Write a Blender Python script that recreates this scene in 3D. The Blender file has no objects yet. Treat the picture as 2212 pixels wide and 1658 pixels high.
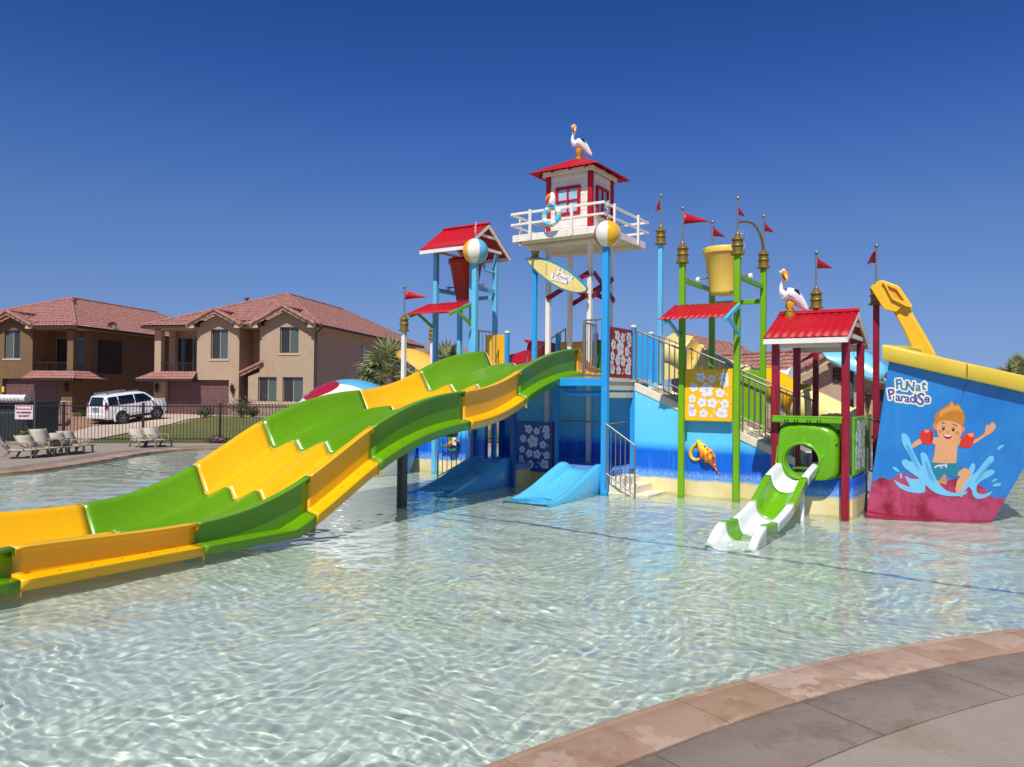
import bpy, bmesh, math, random
import numpy as np
from mathutils import Vector, Matrix
from mathutils.geometry import tessellate_polygon
from mathutils.bvhtree import BVHTree
random.seed(7)
S = bpy.context.scene
COL = S.collection
PI = math.pi
R = math.radians
# ------------------------------------------------------------------ camera
CAM_H = 1.75; FPX = 1680.0
CM = Matrix.Translation((0, 0, CAM_H)) @ Matrix.Rotation(PI/2 + .0125, 4, 'X') @ Matrix.Rotation(.009, 4, 'Z')
cd = bpy.data.cameras.new("camera"); cam = bpy.data.objects.new("camera", cd); COL.objects.link(cam)
cd.sensor_width = 36; cd.lens = 36*FPX/2212; cd.clip_end = 20000; cd.clip_start = .05
cam.matrix_world = CM
S.camera = cam
CR = CM.to_3x3(); CO = Vector((0, 0, CAM_H))
# local frame of the play structure: a runs right and towards us, b runs right and away
TH = R(33)
AX = Vector((math.cos(TH), -math.sin(TH), 0)); BX = Vector((math.sin(TH), math.cos(TH), 0))
ORG = Vector((2.968, 13.59, 0))
FR = Matrix.Translation(ORG) @ Matrix.Rotation(-TH, 4, 'Z')
def wl(a, b, z=0.0): return ORG + AX*a + BX*b + Vector((0, 0, z))
def ray(u, v): return CR @ Vector(((u-1106)/FPX, (829-v)/FPX, -1))
def W(u, v, z=0.0):                      # where the sight line through a photo point meets height z
    d = ray(u, v); return CO + d*((z-CAM_H)/d.z)
def atY(u, v, Y):
    d = ray(u, v); return CO + d*(Y/d.y)
def loc(p): q = p-ORG; return Vector((q.dot(AX), q.dot(BX), p.z))
def onb(u, v, b):
    d = ray(u, v); t = (b-(CO-ORG).dot(BX))/d.dot(BX); return loc(CO+d*t)
def ona(u, v, a):
    d = ray(u, v); t = (a-(CO-ORG).dot(AX))/d.dot(AX); return loc(CO+d*t)
# ------------------------------------------------------------------ light
SUN = Vector((-.203*math.cos(R(53)), -.979*math.cos(R(53)), math.sin(R(53)))).normalized()
w = bpy.data.worlds.new("World"); S.world = w; w.use_nodes = True
nt = w.node_tree; bg = nt.nodes['Background']
sky = nt.nodes.new('ShaderNodeTexSky'); sky.sky_type = 'NISHITA'; sky.sun_disc = False
sky.sun_elevation = R(53); sky.sun_rotation = R(180+11.7)
sky.air_density = 1.0; sky.dust_density = .05; sky.ozone_density = 1.6; sky.altitude = 900
tc = nt.nodes.new('ShaderNodeTexCoord'); sx = nt.nodes.new('ShaderNodeSeparateXYZ'); nt.links.new(tc.outputs['Generated'], sx.inputs[0])
SKYGRADE = [(0.0122, (0.2324, 0.3662, 0.8321, 1)), (0.0506, (0.2916, 0.385, 0.7186, 1)), (0.1115, (0.3745, 0.4633, 0.7323, 1)), (0.2079, (0.4048, 0.5312, 0.8268, 1)), (0.2957, (0.2894, 0.4964, 0.9071, 1)), (0.3762, (0.197, 0.4175, 0.8818, 1)), (0.4446, (0.1569, 0.3756, 0.8256, 1)), (0.62, (0.34, 0.5, 0.74, 1))]   # deep desert blue: the clear-air tint of the sky by height
cr = nt.nodes.new('ShaderNodeValToRGB'); cr.color_ramp.interpolation = 'LINEAR'
while len(cr.color_ramp.elements) < len(SKYGRADE): cr.color_ramp.elements.new(.5)
for e_, (p_, c_) in zip(cr.color_ramp.elements, SKYGRADE): e_.position = p_; e_.color = c_
nt.links.new(sx.outputs[2], cr.inputs[0])
mx = nt.nodes.new('ShaderNodeMix'); mx.data_type = 'RGBA'; mx.blend_type = 'MULTIPLY'; mx.inputs[0].default_value = 1
nt.links.new(sky.outputs[0], mx.inputs[6]); nt.links.new(cr.outputs[0], mx.inputs[7]); nt.links.new(mx.outputs[2], bg.inputs[0])
bg.inputs[1].default_value = .085*1.15
sl = bpy.data.lights.new("sun", 'SUN'); sl.energy = 4.3; sl.angle = R(.5); sl.color = (1, .95, .87)
so = bpy.data.objects.new("sun", sl); COL.objects.link(so); so.rotation_euler = SUN.to_track_quat('Z', 'Y').to_euler()
so.location = (0, 0, 30)
sl.cycles.is_caustics_light = True
S.view_settings.view_transform = 'Standard'; S.view_settings.look = 'None'; S.view_settings.gamma = 1; S.view_settings.exposure = 0.14
S.cycles.max_bounces = 10; S.cycles.transparent_max_bounces = 16
S.cycles.use_denoising = True
S.cycles.sample_clamp_indirect = 4
# ------------------------------------------------------------------ materials
def lin(c):
    c = c/255.0
    return c/12.92 if c <= .04045 else ((c+.055)/1.055)**2.4
def rgb(r, g, b): return (lin(r), lin(g), lin(b), 1)
def nmat(n):
    m = bpy.data.materials.new(n); m.use_nodes = True; t = m.node_tree
    return m, t, t.nodes['Principled BSDF']
def nd(t, typ, **k):
    n = t.nodes.new(typ)
    for a, b in k.items():
        if a in n.inputs.keys(): n.inputs[a].default_value = b
        else: setattr(n, a, b)
    return n
def mixc(t, fac, c1, c2):
    n = t.nodes.new('ShaderNodeMix'); n.data_type = 'RGBA'
    for i, x in ((0, fac), (6, c1), (7, c2)):
        if hasattr(x, 'links'): t.links.new(x, n.inputs[i])
        else: n.inputs[i].default_value = x
    return n.outputs[2]
def mth(t, op, a, b=0.0, clamp=False):
    n = t.nodes.new('ShaderNodeMath'); n.operation = op; n.use_clamp = clamp
    for i, x in ((0, a), (1, b)):
        if hasattr(x, 'links'): t.links.new(x, n.inputs[i])
        else: n.inputs[i].default_value = x
    return n.outputs[0]
def pos(t, scale=(1, 1, 1)):
    g = t.nodes.new('ShaderNodeNewGeometry'); mp = t.nodes.new('ShaderNodeMapping'); mp.inputs['Scale'].default_value = scale
    t.links.new(g.outputs['Position'], mp.inputs['Vector']); return mp.outputs[0]
def noise(t, scale, vec=None, detail=4, rough=.55):
    n = t.nodes.new('ShaderNodeTexNoise'); n.inputs['Scale'].default_value = scale; n.inputs['Detail'].default_value = detail; n.inputs['Roughness'].default_value = rough
    t.links.new(vec if vec is not None else pos(t), n.inputs['Vector']); return n.outputs['Fac']
def ramp(t, fac, stops, interp='LINEAR'):
    n = t.nodes.new('ShaderNodeValToRGB'); cr = n.color_ramp; cr.interpolation = interp
    while len(cr.elements) < len(stops): cr.elements.new(.5)
    for e, (p, c) in zip(cr.elements, stops): e.position = p; e.color = c
    t.links.new(fac, n.inputs[0]); return n.outputs[0]
def bumpn(t, b, h, strength=.3, dist=.01):
    n = t.nodes.new('ShaderNodeBump'); n.inputs['Strength'].default_value = strength; n.inputs['Distance'].default_value = dist
    t.links.new(h, n.inputs['Height']); t.links.new(n.outputs[0], b.inputs['Normal'])
def dk(c, f): return (c[0]*f, c[1]*f, c[2]*f, 1)
MATS = {}
def M(name, col=None, rough=.45, metal=0.0, var=.12, scale=3.0, wear=.0, wearcol=None, bump=0.0, bscale=60, streak=0.0, coat=0.0, streakcol=None):
    """painted / moulded surface: base colour with broad fading, fine mottling, optional worn patches and rain streaks"""
    if name in MATS: return MATS[name]
    m, t, b = nmat(name)
    n1 = noise(t, scale, detail=5)
    c = mixc(t, ramp(t, n1, [(.3, (0, 0, 0, 1)), (.7, (1, 1, 1, 1))]), dk(col, 1-var), dk(col, 1+var*.6))
    if streak:
        n2 = noise(t, 1.0, pos(t, (14, 14, .7)), detail=5, rough=.6)
        c = mixc(t, mth(t, 'MULTIPLY', ramp(t, n2, [(.45, (0, 0, 0, 1)), (.72, (1, 1, 1, 1))]), streak), c, streakcol or wearcol or dk(col, .55))
    if wear:
        n3 = noise(t, 9.0, detail=8, rough=.7)
        c = mixc(t, mth(t, 'MULTIPLY', ramp(t, n3, [(.54, (0, 0, 0, 1)), (.66, (1, 1, 1, 1))]), wear), c, wearcol or dk(col, .6))
    t.links.new(c, b.inputs['Base Color'])
    n4 = noise(t, 12.0, detail=3)
    rr = t.nodes.new('ShaderNodeMapRange'); rr.inputs['To Min'].default_value = max(.05, rough-.1); rr.inputs['To Max'].default_value = min(1, rough+.12)
    t.links.new(n4, rr.inputs[0]); t.links.new(rr.outputs[0], b.inputs['Roughness'])
    b.inputs['Metallic'].default_value = metal; b.inputs['Coat Weight'].default_value = coat; b.inputs['Coat Roughness'].default_value = .15
    if bump: bumpn(t, b, noise(t, bscale, detail=6), bump, .01)
    MATS[name] = m; return m
# ------------------------------------------------------------------ mesh building
OFF = {}
class MB:
    def __init__(s, T=None): s.v = []; s.f = []; s.mi = []; s.m = 0; s.T = T; s.ch = []
    def add(s, vs, fs):
        o = len(s.v); s.ch.append((o, len(s.f)))
        for p in vs:
            p = Vector(p); s.v.append(s.T @ p if s.T else p)
        for f in fs: s.f.append(tuple(i+o for i in f)); s.mi.append(s.m)
        return s
    def box(s, c, d, rot=None):
        x, y, z = d[0]/2, d[1]/2, d[2]/2; c = Vector(c)
        vs = [Vector((i, j, k)) for k in (-z, z) for j in (-y, y) for i in (-x, x)]
        if rot is not None: vs = [rot @ q for q in vs]
        return s.add([q+c for q in vs], [(0, 2, 3, 1), (4, 5, 7, 6), (0, 1, 5, 4), (2, 6, 7, 3), (0, 4, 6, 2), (1, 3, 7, 5)])
    def span(s, p, q): return s.box([(p[i]+q[i])/2 for i in range(3)], [abs(q[i]-p[i]) for i in range(3)])
    def bar(s, p, q, w, h=None, up=(0, 0, 1)):
        p, q = Vector(p), Vector(q); h = h or w; y = (q-p).normalized(); x = y.cross(Vector(up))
        if x.length < 1e-4: x = y.cross(Vector((1, 0, 0)))
        x.normalize(); z = x.cross(y)
        return s.box((p+q)/2, (w, (q-p).length, h), Matrix((x, y, z)).transposed())
    def loft(s, pts, rad, n=10, cap=True, up=(0, 0, 1)):
        pts = [Vector(p) for p in pts]; N = len(pts)
        if not hasattr(rad, '__len__'): rad = [rad]*N
        vs = []; px = None
        for i, p in enumerate(pts):
            d = (pts[min(i+1, N-1)]-pts[max(i-1, 0)]).normalized()
            if px is None:
                px = d.cross(Vector(up))
                if px.length < 1e-3: px = d.cross(Vector((1, 0, 0)))
            px = (px - d*px.dot(d)).normalized(); py = px.cross(d)
            r = rad[i]; rx, ry = r if hasattr(r, '__len__') else (r, r)
            vs += [p + px*(rx*math.cos(2*PI*k/n)) + py*(ry*math.sin(2*PI*k/n)) for k in range(n)]
        fs = [(i*n+k, i*n+(k+1) % n, (i+1)*n+(k+1) % n, (i+1)*n+k) for i in range(N-1) for k in range(n)]
        if cap: fs += [tuple(range(n))[::-1], tuple((N-1)*n+k for k in range(n))]
        return s.add(vs, fs)
    tube = loft
    def each(s, name, *a, **k):
        """one object for every shape added"""
        return [c.build(name, *a, **k) for c in s.chunks()]
    def chunks(s):
        out = []
        for i, (v0, f0) in enumerate(s.ch):
            v1, f1 = s.ch[i+1] if i+1 < len(s.ch) else (len(s.v), len(s.f))
            c = MB(); c.v = s.v[v0:v1]; c.f = [tuple(q-v0 for q in f) for f in s.f[f0:f1]]; c.mi = s.mi[f0:f1]; out.append(c)
        return out
    def lathe(s, prof, c=(0, 0, 0), n=20, rot=None):
        c = Vector(c); vs = []
        for r, z in prof:
            for k in range(n):
                q = Vector((r*math.cos(2*PI*k/n), r*math.sin(2*PI*k/n), z)); vs.append((rot @ q if rot is not None else q)+c)
        N = len(prof)
        fs = [(i*n+k, i*n+(k+1) % n, (i+1)*n+(k+1) % n, (i+1)*n+k) for i in range(N-1) for k in range(n)]
        fs += [tuple(range(n))[::-1], tuple((N-1)*n+k for k in range(n))]
        return s.add(vs, fs)
    def ball(s, c, r, n=20, m=12, rot=None):
        if not hasattr(r, '__len__'): r = (r, r, r)
        c = Vector(c); vs = []
        for i in range(m+1):
            t = PI*i/m
            for k in range(n):
                q = Vector((r[0]*math.sin(t)*math.cos(2*PI*k/n), r[1]*math.sin(t)*math.sin(2*PI*k/n), -r[2]*math.cos(t)))
                vs.append((rot @ q if rot is not None else q)+c)
        return s.add(vs, [(i*n+k, i*n+(k+1) % n, (i+1)*n+(k+1) % n, (i+1)*n+k) for i in range(m) for k in range(n)])
    def poly(s, pts): return s.add(pts, [tuple(range(len(pts)))])
    def prism(s, bot, top):
        n = len(bot); tri = tessellate_polygon([[Vector(p) for p in bot]])
        fs = [tuple(t) for t in tri]+[tuple(i+n for i in reversed(t)) for t in tri]+[(i, (i+1) % n, n+(i+1) % n, n+i) for i in range(n)]
        return s.add(list(bot)+list(top), fs)
    def sheet(s, rows):
        n = len(rows[0]); N = len(rows)
        return s.add([p for r in rows for p in r], [(i*n+k, i*n+k+1, (i+1)*n+k+1, (i+1)*n+k) for i in range(N-1) for k in range(n-1)])
    def build(s, name, mats, parent=None, smooth=None, bevel=0, solid=0, label=None, cat=None, group=None, kind=None, sub=0, local=False, base=None, caust=False, fixn=True):
        if not isinstance(mats, (list, tuple)): mats = [mats]
        if local: off = Vector((0, 0, 0)); o_loc = base or Vector((0, 0, 0)); 
        elif parent is not None: off = OFF[parent.name]; o_loc = Vector((0, 0, 0))
        else:
            if base is None:
                xs = [p.x for p in s.v]; ys = [p.y for p in s.v]; zs = [p.z for p in s.v]
                base = Vector(((min(xs)+max(xs))/2, (min(ys)+max(ys))/2, min(zs)))
            off = Vector(base); o_loc = off
        me = bpy.data.meshes.new(name); me.from_pydata([p-off for p in s.v], [], s.f); me.validate()
        for m in mats: me.materials.append(m)
        if len(me.polygons) == len(s.mi): me.polygons.foreach_set('material_index', s.mi)
        if fixn:
            bm = bmesh.new(); bm.from_mesh(me); bmesh.ops.remove_doubles(bm, verts=bm.verts, dist=1e-5); bmesh.ops.recalc_face_normals(bm, faces=bm.faces); bm.to_mesh(me); bm.free()
        if smooth is not None:
            me.polygons.foreach_set('use_smooth', [True]*len(me.polygons))
            if smooth < 180: me.set_sharp_from_angle(angle=R(smooth))
        o = bpy.data.objects.new(name, me); COL.objects.link(o); o.location = o_loc
        if parent is not None: o.parent = parent
        OFF[o.name] = off
        if solid:
            md = o.modifiers.new('solid', 'SOLIDIFY'); md.thickness = solid; md.offset = 0
        if bevel:
            md = o.modifiers.new('bevel', 'BEVEL'); md.width = bevel; md.segments = 2; md.limit_method = 'ANGLE'; md.angle_limit = R(40); md.harden_normals = False
        if sub:
            md = o.modifiers.new('sub', 'SUBSURF'); md.levels = md.render_levels = sub
        tag(o, label, cat, group, kind)
        if caust: o.cycles.is_caustics_receiver = True
        return o
def tag(o, label=None, cat=None, group=None, kind=None):
    if label: o['label'] = label
    if cat: o['category'] = cat
    if group: o['group'] = group
    if kind: o['kind'] = kind
    return o
def thing(name, label, cat, base, group=None, rz=0.0):
    o = bpy.data.objects.new(name, None); COL.objects.link(o); o.location = base; o.rotation_euler.z = rz; o.empty_display_size = .2
    OFF[o.name] = Vector(base); return tag(o, label, cat, group)
def copy_tree(o, parent=None):
    c = o.copy(); COL.objects.link(c); OFF[c.name] = OFF.get(o.name, Vector())
    if parent is not None: c.parent = parent
    for ch in [x for x in bpy.data.objects if x.parent == o]: copy_tree(ch, c)
    return c
def smoothpoly(pts, n=6, closed=True):
    N = len(pts); out = []
    for i in range(N if closed else N-1):
        if closed: p = [pts[(i+k-1) % N] for k in range(4)]
        else: p = [pts[max(0, min(N-1, i+k-1))] for k in range(4)]
        for j in range(n):
            t = j/n; out.append(tuple(.5*((2*p[1][c]) + (-p[0][c]+p[2][c])*t + (2*p[0][c]-5*p[1][c]+4*p[2][c]-p[3][c])*t*t + (-p[0][c]+3*p[1][c]-3*p[2][c]+p[3][c])*t**3) for c in range(len(pts[0]))))
    if not closed: out.append(tuple(pts[-1]))
    return out
def tris2d(poly, maxe=None):
    tri = tessellate_polygon([[Vector((p[0], p[1], 0)) for p in poly]])
    T = [[Vector((poly[i][0], poly[i][1])) for i in t] for t in tri]
    if not maxe: return T
    out = []; st = T
    while st:
        t = st.pop(); e = [(t[(i+1) % 3]-t[i]).length for i in range(3)]; k = max(range(3), key=lambda i: e[i])
        if e[k] <= maxe: out.append(t); continue
        m = (t[k]+t[(k+1) % 3])/2
        st += [[t[k], m, t[(k+2) % 3]], [m, t[(k+1) % 3], t[(k+2) % 3]]]
    return out
# ------------------------------------------------------------------ palette
YEL = M('yellow_gelcoat', rgb(242, 182, 0), .32, var=.07, scale=1.2, wear=.15, wearcol=rgb(228, 172, 40), coat=.12, streak=.1, streakcol=rgb(206, 142, 10))
YEP = M('yellow_faded_gelcoat', rgb(236, 180, 70), .4, var=.1, scale=1.5, wear=.3, wearcol=rgb(240, 205, 130))
GRN = M('green_gelcoat', rgb(98, 154, 0), .3, var=.08, scale=1.2, wear=.28, wearcol=rgb(116, 160, 36), coat=.1, streak=.2)
GPO = M('lime_painted_steel', rgb(118, 178, 2), .4, var=.1, scale=2, wear=.15, wearcol=rgb(95, 150, 20))
LIM = M('lime_moulded_plastic', rgb(104, 172, 2), .28, var=.08, scale=2, wear=.3, wearcol=rgb(150, 205, 80), coat=.3)
BPO = M('blue_painted_steel', rgb(42, 160, 232), .4, var=.1, scale=2, wear=.12, wearcol=rgb(80, 175, 230))
BLP = M('pale_blue_painted_steel', rgb(104, 190, 232), .4, var=.1, scale=2, wear=.15, wearcol=rgb(140, 205, 235))
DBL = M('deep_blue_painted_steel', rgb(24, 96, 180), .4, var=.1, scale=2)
BSL = M('blue_slide_plastic', rgb(92, 194, 240), .25, var=.06, scale=2, coat=.3)
RED = M('red_corrugated_metal', rgb(184, 4, 22), .5, var=.12, scale=3, wear=.15, wearcol=rgb(210, 60, 90))
RPO = M('crimson_weathered_paint', rgb(138, 8, 32), .4, var=.25, scale=4, streak=.5, wearcol=rgb(186, 44, 84), wear=.25)
RBK = M('crimson_bucket_plastic', rgb(165, 10, 22), .35, var=.15, scale=2)
RFL = M('red_flag_sheet', rgb(190, 10, 32), .5, var=.12, scale=6)
WHT = M('white_painted_timber', rgb(240, 232, 222), .5, var=.07, scale=5, wear=.2, wearcol=rgb(205, 192, 178))
WPL = M('white_gelcoat', rgb(240, 242, 242), .25, var=.04, scale=2, wear=.15, wearcol=rgb(215, 220, 222), coat=.3)
CRM = M('cream_gelcoat', rgb(248, 226, 150), .35, var=.06, scale=1.5, wear=.15, wearcol=rgb(230, 205, 150))
CRC = M('cream_concrete', rgb(232, 222, 196), .7, var=.1, scale=4, wear=.3, wearcol=rgb(190, 176, 150), bump=.2)
BRA = M('bronze_painted_bell', rgb(158, 132, 62), .38, metal=.55, var=.2, scale=9, wear=.35, wearcol=rgb(110, 92, 50))
STL = M('brushed_stainless_steel', rgb(150, 146, 142), .42, metal=.6, var=.1, scale=12)
GST = M('galvanised_grey_steel', rgb(96, 96, 92), .5, metal=.3, var=.2, scale=5, streak=.3)
BRN = M('brown_fence_paint', rgb(48, 30, 26), .5, var=.1)
MULL = M('cyan_wall_paint', rgb(112, 214, 252), .5, var=.04, scale=1)
BLK = M('black_paint', rgb(18, 18, 22), .4, var=.1)
ORA = M('orange_paint', rgb(226, 128, 20), .35, var=.1, scale=6)
CYP = M('cyan_gloss_paint', rgb(92, 196, 226), .35, var=.06)
# ================================================================== SETTING
def gz(y):                               # the land dips beyond the fence and rises again to the houses
    ks = [(-1e5, .03), (26.5, .03), (31, -.06), (44.5, -.33), (46, -.29), (48, -.05), (53, .06), (60, .1), (1e5, .1)]
    for (y0, z0), (y1, z1) in zip(ks, ks[1:]):
        if y <= y1: return z0+(z1-z0)*(y-y0)/(y1-y0)
def G(u, v):                             # where the sight line meets the land
    z = 0.0
    for _ in range(12): p = W(u, v, z); z = gz(p.y)
    return p
CC = Vector((7.13, -4.75)); CRAD = 11.02          # the near pool edge is an arc of this circle
def arc(r, a0, a1, n): return [(CC.x+r*math.cos(R(a0+(a1-a0)*i/n)), CC.y+r*math.sin(R(a0+(a1-a0)*i/n))) for i in range(n+1)]
FARL = smoothpoly([(-17, 6), (-14.2, 11), (-11.4, 14.2), (-10.2, 15.9), (-9.92, 17.3), (-9.9, 19), (-9.95, 20.8), (-9.7, 22.1), (-8.9, 23.1), (-7.4, 23.6), (-4, 23.9), (2, 24.1), (9, 24.1)], 6, closed=False)
POOL = [(x, y) for x, y in arc(CRAD, -20, 185, 110)] + [(-14, -5)] + FARL + [(17, 24), (24, 19), (26, 8), (22, -4), (18.5, -8.5)]
def inpoly(x, y, P):
    c = False; j = len(P)-1
    for i in range(len(P)):
        if (P[i][1] > y) != (P[j][1] > y) and x < (P[j][0]-P[i][0])*(y-P[i][1])/(P[j][1]-P[i][1])+P[i][0]: c = not c
        j = i
    return c
# ---- materials of the setting
def mat_floor():
    m, t, b = nmat('pool_plaster')
    c = mixc(t, ramp(t, noise(t, .9, detail=6), [(.3, (0, 0, 0, 1)), (.7, (1, 1, 1, 1))]), (.56, .60, .54, 1), (.66, .69, .63, 1))
    c = mixc(t, mth(t, 'MULTIPLY', ramp(t, noise(t, 6, detail=8, rough=.7), [(.5, (0, 0, 0, 1)), (.7, (1, 1, 1, 1))]), .3), c, (.48, .52, .46, 1))
    t.links.new(c, b.inputs['Base Color']); b.inputs['Roughness'].default_value = .8
    return m
def mat_conc(name, c1, c2, stain, sc=2.0, pale=None, grit=.0):
    m, t, b = nmat(name)
    n = noise(t, sc, detail=8, rough=.65)
    c = mixc(t, ramp(t, n, [(.32, (0, 0, 0, 1)), (.68, (1, 1, 1, 1))]), c1, c2)
    n2 = noise(t, 1.6, detail=9, rough=.72)
    c = mixc(t, mth(t, 'MULTIPLY', ramp(t, n2, [(.50, (0, 0, 0, 1)), (.62, (1, 1, 1, 1))]), .7), c, stain)
    n3 = noise(t, 90, detail=4); c = mixc(t, mth(t, 'MULTIPLY', n3, .22), c, dk(c1, .6))
    if pale:
        n4 = noise(t, 2.3, pos(t, (1, 1, 1)), detail=7, rough=.6); c = mixc(t, mth(t, 'MULTIPLY', ramp(t, n4, [(.55, (0, 0, 0, 1)), (.575, (1, 1, 1, 1))]), .75), c, pale)
    if grit:
        n5 = noise(t, 160, detail=3, rough=.8); c = mixc(t, mth(t, 'MULTIPLY', ramp(t, n5, [(.56, (0, 0, 0, 1)), (.62, (1, 1, 1, 1))]), grit), c, dk(c1, .45)); c = mixc(t, mth(t, 'MULTIPLY', ramp(t, noise(t, 210, detail=2), [(.60, (0, 0, 0, 1)), (.66, (1, 1, 1, 1))]), grit*.7), c, dk(c2, 1.3))
        n6 = noise(t, 17, detail=6, rough=.7); c = mixc(t, mth(t, 'MULTIPLY', ramp(t, n6, [(.58, (0, 0, 0, 1)), (.66, (1, 1, 1, 1))]), grit*.8), c, stain)
    t.links.new(c, b.inputs['Base Color']); b.inputs['Roughness'].default_value = .85
    bumpn(t, b, noise(t, 120, detail=5), .25, .006)
    return m
def mat_grass():
    m, t, b = nmat('lawn_turf')
    c = mixc(t, ramp(t, noise(t, .35, detail=6), [(.35, (0, 0, 0, 1)), (.65, (1, 1, 1, 1))]), (.13, .15, .03, 1), (.21, .19, .06, 1))
    c = mixc(t, mth(t, 'MULTIPLY', noise(t, 14, detail=6, rough=.7), .6), c, (.075, .10, .018, 1))
    t.links.new(c, b.inputs['Base Color']); b.inputs['Roughness'].default_value = .9
    bumpn(t, b, noise(t, 40, detail=5), .7, .05); return m
FLOORM = mat_floor()
CONC = mat_conc('light_broom_concrete', rgb(150, 138, 124), rgb(162, 149, 135), rgb(136, 121, 105), grit=.35)
BAND = mat_conc('grey_stamped_band', rgb(128, 114, 103), rgb(144, 130, 118), rgb(104, 89, 70), 2.5, grit=.5)
JNT = mat_conc('dark_joint', rgb(104, 94, 84), rgb(116, 105, 94), rgb(84, 74, 64))
COPS = [mat_conc('coping_stone_%s' % n, rgb(*a), rgb(*b_), rgb(*c_), 3, rgb(*d_), .4) for n, a, b_, c_, d_ in (('rose', (158, 126, 104), (172, 142, 120), (132, 96, 72), (180, 154, 136)), ('tan', (152, 124, 98), (166, 138, 112), (128, 96, 68), (172, 146, 122)), ('pink', (168, 140, 120), (180, 154, 136), (140, 106, 84), (188, 164, 147)))]
DRV = mat_conc('driveway_concrete', rgb(200, 178, 158), rgb(212, 192, 172), rgb(184, 160, 138))
GRAV = mat_conc('desert_gravel', rgb(150, 112, 92), rgb(176, 136, 112), rgb(122, 92, 78), 3)
LAND = mat_conc('dry_earth', rgb(150, 128, 104), rgb(166, 144, 118), rgb(128, 112, 84), .05)
# ---- pool shell
def sheetpoly(loops, z):
    tri = tessellate_polygon([[Vector((x, y, 0)) for x, y in l] for l in loops]); P = [p for l in loops for p in l]
    return [Vector((x, y, z)) for x, y in P], [tuple(t) for t in tri]
FZ = -.36
mb = MB(); mb.add(*sheetpoly([POOL], FZ))
mb.v = [Vector((p.x, p.y, FZ)) for p in mb.v]
n = len(POOL)
mb.add([Vector((x, y, z)) for z in (FZ, .03) for x, y in POOL], [(i, (i+1) % n, n+(i+1) % n, n+i) for i in range(n)])
mb.build('pool_floor', FLOORM, kind='structure', caust=True)
# blue tile line across the floor
mb = MB(); p, q = W(150, 994), W(2420, 1312); p += Vector((p.x, p.y, 0)).normalized()*.40; q += Vector((q.x, q.y, 0)).normalized()*.38; p.z = q.z = FZ+.004; d = (q-p).normalized(); s_ = Vector((-d.y, d.x, 0))*.035
k = 40; mb.sheet([[p.lerp(q, i/k)-s_, p.lerp(q, i/k)+s_] for i in range(k+1)])
mb.build('floor_tile_line', M('blue_tile', rgb(112, 138, 176), .5, var=.2, scale=20), kind='structure', caust=True)
# ---- ground
far = 9000
mb = MB(); mb.add(*sheetpoly([[(-far, -far), (far, -far), (far, 26.5), (-far, 26.5)], POOL], .03))
mb.build('pool_deck', CONC, kind='structure')
ys = [26.5, 28, 29.5, 31, 34, 38, 42, 44.5, 46, 48, 50, 53, 60, 100, 400, 2000, far]
xs = [-far, -400, -60, -30, 0, 30, 60, 400, far]
mb = MB(); mb.sheet([[Vector((x, y, gz(y)-(.0 if y < 27 else .03))) for x in xs] for y in ys]); mb.build('terrain', LAND, kind='structure')
def drape(name, pts, m, lift, kind='structure', thick=0):
    mb = MB()
    for t in tris2d(pts, 1.2): mb.add([Vector((p.x, p.y, gz(p.y)+lift)) for p in t], [(0, 1, 2)])
    return mb.build(name, m, kind=kind)
# coping stones on the near edge, then the grey band
mb = MB()
from mathutils import noise as mnoise
def ringseg(mb, r0, r1, a0, a1, z, n=14, nose=0.0, th=.06):
    rows = []
    for i in range(n+1):
        a = a0+(a1-a0)*i/n; c, s_ = math.cos(a), math.sin(a)
        P = lambda r, zz: Vector((CC.x+r*c, CC.y+r*s_, zz))
        row = [P(r0, z-th), P(r0+.004, z-.004), P(r0+.012, z)]
        row += [P(r1-.075, z), P(r1-.055, z-.006), P(r1-.045, z-.002), P(r1-.012, z-.004), P(r1, z-.022), P(r1-.004, z-.05)] if nose else [P(r1-.012, z), P(r1-.004, z-.004), P(r1, z-th)]
        q_ = (0 if 0 < i < n else .0025)
        row = [p+Vector((mnoise.noise(p*9)*.003, mnoise.noise(p*9+Vector((5, 0, 0)))*.003, mnoise.noise(p*5)*.0022-q_)) for p in row]
        rows.append(row)
    mb.sheet(rows)
    for r in (rows[0], rows[-1]): mb.poly(r)
a = R(150); k = 0; rr = random.Random(3)
while a > R(-15):
    L_ = rr.uniform(.55, .72)/CRAD; mb.m = rr.choice((0, 0, 1, 2)); ringseg(mb, 10.635, CRAD+.015, a-L_+.0005, a, .058+rr.uniform(-.0015, .0015), nose=1); a -= L_
mb.build('pool_coping', COPS, kind='structure', smooth=30)
mb = MB(); a = R(152)
while a > R(-15): L_ = 1.12/10.4; ringseg(mb, 10.135, 10.622, a-L_+.0011, a, .056, th=.05); a -= L_
mb.build('grey_band', BAND, kind='structure', smooth=30)
mb = MB(); mb.sheet([[Vector((CC.x+r*math.cos(R(q)), CC.y+r*math.sin(R(q)), .046)) for r in (10.10, 10.66)] for q in range(152, -16, -2)]); mb.build('band_joint', JNT, kind='structure')
a_ = arc(10.125, -15, 152, 120)
mb = MB(); mb.add(*sheetpoly([a_+[(-30, 0), (-30, -40), (40, -40), (40, -7)]], .054)); mb.build('near_deck', CONC, kind='structure')
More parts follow.
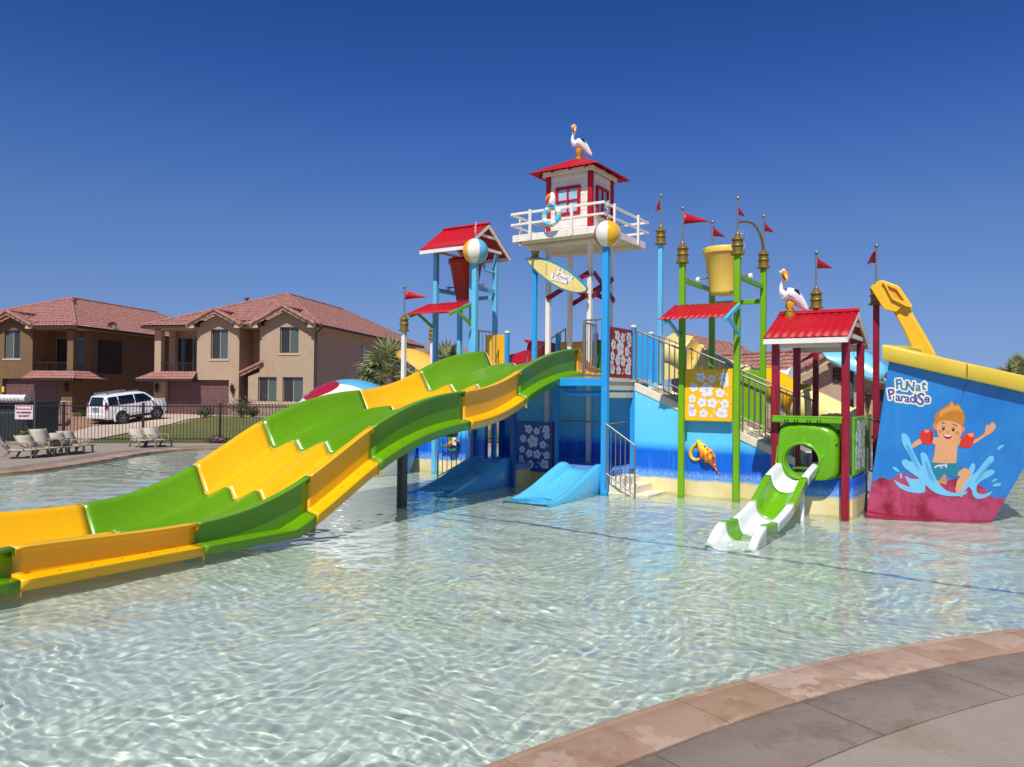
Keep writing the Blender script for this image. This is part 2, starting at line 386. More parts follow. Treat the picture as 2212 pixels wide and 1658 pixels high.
# coping, band and deck along the far left edge
def offs(P, d):
    out = []
    for i in range(len(P)):
        t = Vector(P[min(i+1, len(P)-1)])-Vector(P[max(i-1, 0)]); t = Vector((t.x, t.y)).normalized(); out.append((P[i][0]-t.y*d, P[i][1]+t.x*d))
    return out
c0, c1, c2 = FARL, offs(FARL, .42), offs(FARL, 1.0)
mb = MB()
for i in range(len(FARL)-1):
    mb.m = rr.choice((0, 1, 1, 2)); V = lambda P, z: [Vector((*P[i], z)), Vector((*P[i+1], z))]
    mb.sheet([V(offs(c0, -.03), -.01), V(offs(c0, -.03), .05), V(c0, .06), V(c1, .06), V(c1, .03)])
mb.build('far_coping', COPS, kind='structure')
mb = MB(); mb.sheet([[Vector((*p, .03+.02)), Vector((*q, .03+.02))] for p, q in zip(c1, c2)]); mb.build('far_band', BAND, kind='structure')
# lawn, driveway, planting bed beyond the fence
def gp(*uv): return [(G(u, v).x, G(u, v).y) for u, v in uv]
GRASS = mat_grass()
fa, fb = W(0, 958, .03), W(477, 957, .03); fd = (fb-fa).normalized()
def fline(x): return fb.y+(x-fb.x)*fd.y/fd.x          # the fence line
drv = gp((70, 962), (200, 922), (300, 897), (322, 894.5), (480, 897), (437, 903), (350, 920), (205, 950), (150, 964))
drive = [(x, y) for x, y in drv]
lawn = [(G(150, 962).x, fline(-13.5)), (7, fline(7)), (7, 41), (-6, 43)] + gp((520, 901), (480, 899.5), (437, 905), (350, 922), (205, 952))
drape('lawn', lawn, GRASS, .012); drape('driveway', drive, DRV, .016)
drape('gravel_bed', [(-30, fline(-30)), (G(60, 962).x, fline(-14.5))]+gp((200, 924), (302, 898))+[(-22, 56), (-40, 56), (-40, 30)], GRAV, .008)
drape('street_yard', [(7, fline(7)), (30, fline(30)), (30, 60), (-6, 60), (-6, 43), (7, 41)], GRAV, .008)
# ---- far hills
def hill(name, u0, u1, Y, prof, m):
    mb = MB(); rows = []
    for i, (f, h) in enumerate(prof):
        u = u0+(u1-u0)*f; p = atY(u, 850, Y)
        rows.append([Vector((p.x, Y-900, 0)), Vector((p.x*1.02, Y-350, h*.55)), Vector((p.x*1.05, Y, h)), Vector((p.x*1.1, Y+900, 0))])
    mb.sheet(rows); return mb.build(name, m, kind='structure', smooth=60)
m, t, b = nmat('desert_hill')
c = mixc(t, noise(t, .006, detail=9, rough=.7), rgb(124, 112, 112), rgb(158, 140, 134)); t.links.new(c, b.inputs['Base Color']); b.inputs['Roughness'].default_value = 1
HILLM = m
rr = random.Random(11)
pr = [(0, 120), (.1, 168), (.2, 196), (.3, 215), (.4, 222), (.5, 236), (.56, 246), (.62, 251), (.68, 254), (.74, 247), (.8, 236), (.88, 205), (.94, 120), (1, 10)]
hill('hills', 560, 1120, 4000, smoothpoly([(f, h+rr.uniform(-5, 5)) for f, h in pr], 4, False), HILLM)
# ---- water
rng = np.random.default_rng(5)
Ang = np.radians(np.concatenate([np.linspace(-75, -38, 110), np.linspace(-37.8, 37.8, 700), np.linspace(38, 75, 110)]))
Rad = np.concatenate([1.7*np.exp(np.linspace(0, math.log(16/1.7), 860)), np.linspace(16.08, 30, 140)])
na, nr = len(Ang), len(Rad)
a2, r2 = np.meshgrid(Ang, Rad); X = (r2*np.sin(a2)).ravel(); Y = (r2*np.cos(a2)).ravel(); RR = np.hypot(X, Y); Z = np.zeros_like(X)
WX = X + .10*np.sin(1.9*Y+.6*X) + .05*np.sin(5.1*Y-2.2*X+1); WY = Y + .10*np.sin(2.3*X+.5) + .05*np.sin(4.7*X+1.4*Y+2)
for i in range(80):
    lam = float(np.exp(rng.uniform(math.log(.09), math.log(.85)))); th = rng.normal(PI*.5, .72)
    k = 2*PI/lam; amp = .00106*lam**.84*rng.uniform(.4, 1.5)
    fade = 1/(1+(RR*.0042/(lam/1.7))**4)
    ph = k*(WX*math.cos(th)+WY*math.sin(th))+rng.uniform(0, 6.28)
    Z += amp*fade*(np.sin(ph)+.22*np.cos(2*ph))
E_ = rng.uniform
for i in range(10):                       # longer, lazier swell
    lam = rng.uniform(1.0, 2.6); th = rng.normal(PI*.5, .8); k = 2*PI/lam
    Z += .0008*lam**.8*np.sin(k*(WX*math.cos(th)+WY*math.sin(th))+rng.uniform(0, 6.28))*rng.uniform(.4, 1)
idx = (np.arange(nr-1)[:, None]*na+np.arange(na-1)[None]).ravel()
Q = np.stack([idx, idx+1, idx+na+1, idx+na], 1)
# keep only the water inside the pool (with a margin under the coping)
P2 = np.array(POOL); P3 = np.roll(P2, -1, 0)
cx = X[Q].mean(1); cy = Y[Q].mean(1)
ins = np.zeros(len(Q), bool)
for (x0, y0), (x1, y1) in zip(P2, P3):
    cnd = (y0 > cy) != (y1 > cy)
    with np.errstate(divide='ignore', invalid='ignore'): ins ^= cnd & (cx < (x1-x0)*(cy-y0)/(y1-y0)+x0)
nearc = (np.hypot(cx-CC.x, cy-CC.y) > CRAD-.25) & (np.hypot(cx-CC.x, cy-CC.y) < CRAD+.3)
Q = Q[ins | nearc]
used = np.unique(Q); remap = np.full(len(X), -1); remap[used] = np.arange(len(used)); Q = remap[Q]
me = bpy.data.meshes.new('pool_water'); me.vertices.add(len(used)); me.vertices.foreach_set('co', np.stack([X, Y, Z], 1)[used].ravel())
me.loops.add(Q.size); me.loops.foreach_set('vertex_index', Q.ravel()); me.polygons.add(len(Q)); me.polygons.foreach_set('loop_start', np.arange(len(Q))*4)
me.polygons.foreach_set('use_smooth', np.ones(len(Q), bool)); me.update(calc_edges=True)
m = bpy.data.materials.new('clear_pool_water'); m.use_nodes = True; t = m.node_tree; t.nodes.clear()
g = nd(t, 'ShaderNodeBsdfGlass'); g.inputs['Roughness'].default_value = 0; g.inputs['IOR'].default_value = 1.33; g.inputs['Color'].default_value = (.95, .99, .972, 1)
o = nd(t, 'ShaderNodeOutputMaterial'); t.links.new(g.outputs[0], o.inputs[0]); me.materials.append(m)
wo = bpy.data.objects.new('pool_water', me); COL.objects.link(wo); wo['kind'] = 'structure'; wo.cycles.is_caustics_caster = True
# ================================================================== SHARED SHAPES
def F(): return MB(FR)
def post(mb, a, b, z0, z1, w_=.095): return mb.box((a, b, (z0+z1)/2), (w_, w_, z1-z0))
BELL = [(.112, 0), (.116, .012), (.112, .03), (.09, .038), (.086, .10), (.088, .135), (.103, .143), (.106, .155), (.1, .168), (.084, .176), (.082, .235), (.1, .243), (.108, .256), (.1, .27), (.088, .276), (.052, .325), (.04, .33), (.04, .352), (.03, .38), (.0, .382)]
def finial(par, a, b, z, yaw=0, s=1.0, fl=.46, rod=.56, fz=None, flag=True):
    """bronze bell cap, steel rod with ball and a red pennant, as pieces of the post they crown"""
    P = wl(a, b, z)
    MB().lathe([(r*s, h*s) for r, h in BELL], P, 20).build('bell', BRA, par, smooth=50)
    top = P+Vector((0, 0, .38*s+rod))
    mb = MB(); mb.tube([P+Vector((0, 0, .37*s)), top], .0165, 8).ball(top+Vector((0, 0, .025)), .036, 12, 8).build('rod', STL, par, smooth=60)
    if flag:
        d = Vector((math.cos(yaw), math.sin(yaw), 0)); n = 8; rows = []
        for i in range(n+1):
            t = i/n; w_ = .2*(1-t)+.004; x = .02+fl*t; nrm = Vector((-d.y, d.x, 0))*(.018*math.sin(t*5))
            mid = top + d*x + nrm + Vector((0, 0, -.15-.05*t*t))
            rows.append([mid+Vector((0, 0, w_/2)), mid-Vector((0, 0, w_/2))])
        MB().sheet(rows).build('flag', RFL, par, smooth=60, solid=.004)
def corr(mb, p00, p10, p01, n, amp=.012, m=2):
    """corrugated sheet: p00->p10 across the ribs, p00->p01 along them"""
    p00, p10, p01 = map(Vector, (p00, p10, p01)); e = p10-p00; f = p01-p00; N = e.cross(f).normalized()
    if N.z < 0: N = -N
    rows = [[p00+f*(j/m)+e*(i/(n*4))+N*amp*(.5+.5*math.sin(i*PI/2)) for i in range(n*4+1)] for j in range(m+1)]
    return mb.sheet(rows)
FLW = [(.355, .155, .105), (.575, .19, .088), (.83, .15, .1), (.845, .27, .09), (.2, .35, .095), (.47, .40, .15), (.75, .455, .095), (.17, .57, .085), (.375, .645, .1), (.59, .65, .105), (.85, .66, .095), (.14, .74, .075), (.17, .83, .095), (.41, .855, .095), (.79, .845, .125)]
FWH = M('white_flower_print', rgb(236, 234, 244), .5, var=.03, scale=20)
def flower_panel(name, label, T, w_, h_, pm, vein, asp=1.0, frame=True, cat='panel', group='flower patterned panels'):
    """T maps (x across, y out of the panel, z up) to the world; the board, its bolt heads and the printed hibiscus flowers"""
    base = T @ Vector((w_/2, 0, 0)); th = thing(name, label, cat, base, group)
    mb = MB(T); mb.box((w_/2, 0, h_/2), (w_, .035, h_)); mb.build('board', pm, th, bevel=.012)
    fm = MB(T); rr = random.Random(5); X0, X1, Z0, Z1 = .095*w_, .925*w_, .075*h_, .93*h_
    cl = lambda x, z: (min(max(x, X0), X1), min(max(z, Z0), Z1))
    vm = MB(T)
    for (x, y, r) in FLW:
        cx_, cz = x*w_, (1-y)*h_; a0 = rr.uniform(0, 6); pts = []
        for k in range(70):
            t = 2*PI*k/70; q = abs(math.cos(2.5*t)); rad = r*w_*1.03*(.58+.42*q**.5-.06*max(0, (q-.95)/.05)); pts.append(cl(cx_+rad*math.cos(t+a0), cz+rad*math.sin(t+a0)*asp))
        fm.add([Vector((cx_, -.0195, cz))]+[Vector((p[0], -.0195, p[1])) for p in pts], [(0, i+1, (i+1) % 70+1) for i in range(70)])
        for k in range(5):
            t = a0+2*PI*k/5; L_ = r*w_*.5; c_, s_ = math.cos(t), math.sin(t); n_ = .0045
            q = [(cx_+c_*.008-s_*n_, cz+s_*.008+c_*n_), (cx_+c_*L_, cz+s_*L_*asp), (cx_+c_*.008+s_*n_, cz+s_*.008-c_*n_)]
            if X0 < q[1][0] < X1 and Z0 < q[1][1] < Z1: vm.add([Vector((p[0], -.0215, p[1])) for p in q], [(0, 1, 2)])
        t = a0+.5; q = [(cx_, cz), (cx_+math.cos(t)*r*w_*.62, cz+math.sin(t)*r*w_*.62)]
    for k in range(26):                         # little leaf sprays between the flowers
        x, z = rr.uniform(X0, X1), rr.uniform(Z0, Z1)
        if any((x/w_-f[0])**2+((1-z/h_)-f[1])**2 < (f[2]*1.12)**2 for f in FLW): continue
        t = rr.uniform(0, 6.28)
        for j in range(5):
            u = t+(j-2)*.5; L_ = .05*w_; p0 = (x, z); p1 = cl(x+L_*math.cos(u), z+L_*math.sin(u)); mx_ = ((p0[0]+p1[0])/2, (p0[1]+p1[1])/2); nx, nz = -(p1[1]-p0[1])*.12, (p1[0]-p0[0])*.12
            fm.add([Vector((a_, -.0192, b_)) for a_, b_ in (p0, (mx_[0]+nx, mx_[1]+nz), p1, (mx_[0]-nx, mx_[1]-nz))], [(0, 1, 2, 3)])
    fm.build('flower_print', FWH, th, fixn=False); vm.build('vein_print', vein, th, fixn=False)
    bm_ = MB(T)
    for x in (.02, .98):
        for z in (.04, .35, .65, .96): bm_.lathe([(.008, 0), (.008, .006), (0, .008)], (x*w_, -.0175, z*h_), 8, Matrix.Rotation(PI/2, 3, 'X'))
    bm_.build('bolt_heads', STL, th)
    return th
def picket_rail(name, label, P, Q, h, par=None, n=10, rad=.017, prad=.008, group='steel stair railings', foot=.09, close=True, cat='railing', ends=(0, 0)):
    """steel handrail from P to Q (both at floor level) with a bottom rail and thin balusters"""
    P, Q = Vector(P), Vector(Q); U = Vector((0, 0, h)); Lo = Vector((0, 0, foot))
    th = par or thing(name, label, cat, FR @ ((P+Q)/2), group)
    F().tube([P+U, Q+U], rad, 8).build('handrail', STL, th, smooth=60)
    F().tube([P+Lo, Q+Lo], rad*.75, 8).build('bottom_rail', STL, th, smooth=60)
    mb = F()
    for i in range(1, n): p = P.lerp(Q, i/n); mb.tube([p+Lo, p+U], prad, 6, False)
    mb.build('baluster_row', STL, th, smooth=60)
    for p, e in ((P, ends[0]), (Q, ends[1])):
        if close: F().tube([p+Vector((0, 0, -e)), p+U], rad*.9, 8).build('end_post', STL, th, smooth=60)
    return th
# ================================================================== THE THREE LANE SLIDE
SLB = [(-12.6, .40, 0), (-9.76, .40, .0), (-7.99, .37, .03), (-6.47, .73, .46), (-5.38, 1.285, .46), (-3.35, 1.77, .06), (-1.76, 2.14, .42), (.34, 2.62, .07)]
AN, WID = -2.27, 2.2
SEC = [(.155, .585), (.165, .47), (.155, .455), (.02, .43), (.0, .415), (.0, .06), (.01, .035), (.055, .022), (.06, .004), (.045, 0), (-.03, 0), (-.05, .012), (-.075, .06), (-.20, .36), (-.24, .39), (-.42, .40), (-.72, .41), (-.775, .405), (-.80, .38), (-.865, .268), (-.885, .25), (-.94, .248), (-.98, .258), (-1.30, .39), (-1.365, .395), (-1.39, .372), (-1.455, .268), (-1.475, .25), (-1.53, .248), (-1.57, .258), (-1.88, .375), (-1.93, .378), (-1.98, .35), (-2.14, .05), (-2.16, .012), (-2.18, 0), (-2.25, 0), (-2.265, .012), (-2.26, .05), (-2.22, .42)]
def slz(b):
    for (b0, z0, m0), (b1, z1, m1) in zip(SLB, SLB[1:]):
        if b <= b1 or b1 == SLB[-1][0]:
            h = b1-b0; t = (b-b0)/h; t2, t3 = t*t, t*t*t
            return (2*t3-3*t2+1)*z0+(t3-2*t2+t)*h*m0+(-2*t3+3*t2)*z1+(t3-t2)*h*m1
sl3 = thing('multi_lane_slide', 'wavy three lane water slide in yellow and green sections running down into the pool', 'water slide', FR @ Vector((-3.3, -6, 0)))
SEAM = M('pale_seam_sealant', rgb(226, 222, 170), .5)
def spt_(b, s_, d, lift=0.0):              # section point; the outer skirt and floor never sink below the pool surface
    z = slz(b)-d
    if b < -5.9 and s_ >= 0 and d > .3: z = max(z, .045) if d > .55 else max(z, .135+(.47-d)*.25)
    elif b < -6.2: z = max(z, -.015)
    return Vector((AN+s_, b, z+lift))
def slide_section(b0, b1, m, n=14):
    rows = []
    for i in range(n+1):
        b = b0+(b1-b0)*i/n; z = slz(b); rows.append([spt_(b, s_, d) for s_, d in SEC])
    # end flanges give the joint its thick bright lip
    o = F().sheet(rows).build('slide_section', m, sl3, smooth=35, solid=.012, caust=True)
    mb = F()
    for b in (b0+.006, b1-.006):
        r0 = [spt_(b, s_, d) for s_, d in SEC]; r1 = [spt_(b, s_, d, -.045) for s_, d in SEC]
        mb.sheet([r0, r1])
    mb.build('joint_flange', m, o, solid=.010, caust=True)
    z = slz(b1-.004); mb = F(); mb.sheet([[spt_(bb, s_, d, .0085) for s_, d in SEC[6:-1]] for bb in (b1-.007, b1+.001)]); mb.build('joint_line', SEAM, o)
    return o
cols = [GRN, YEL, GRN, YEL, GRN, YEL, GRN]
for (k0, k1), m in zip(zip(SLB, SLB[1:]), cols): slide_section(k0[0]+.003, k1[0]-.003, m, 18)
# pale seam line along the far wall  and joint seams
SEAM = M('pale_seam_sealant', rgb(226, 222, 170), .5)
mb = F()
for i in range(140):
    b0, b1 = -9.7+i*.0717, -9.7+(i+1)*.0717
    mb.sheet([[Vector((AN-2.098, b, slz(b)-.148)), Vector((AN-2.092, b, slz(b)-.158))] for b in (b0, b1)])
mb.v = [p+AX*.009 for p in mb.v]; mb.build('seam_line', SEAM, sl3)
# entry piece at the top: its side walls sink to the deck
mb = F(); rows = []
for i in range(15):
    t = i/14; b = .345+t*.95; drop = .34*max(0, math.sin(min(1, t*1.15)*PI/2))
    rows.append([Vector((AN+s_, b, 2.62-.02*t-(d if d > .3 else d+drop*(1-d/.38))-(.0 if d < .3 else 0))) for s_, d in SEC])
mb.sheet(rows).build('entry_section', YEP, sl3, smooth=35, solid=.012)
mb = F(); mb.tube([(-3.21, -3.66, -.36), (-3.21, -3.66, 1.2)], .082, 20).build('support_column', GST, sl3, smooth=60, caust=True)
mb = F(); mb.tube([(-4.45, -3.66, 1.14), (-2.16, -3.66, 1.14)], .062, 16).build('cross_beam', GST, sl3, smooth=60)
q = loc(W(677, 1116, .10))
mb = F(); mb.tube([(-4.3, q.y, q.z), (q.x, q.y, q.z)], .05, 16); mb.tube([(-3.3, q.y, -.36), (-3.3, q.y, q.z)], .08, 16); mb.build('low_support', GST, sl3, smooth=60, caust=True)
mb = F()
for i in range(34):
    b = -9.4+i*.285; p = spt_(b, .085, .435, .006); mb.lathe([(.008, 0), (.008, .006), (0, .008)], p, 8)
mb.build('bolt_heads', STL, sl3)
# triangular end brackets below the joints
mb = F()
for b in (-5.38, -1.76, .34):
    z = slz(b); mb.prism([Vector((AN+.15, b+.002, z-.46)), Vector((AN+.17, b+.002, z-.64)), Vector((AN-.1, b+.002, z-.56))], [Vector((AN+.15, b+.03, z-.46)), Vector((AN+.17, b+.03, z-.64)), Vector((AN-.1, b+.03, z-.56))])
mb.each('end_bracket', YEP, sl3)
# ================================================================== MURAL WALLS, DECK, STAIRS
def mat_mural():
    m, t, b = nmat('beach_mural_paint')
    g = t.nodes.new('ShaderNodeNewGeometry'); sx = t.nodes.new('ShaderNodeSeparateXYZ'); t.links.new(g.outputs['Position'], sx.inputs[0])
    z = sx.outputs[2]
    zn = mth(t, 'ADD', z, mth(t, 'MULTIPLY', mth(t, 'SUBTRACT', noise(t, 3.2, detail=5), .5), .09))
    sky_ = ramp(t, mth(t, 'DIVIDE', z, 2.2), [(.36, rgb(92, 205, 250)), (.9, rgb(112, 214, 252))])
    sea = ramp(t, mth(t, 'DIVIDE', z, 1.0), [(.3, rgb(40, 140, 235)), (.42, rgb(0, 102, 220)), (.72, rgb(0, 104, 222)), (.8, rgb(24, 140, 236))])
    c = mixc(t, ramp(t, mth(t, 'SUBTRACT', zn, .30), [(.44, (0, 0, 0, 1)), (.60, (1, 1, 1, 1))]), sea, sky_)
    surf = noise(t, 42, pos(t, (1, 1, 1.7)), detail=7, rough=.75)
    band = ramp(t, zn, [(.25, (0, 0, 0, 1)), (.32, (1, 1, 1, 1)), (.36, (.8, .8, .8, 1)), (.44, (0, 0, 0, 1))])
    f1 = mth(t, 'MULTIPLY', ramp(t, surf, [(.48, (0, 0, 0, 1)), (.56, (1, 1, 1, 1))]), band)
    c = mixc(t, mth(t, 'MULTIPLY', f1, .6), c, rgb(208, 228, 248))
    sand = mixc(t, ramp(t, noise(t, 2.5, detail=6), [(.35, (0, 0, 0, 1)), (.65, (1, 1, 1, 1))]), rgb(226, 206, 142), rgb(242, 226, 172))
    c = mixc(t, ramp(t, zn, [(.235, (1, 1, 1, 1)), (.285, (0, 0, 0, 1))]), c, sand)
    # faded water runs
    st = noise(t, 1, pos(t, (9, 9, .5)), detail=6, rough=.65)
    c = mixc(t, mth(t, 'MULTIPLY', ramp(t, st, [(.52, (0, 0, 0, 1)), (.75, (1, 1, 1, 1))]), .22), c, rgb(160, 220, 250))
    # tiny painted clouds and birds
    v = nd(t, 'ShaderNodeTexNoise'); v.inputs['Scale'].default_value = 7; v.inputs['Detail'].default_value = 2; t.links.new(pos(t, (1, 1, 4)), v.inputs['Vector'])
    c = mixc(t, mth(t, 'MULTIPLY', ramp(t, v.outputs['Fac'], [(.70, (0, 0, 0, 1)), (.73, (1, 1, 1, 1))]), ramp(t, z, [(.95, (0, 0, 0, 1)), (1, (1, 1, 1, 1))])), c, rgb(190, 238, 255))
    t.links.new(c, b.inputs['Base Color']); b.inputs['Roughness'].default_value = .5
    bumpn(t, b, noise(t, 70, detail=5), .18, .006)
    return m
MUR = mat_mural()
def stz(a): return 1.95-.43*(a+.96)            # top of the stair side wall
w1 = thing('mural_wall', 'sloping stair side wall painted as beach, sea and sky with a cream cap, behind the green posts', 'wall', FR @ Vector((.4, .3, 0)))
mb = F(); A0, A1 = -1.0, 1.86
mb.prism([Vector((A0, .25, -.36)), Vector((A1, .25, -.36)), Vector((A1, .25, stz(A1)-.14)), Vector((A0, .25, stz(A0)-.14))], [Vector((A0, .36, -.36)), Vector((A1, .36, -.36)), Vector((A1, .36, stz(A1)-.14)), Vector((A0, .36, stz(A0)-.14))])
mb.build('painted_face', MUR, w1, caust=True)
mb = F(); mb.prism([Vector((A0, .235, stz(A0)-.14)), Vector((A1, .235, stz(A1)-.14)), Vector((A1, .235, stz(A1))), Vector((A0, .235, stz(A0)))], [Vector((A0, .37, stz(A0)-.14)), Vector((A1, .37, stz(A1)-.14)), Vector((A1, .37, stz(A1))), Vector((A0, .37, stz(A0)))])
mb.build('stair_cap', CRC, w1, bevel=.006)
# flat infill behind the yellow panel
mb = F(); mb.box((.48, .16, .64), (.86, .05, 1.28+.72)); mb.build('infill_board', MUR, w1, caust=True)
st = thing('staircase', 'cream concrete stairs climbing left behind the sloping beach wall to the slide deck', 'stairs', FR @ Vector((.5, .8, 0)))
nst = 10
for i in range(nst):
    a0 = A0+i*(2.9/nst); z1 = 2.03-(i+1)*(1.26/nst)-.02
    mb = F(); mb.span((a0, .37, z1-.28), (a0+2.9/nst+.03, 1.3, z1)); mb.build('step', CRC, st, bevel=.008)
mb = F(); mb.prism([Vector((A0, 1.3, stz(A0)-.34)), Vector((1.9, 1.3, stz(1.9)-.34)), Vector((1.9, 1.3, stz(1.9)-.02)), Vector((A0, 1.3, stz(A0)-.02))], [Vector((A0, 1.38, stz(A0)-.34)), Vector((1.9, 1.38, stz(1.9)-.34)), Vector((1.9, 1.38, stz(1.9)-.02)), Vector((A0, 1.38, stz(A0)-.02))]); mb.build('stair_stringer', CRC, st)
picket_rail('stair_railing', 'near steel stair railing above the cream cap, left of the green posts', (-.98, .29, stz(-.98)), (-.04, .29, stz(-.04)), .97, n=9)
picket_rail('stair_railing', 'steel stair railing above the cream cap, right of the yellow flower panel', (.98, .29, stz(.98)), (1.84, .29, stz(1.84)), .97, n=9)
picket_rail('stair_railing', 'far steel stair railing in front of the cream tube, behind the near stair railing', (-.98, 1.34, stz(-.98)), (1.9, 1.34, stz(1.9)), .95, n=26)
# deck
dk_ = thing('slide_deck', 'raised blue steel deck at the top of the slide with blue posts and pipes', 'platform', FR @ Vector((-2.6, .5, 0)))
bp = F(); post(bp, -1.21, -.55, -.36, 4.36, .115); bp.build('corner_post', BPO, dk_, bevel=.012, caust=True)
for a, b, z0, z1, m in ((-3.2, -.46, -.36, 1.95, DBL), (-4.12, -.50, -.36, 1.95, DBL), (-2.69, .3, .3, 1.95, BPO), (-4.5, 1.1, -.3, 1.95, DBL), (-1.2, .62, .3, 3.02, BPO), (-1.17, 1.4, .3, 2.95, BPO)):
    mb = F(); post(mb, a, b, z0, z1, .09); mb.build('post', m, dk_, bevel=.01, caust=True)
mb = F(); mb.lathe([(.062, 0), (.062, .02), (.03, .045), (0, .05)], (-1.2, .62, 3.02), 12); mb.lathe([(.055, 0), (.055, .02), (.03, .04), (0, .045)], (-1.17, 1.4, 2.95), 12); mb.each('post_cap', CRM, dk_, smooth=50)
mb = F(); mb.span((-2.2, -.5, 1.98), (-1.15, 1.4, 2.03)); mb.span((-4.6, .95, 1.98), (-2.203, 2.8, 2.03)); mb.each('deck_floor', CRC, dk_)
mb = F(); mb.span((-2.16, -.60, 1.89), (-1.27, -.50, 2.035)); mb.build('edge_beam', BPO, dk_, bevel=.01)
mb = F(); mb.span((-1.26, -.49, 1.82), (-1.17, .57, 2.03)); mb.build('side_fascia', CRC, dk_, bevel=.008)
mb = F(); mb.span((-1.27, -.49, 1.68), (-1.18, .57, 1.78)); mb.build('side_fascia', CRC, dk_, bevel=.008)
mb = F(); mb.tube(smoothpoly([(-1.26, -.45, 1.76), (-1.9, -.45, 1.76), (-2.05, -.45, 1.78), (-2.16, -.42, 1.9), (-2.2, -.4, 2.0)], 5, False), .045, 12); mb.build('water_pipe', BPO, dk_, smooth=60)
mb = F(); mb.span((-4.55, -.5, 1.80), (-2.2, -.42, 1.94)); mb.span((-4.55, .32, 1.84), (-2.3, .40, 1.96)); mb.each('cross_joist', BPO, dk_)
mb = F(); mb.tube([(-4.12, -.5, 1.24), (-3.2, -.46, 1.24)], .018, 8); mb.tube([(-2.69, .3, 1.22), (-1.2, .3, 1.22)], .018, 8); mb.tube([(-1.2, -.5, 1.22), (-1.2, .3, 1.22)], .018, 8); mb.each('safety_rail', STL, dk_, smooth=60)
mb = F(); mb.span((-4.6, .34, -.36), (-1.15, 1.25, .36)); mb.span((-4.2, -.32, -.36), (-3.25, .339, .36)); mb.span((-2.18, -.32, -.36), (-1.27, .339, .36)); mb.build('low_platform', MUR, dk_, caust=True)
mb = F(); mb.span((-1.1, .42, 2.03), (-.45, .46, 2.98)); 
l_, r_ = onb(1374, 760, 1.5).x, onb(1422, 760, 1.5).x
mb = F(); mb.span((l_, 1.49, 2.0), (r_, 1.52, 2.93)); mb.build('back_board', BPO, dk_)
mw = F(); mw.span((-4.7, 1.26, -.36), (-1.0, 1.36, 1.97)); o = mw.build('mural_wall', MUR, None, label='shaded beach mural wall under the slide deck, behind the blue flower panel', cat='wall', caust=True)
mw = F(); mw.span((-7.35, .62, -.36), (-4.62, .74, 1.45)); mw.build('mural_wall', MUR, None, label='sunlit beach mural wall with a fish ornament, left of the dark blue small slide', cat='wall', caust=True)
mw = F(); mw.prism([Vector((-1.0, .26, -.36)), Vector((-1.0, 1.3, -.36)), Vector((-1.0, 1.3, 1.8)), Vector((-1.0, .26, 1.8))], [Vector((-.95, .26, -.36)), Vector((-.95, 1.3, -.36)), Vector((-.95, 1.3, 1.8)), Vector((-.95, .26, 1.8))]); mw.build('mural_wall', MUR, None, label='narrow beach mural return wall below the cream steps beside the tall blue post', cat='wall', caust=True)
# railings on the deck
picket_rail('deck_railing', 'steel railing on the deck edge just left of the tall blue corner post', (-1.64, -.52, 2.06), (-1.28, -.55, 2.06), 1.02, n=3, foot=.03, group='steel deck railings')
picket_rail('deck_railing', 'steel railing in front of the white tower leg beside the slide entry', (-1.80, .25, 2.1), (-1.68, -.5, 2.1), .95, n=6, foot=.12, group='steel deck railings')
picket_rail('deck_railing', 'steel railing in front of the yellow deck panel behind the slide top', (-4.66, .42, 2.15), (-4.62, 1.0, 2.15), .92, n=5, foot=.1, group='steel deck railings')
picket_rail('deck_railing', 'sloping steel railing in front of the red tunnel slide behind the deck', (-4.55, 2.2, 1.9), (-3.55, 2.2, 2.45), .75, n=8, foot=.05, group='steel deck railings')
# entry steps from the water
es = thing('entry_steps', 'cream concrete steps rising from the water beside the tall blue post', 'steps', FR @ Vector((-.9, -.5, 0)))
for i in range(3):
    mb = F(); mb.span((-1.14, -.55+.03*i, -.36), (-.38-.26*i, .24, .02+.13*i)); mb.build('step', CRC, es, bevel=.01, caust=True)
picket_rail('entry_railing', 'steel railing running down the entry steps into the water, right of the tall blue post', (-1.15, -.62, .32), (-.6, -.62, -.03), .90, n=6, foot=.04, group='steel pool entry railings', ends=(.2, .3))
picket_rail('entry_railing', 'steel railing left of the dark blue small slide, in front of the beach mural', (-4.18, -.5, .42), (-5.0, -.5, .0), .86, n=7, foot=.04, group='steel pool entry railings', ends=(.2, .3))
# panels
Tn = lambda a, b, z, rz=0: FR @ Matrix.Translation((a, b, z)) @ Matrix.Rotation(rz, 4, 'Z')
flower_panel('flower_panel', 'yellow panel printed with white hibiscus flowers between the two front green posts', Tn(.055, .0, 1.30), .84, .895, M('yellow_panel_board', rgb(252, 194, 20), .35, var=.05), M('amber_vein', rgb(214, 150, 30)))
flower_panel('flower_panel', 'red panel printed with white hibiscus flowers on the side of the slide deck', Tn(-1.205, -.49, 2.045, PI/2), 1.06, .92, M('red_panel_board', rgb(160, 6, 22), .35, var=.08), M('crimson_vein', rgb(120, 10, 40)))
flower_panel('flower_panel', 'shaded blue panel printed with white hibiscus flowers under the slide deck', Tn(-3.60, .28, .19), .85, 1.0, M('blue_panel_board', rgb(38, 92, 176), .4, var=.06), M('navy_vein', rgb(30, 60, 120)))
mb = F(); mb.span((-3.655, .25, .15), (-3.61, .31, 1.2)); mb.span((-2.74, .25, .15), (-2.695, .31, 1.2)); mb.each('panel_frame', M('maroon_paint', rgb(92, 30, 40)), dk_)
l_, r_ = onb(1050, 760, 1.27).x, onb(1090, 760, 1.27).x
mb = F(); mb.span((l_, 1.26, 2.0), (r_, 1.29, onb(1070, 724, 1.27).z)); mb.build('deck_panel', YEL, dk_, bevel=.01)
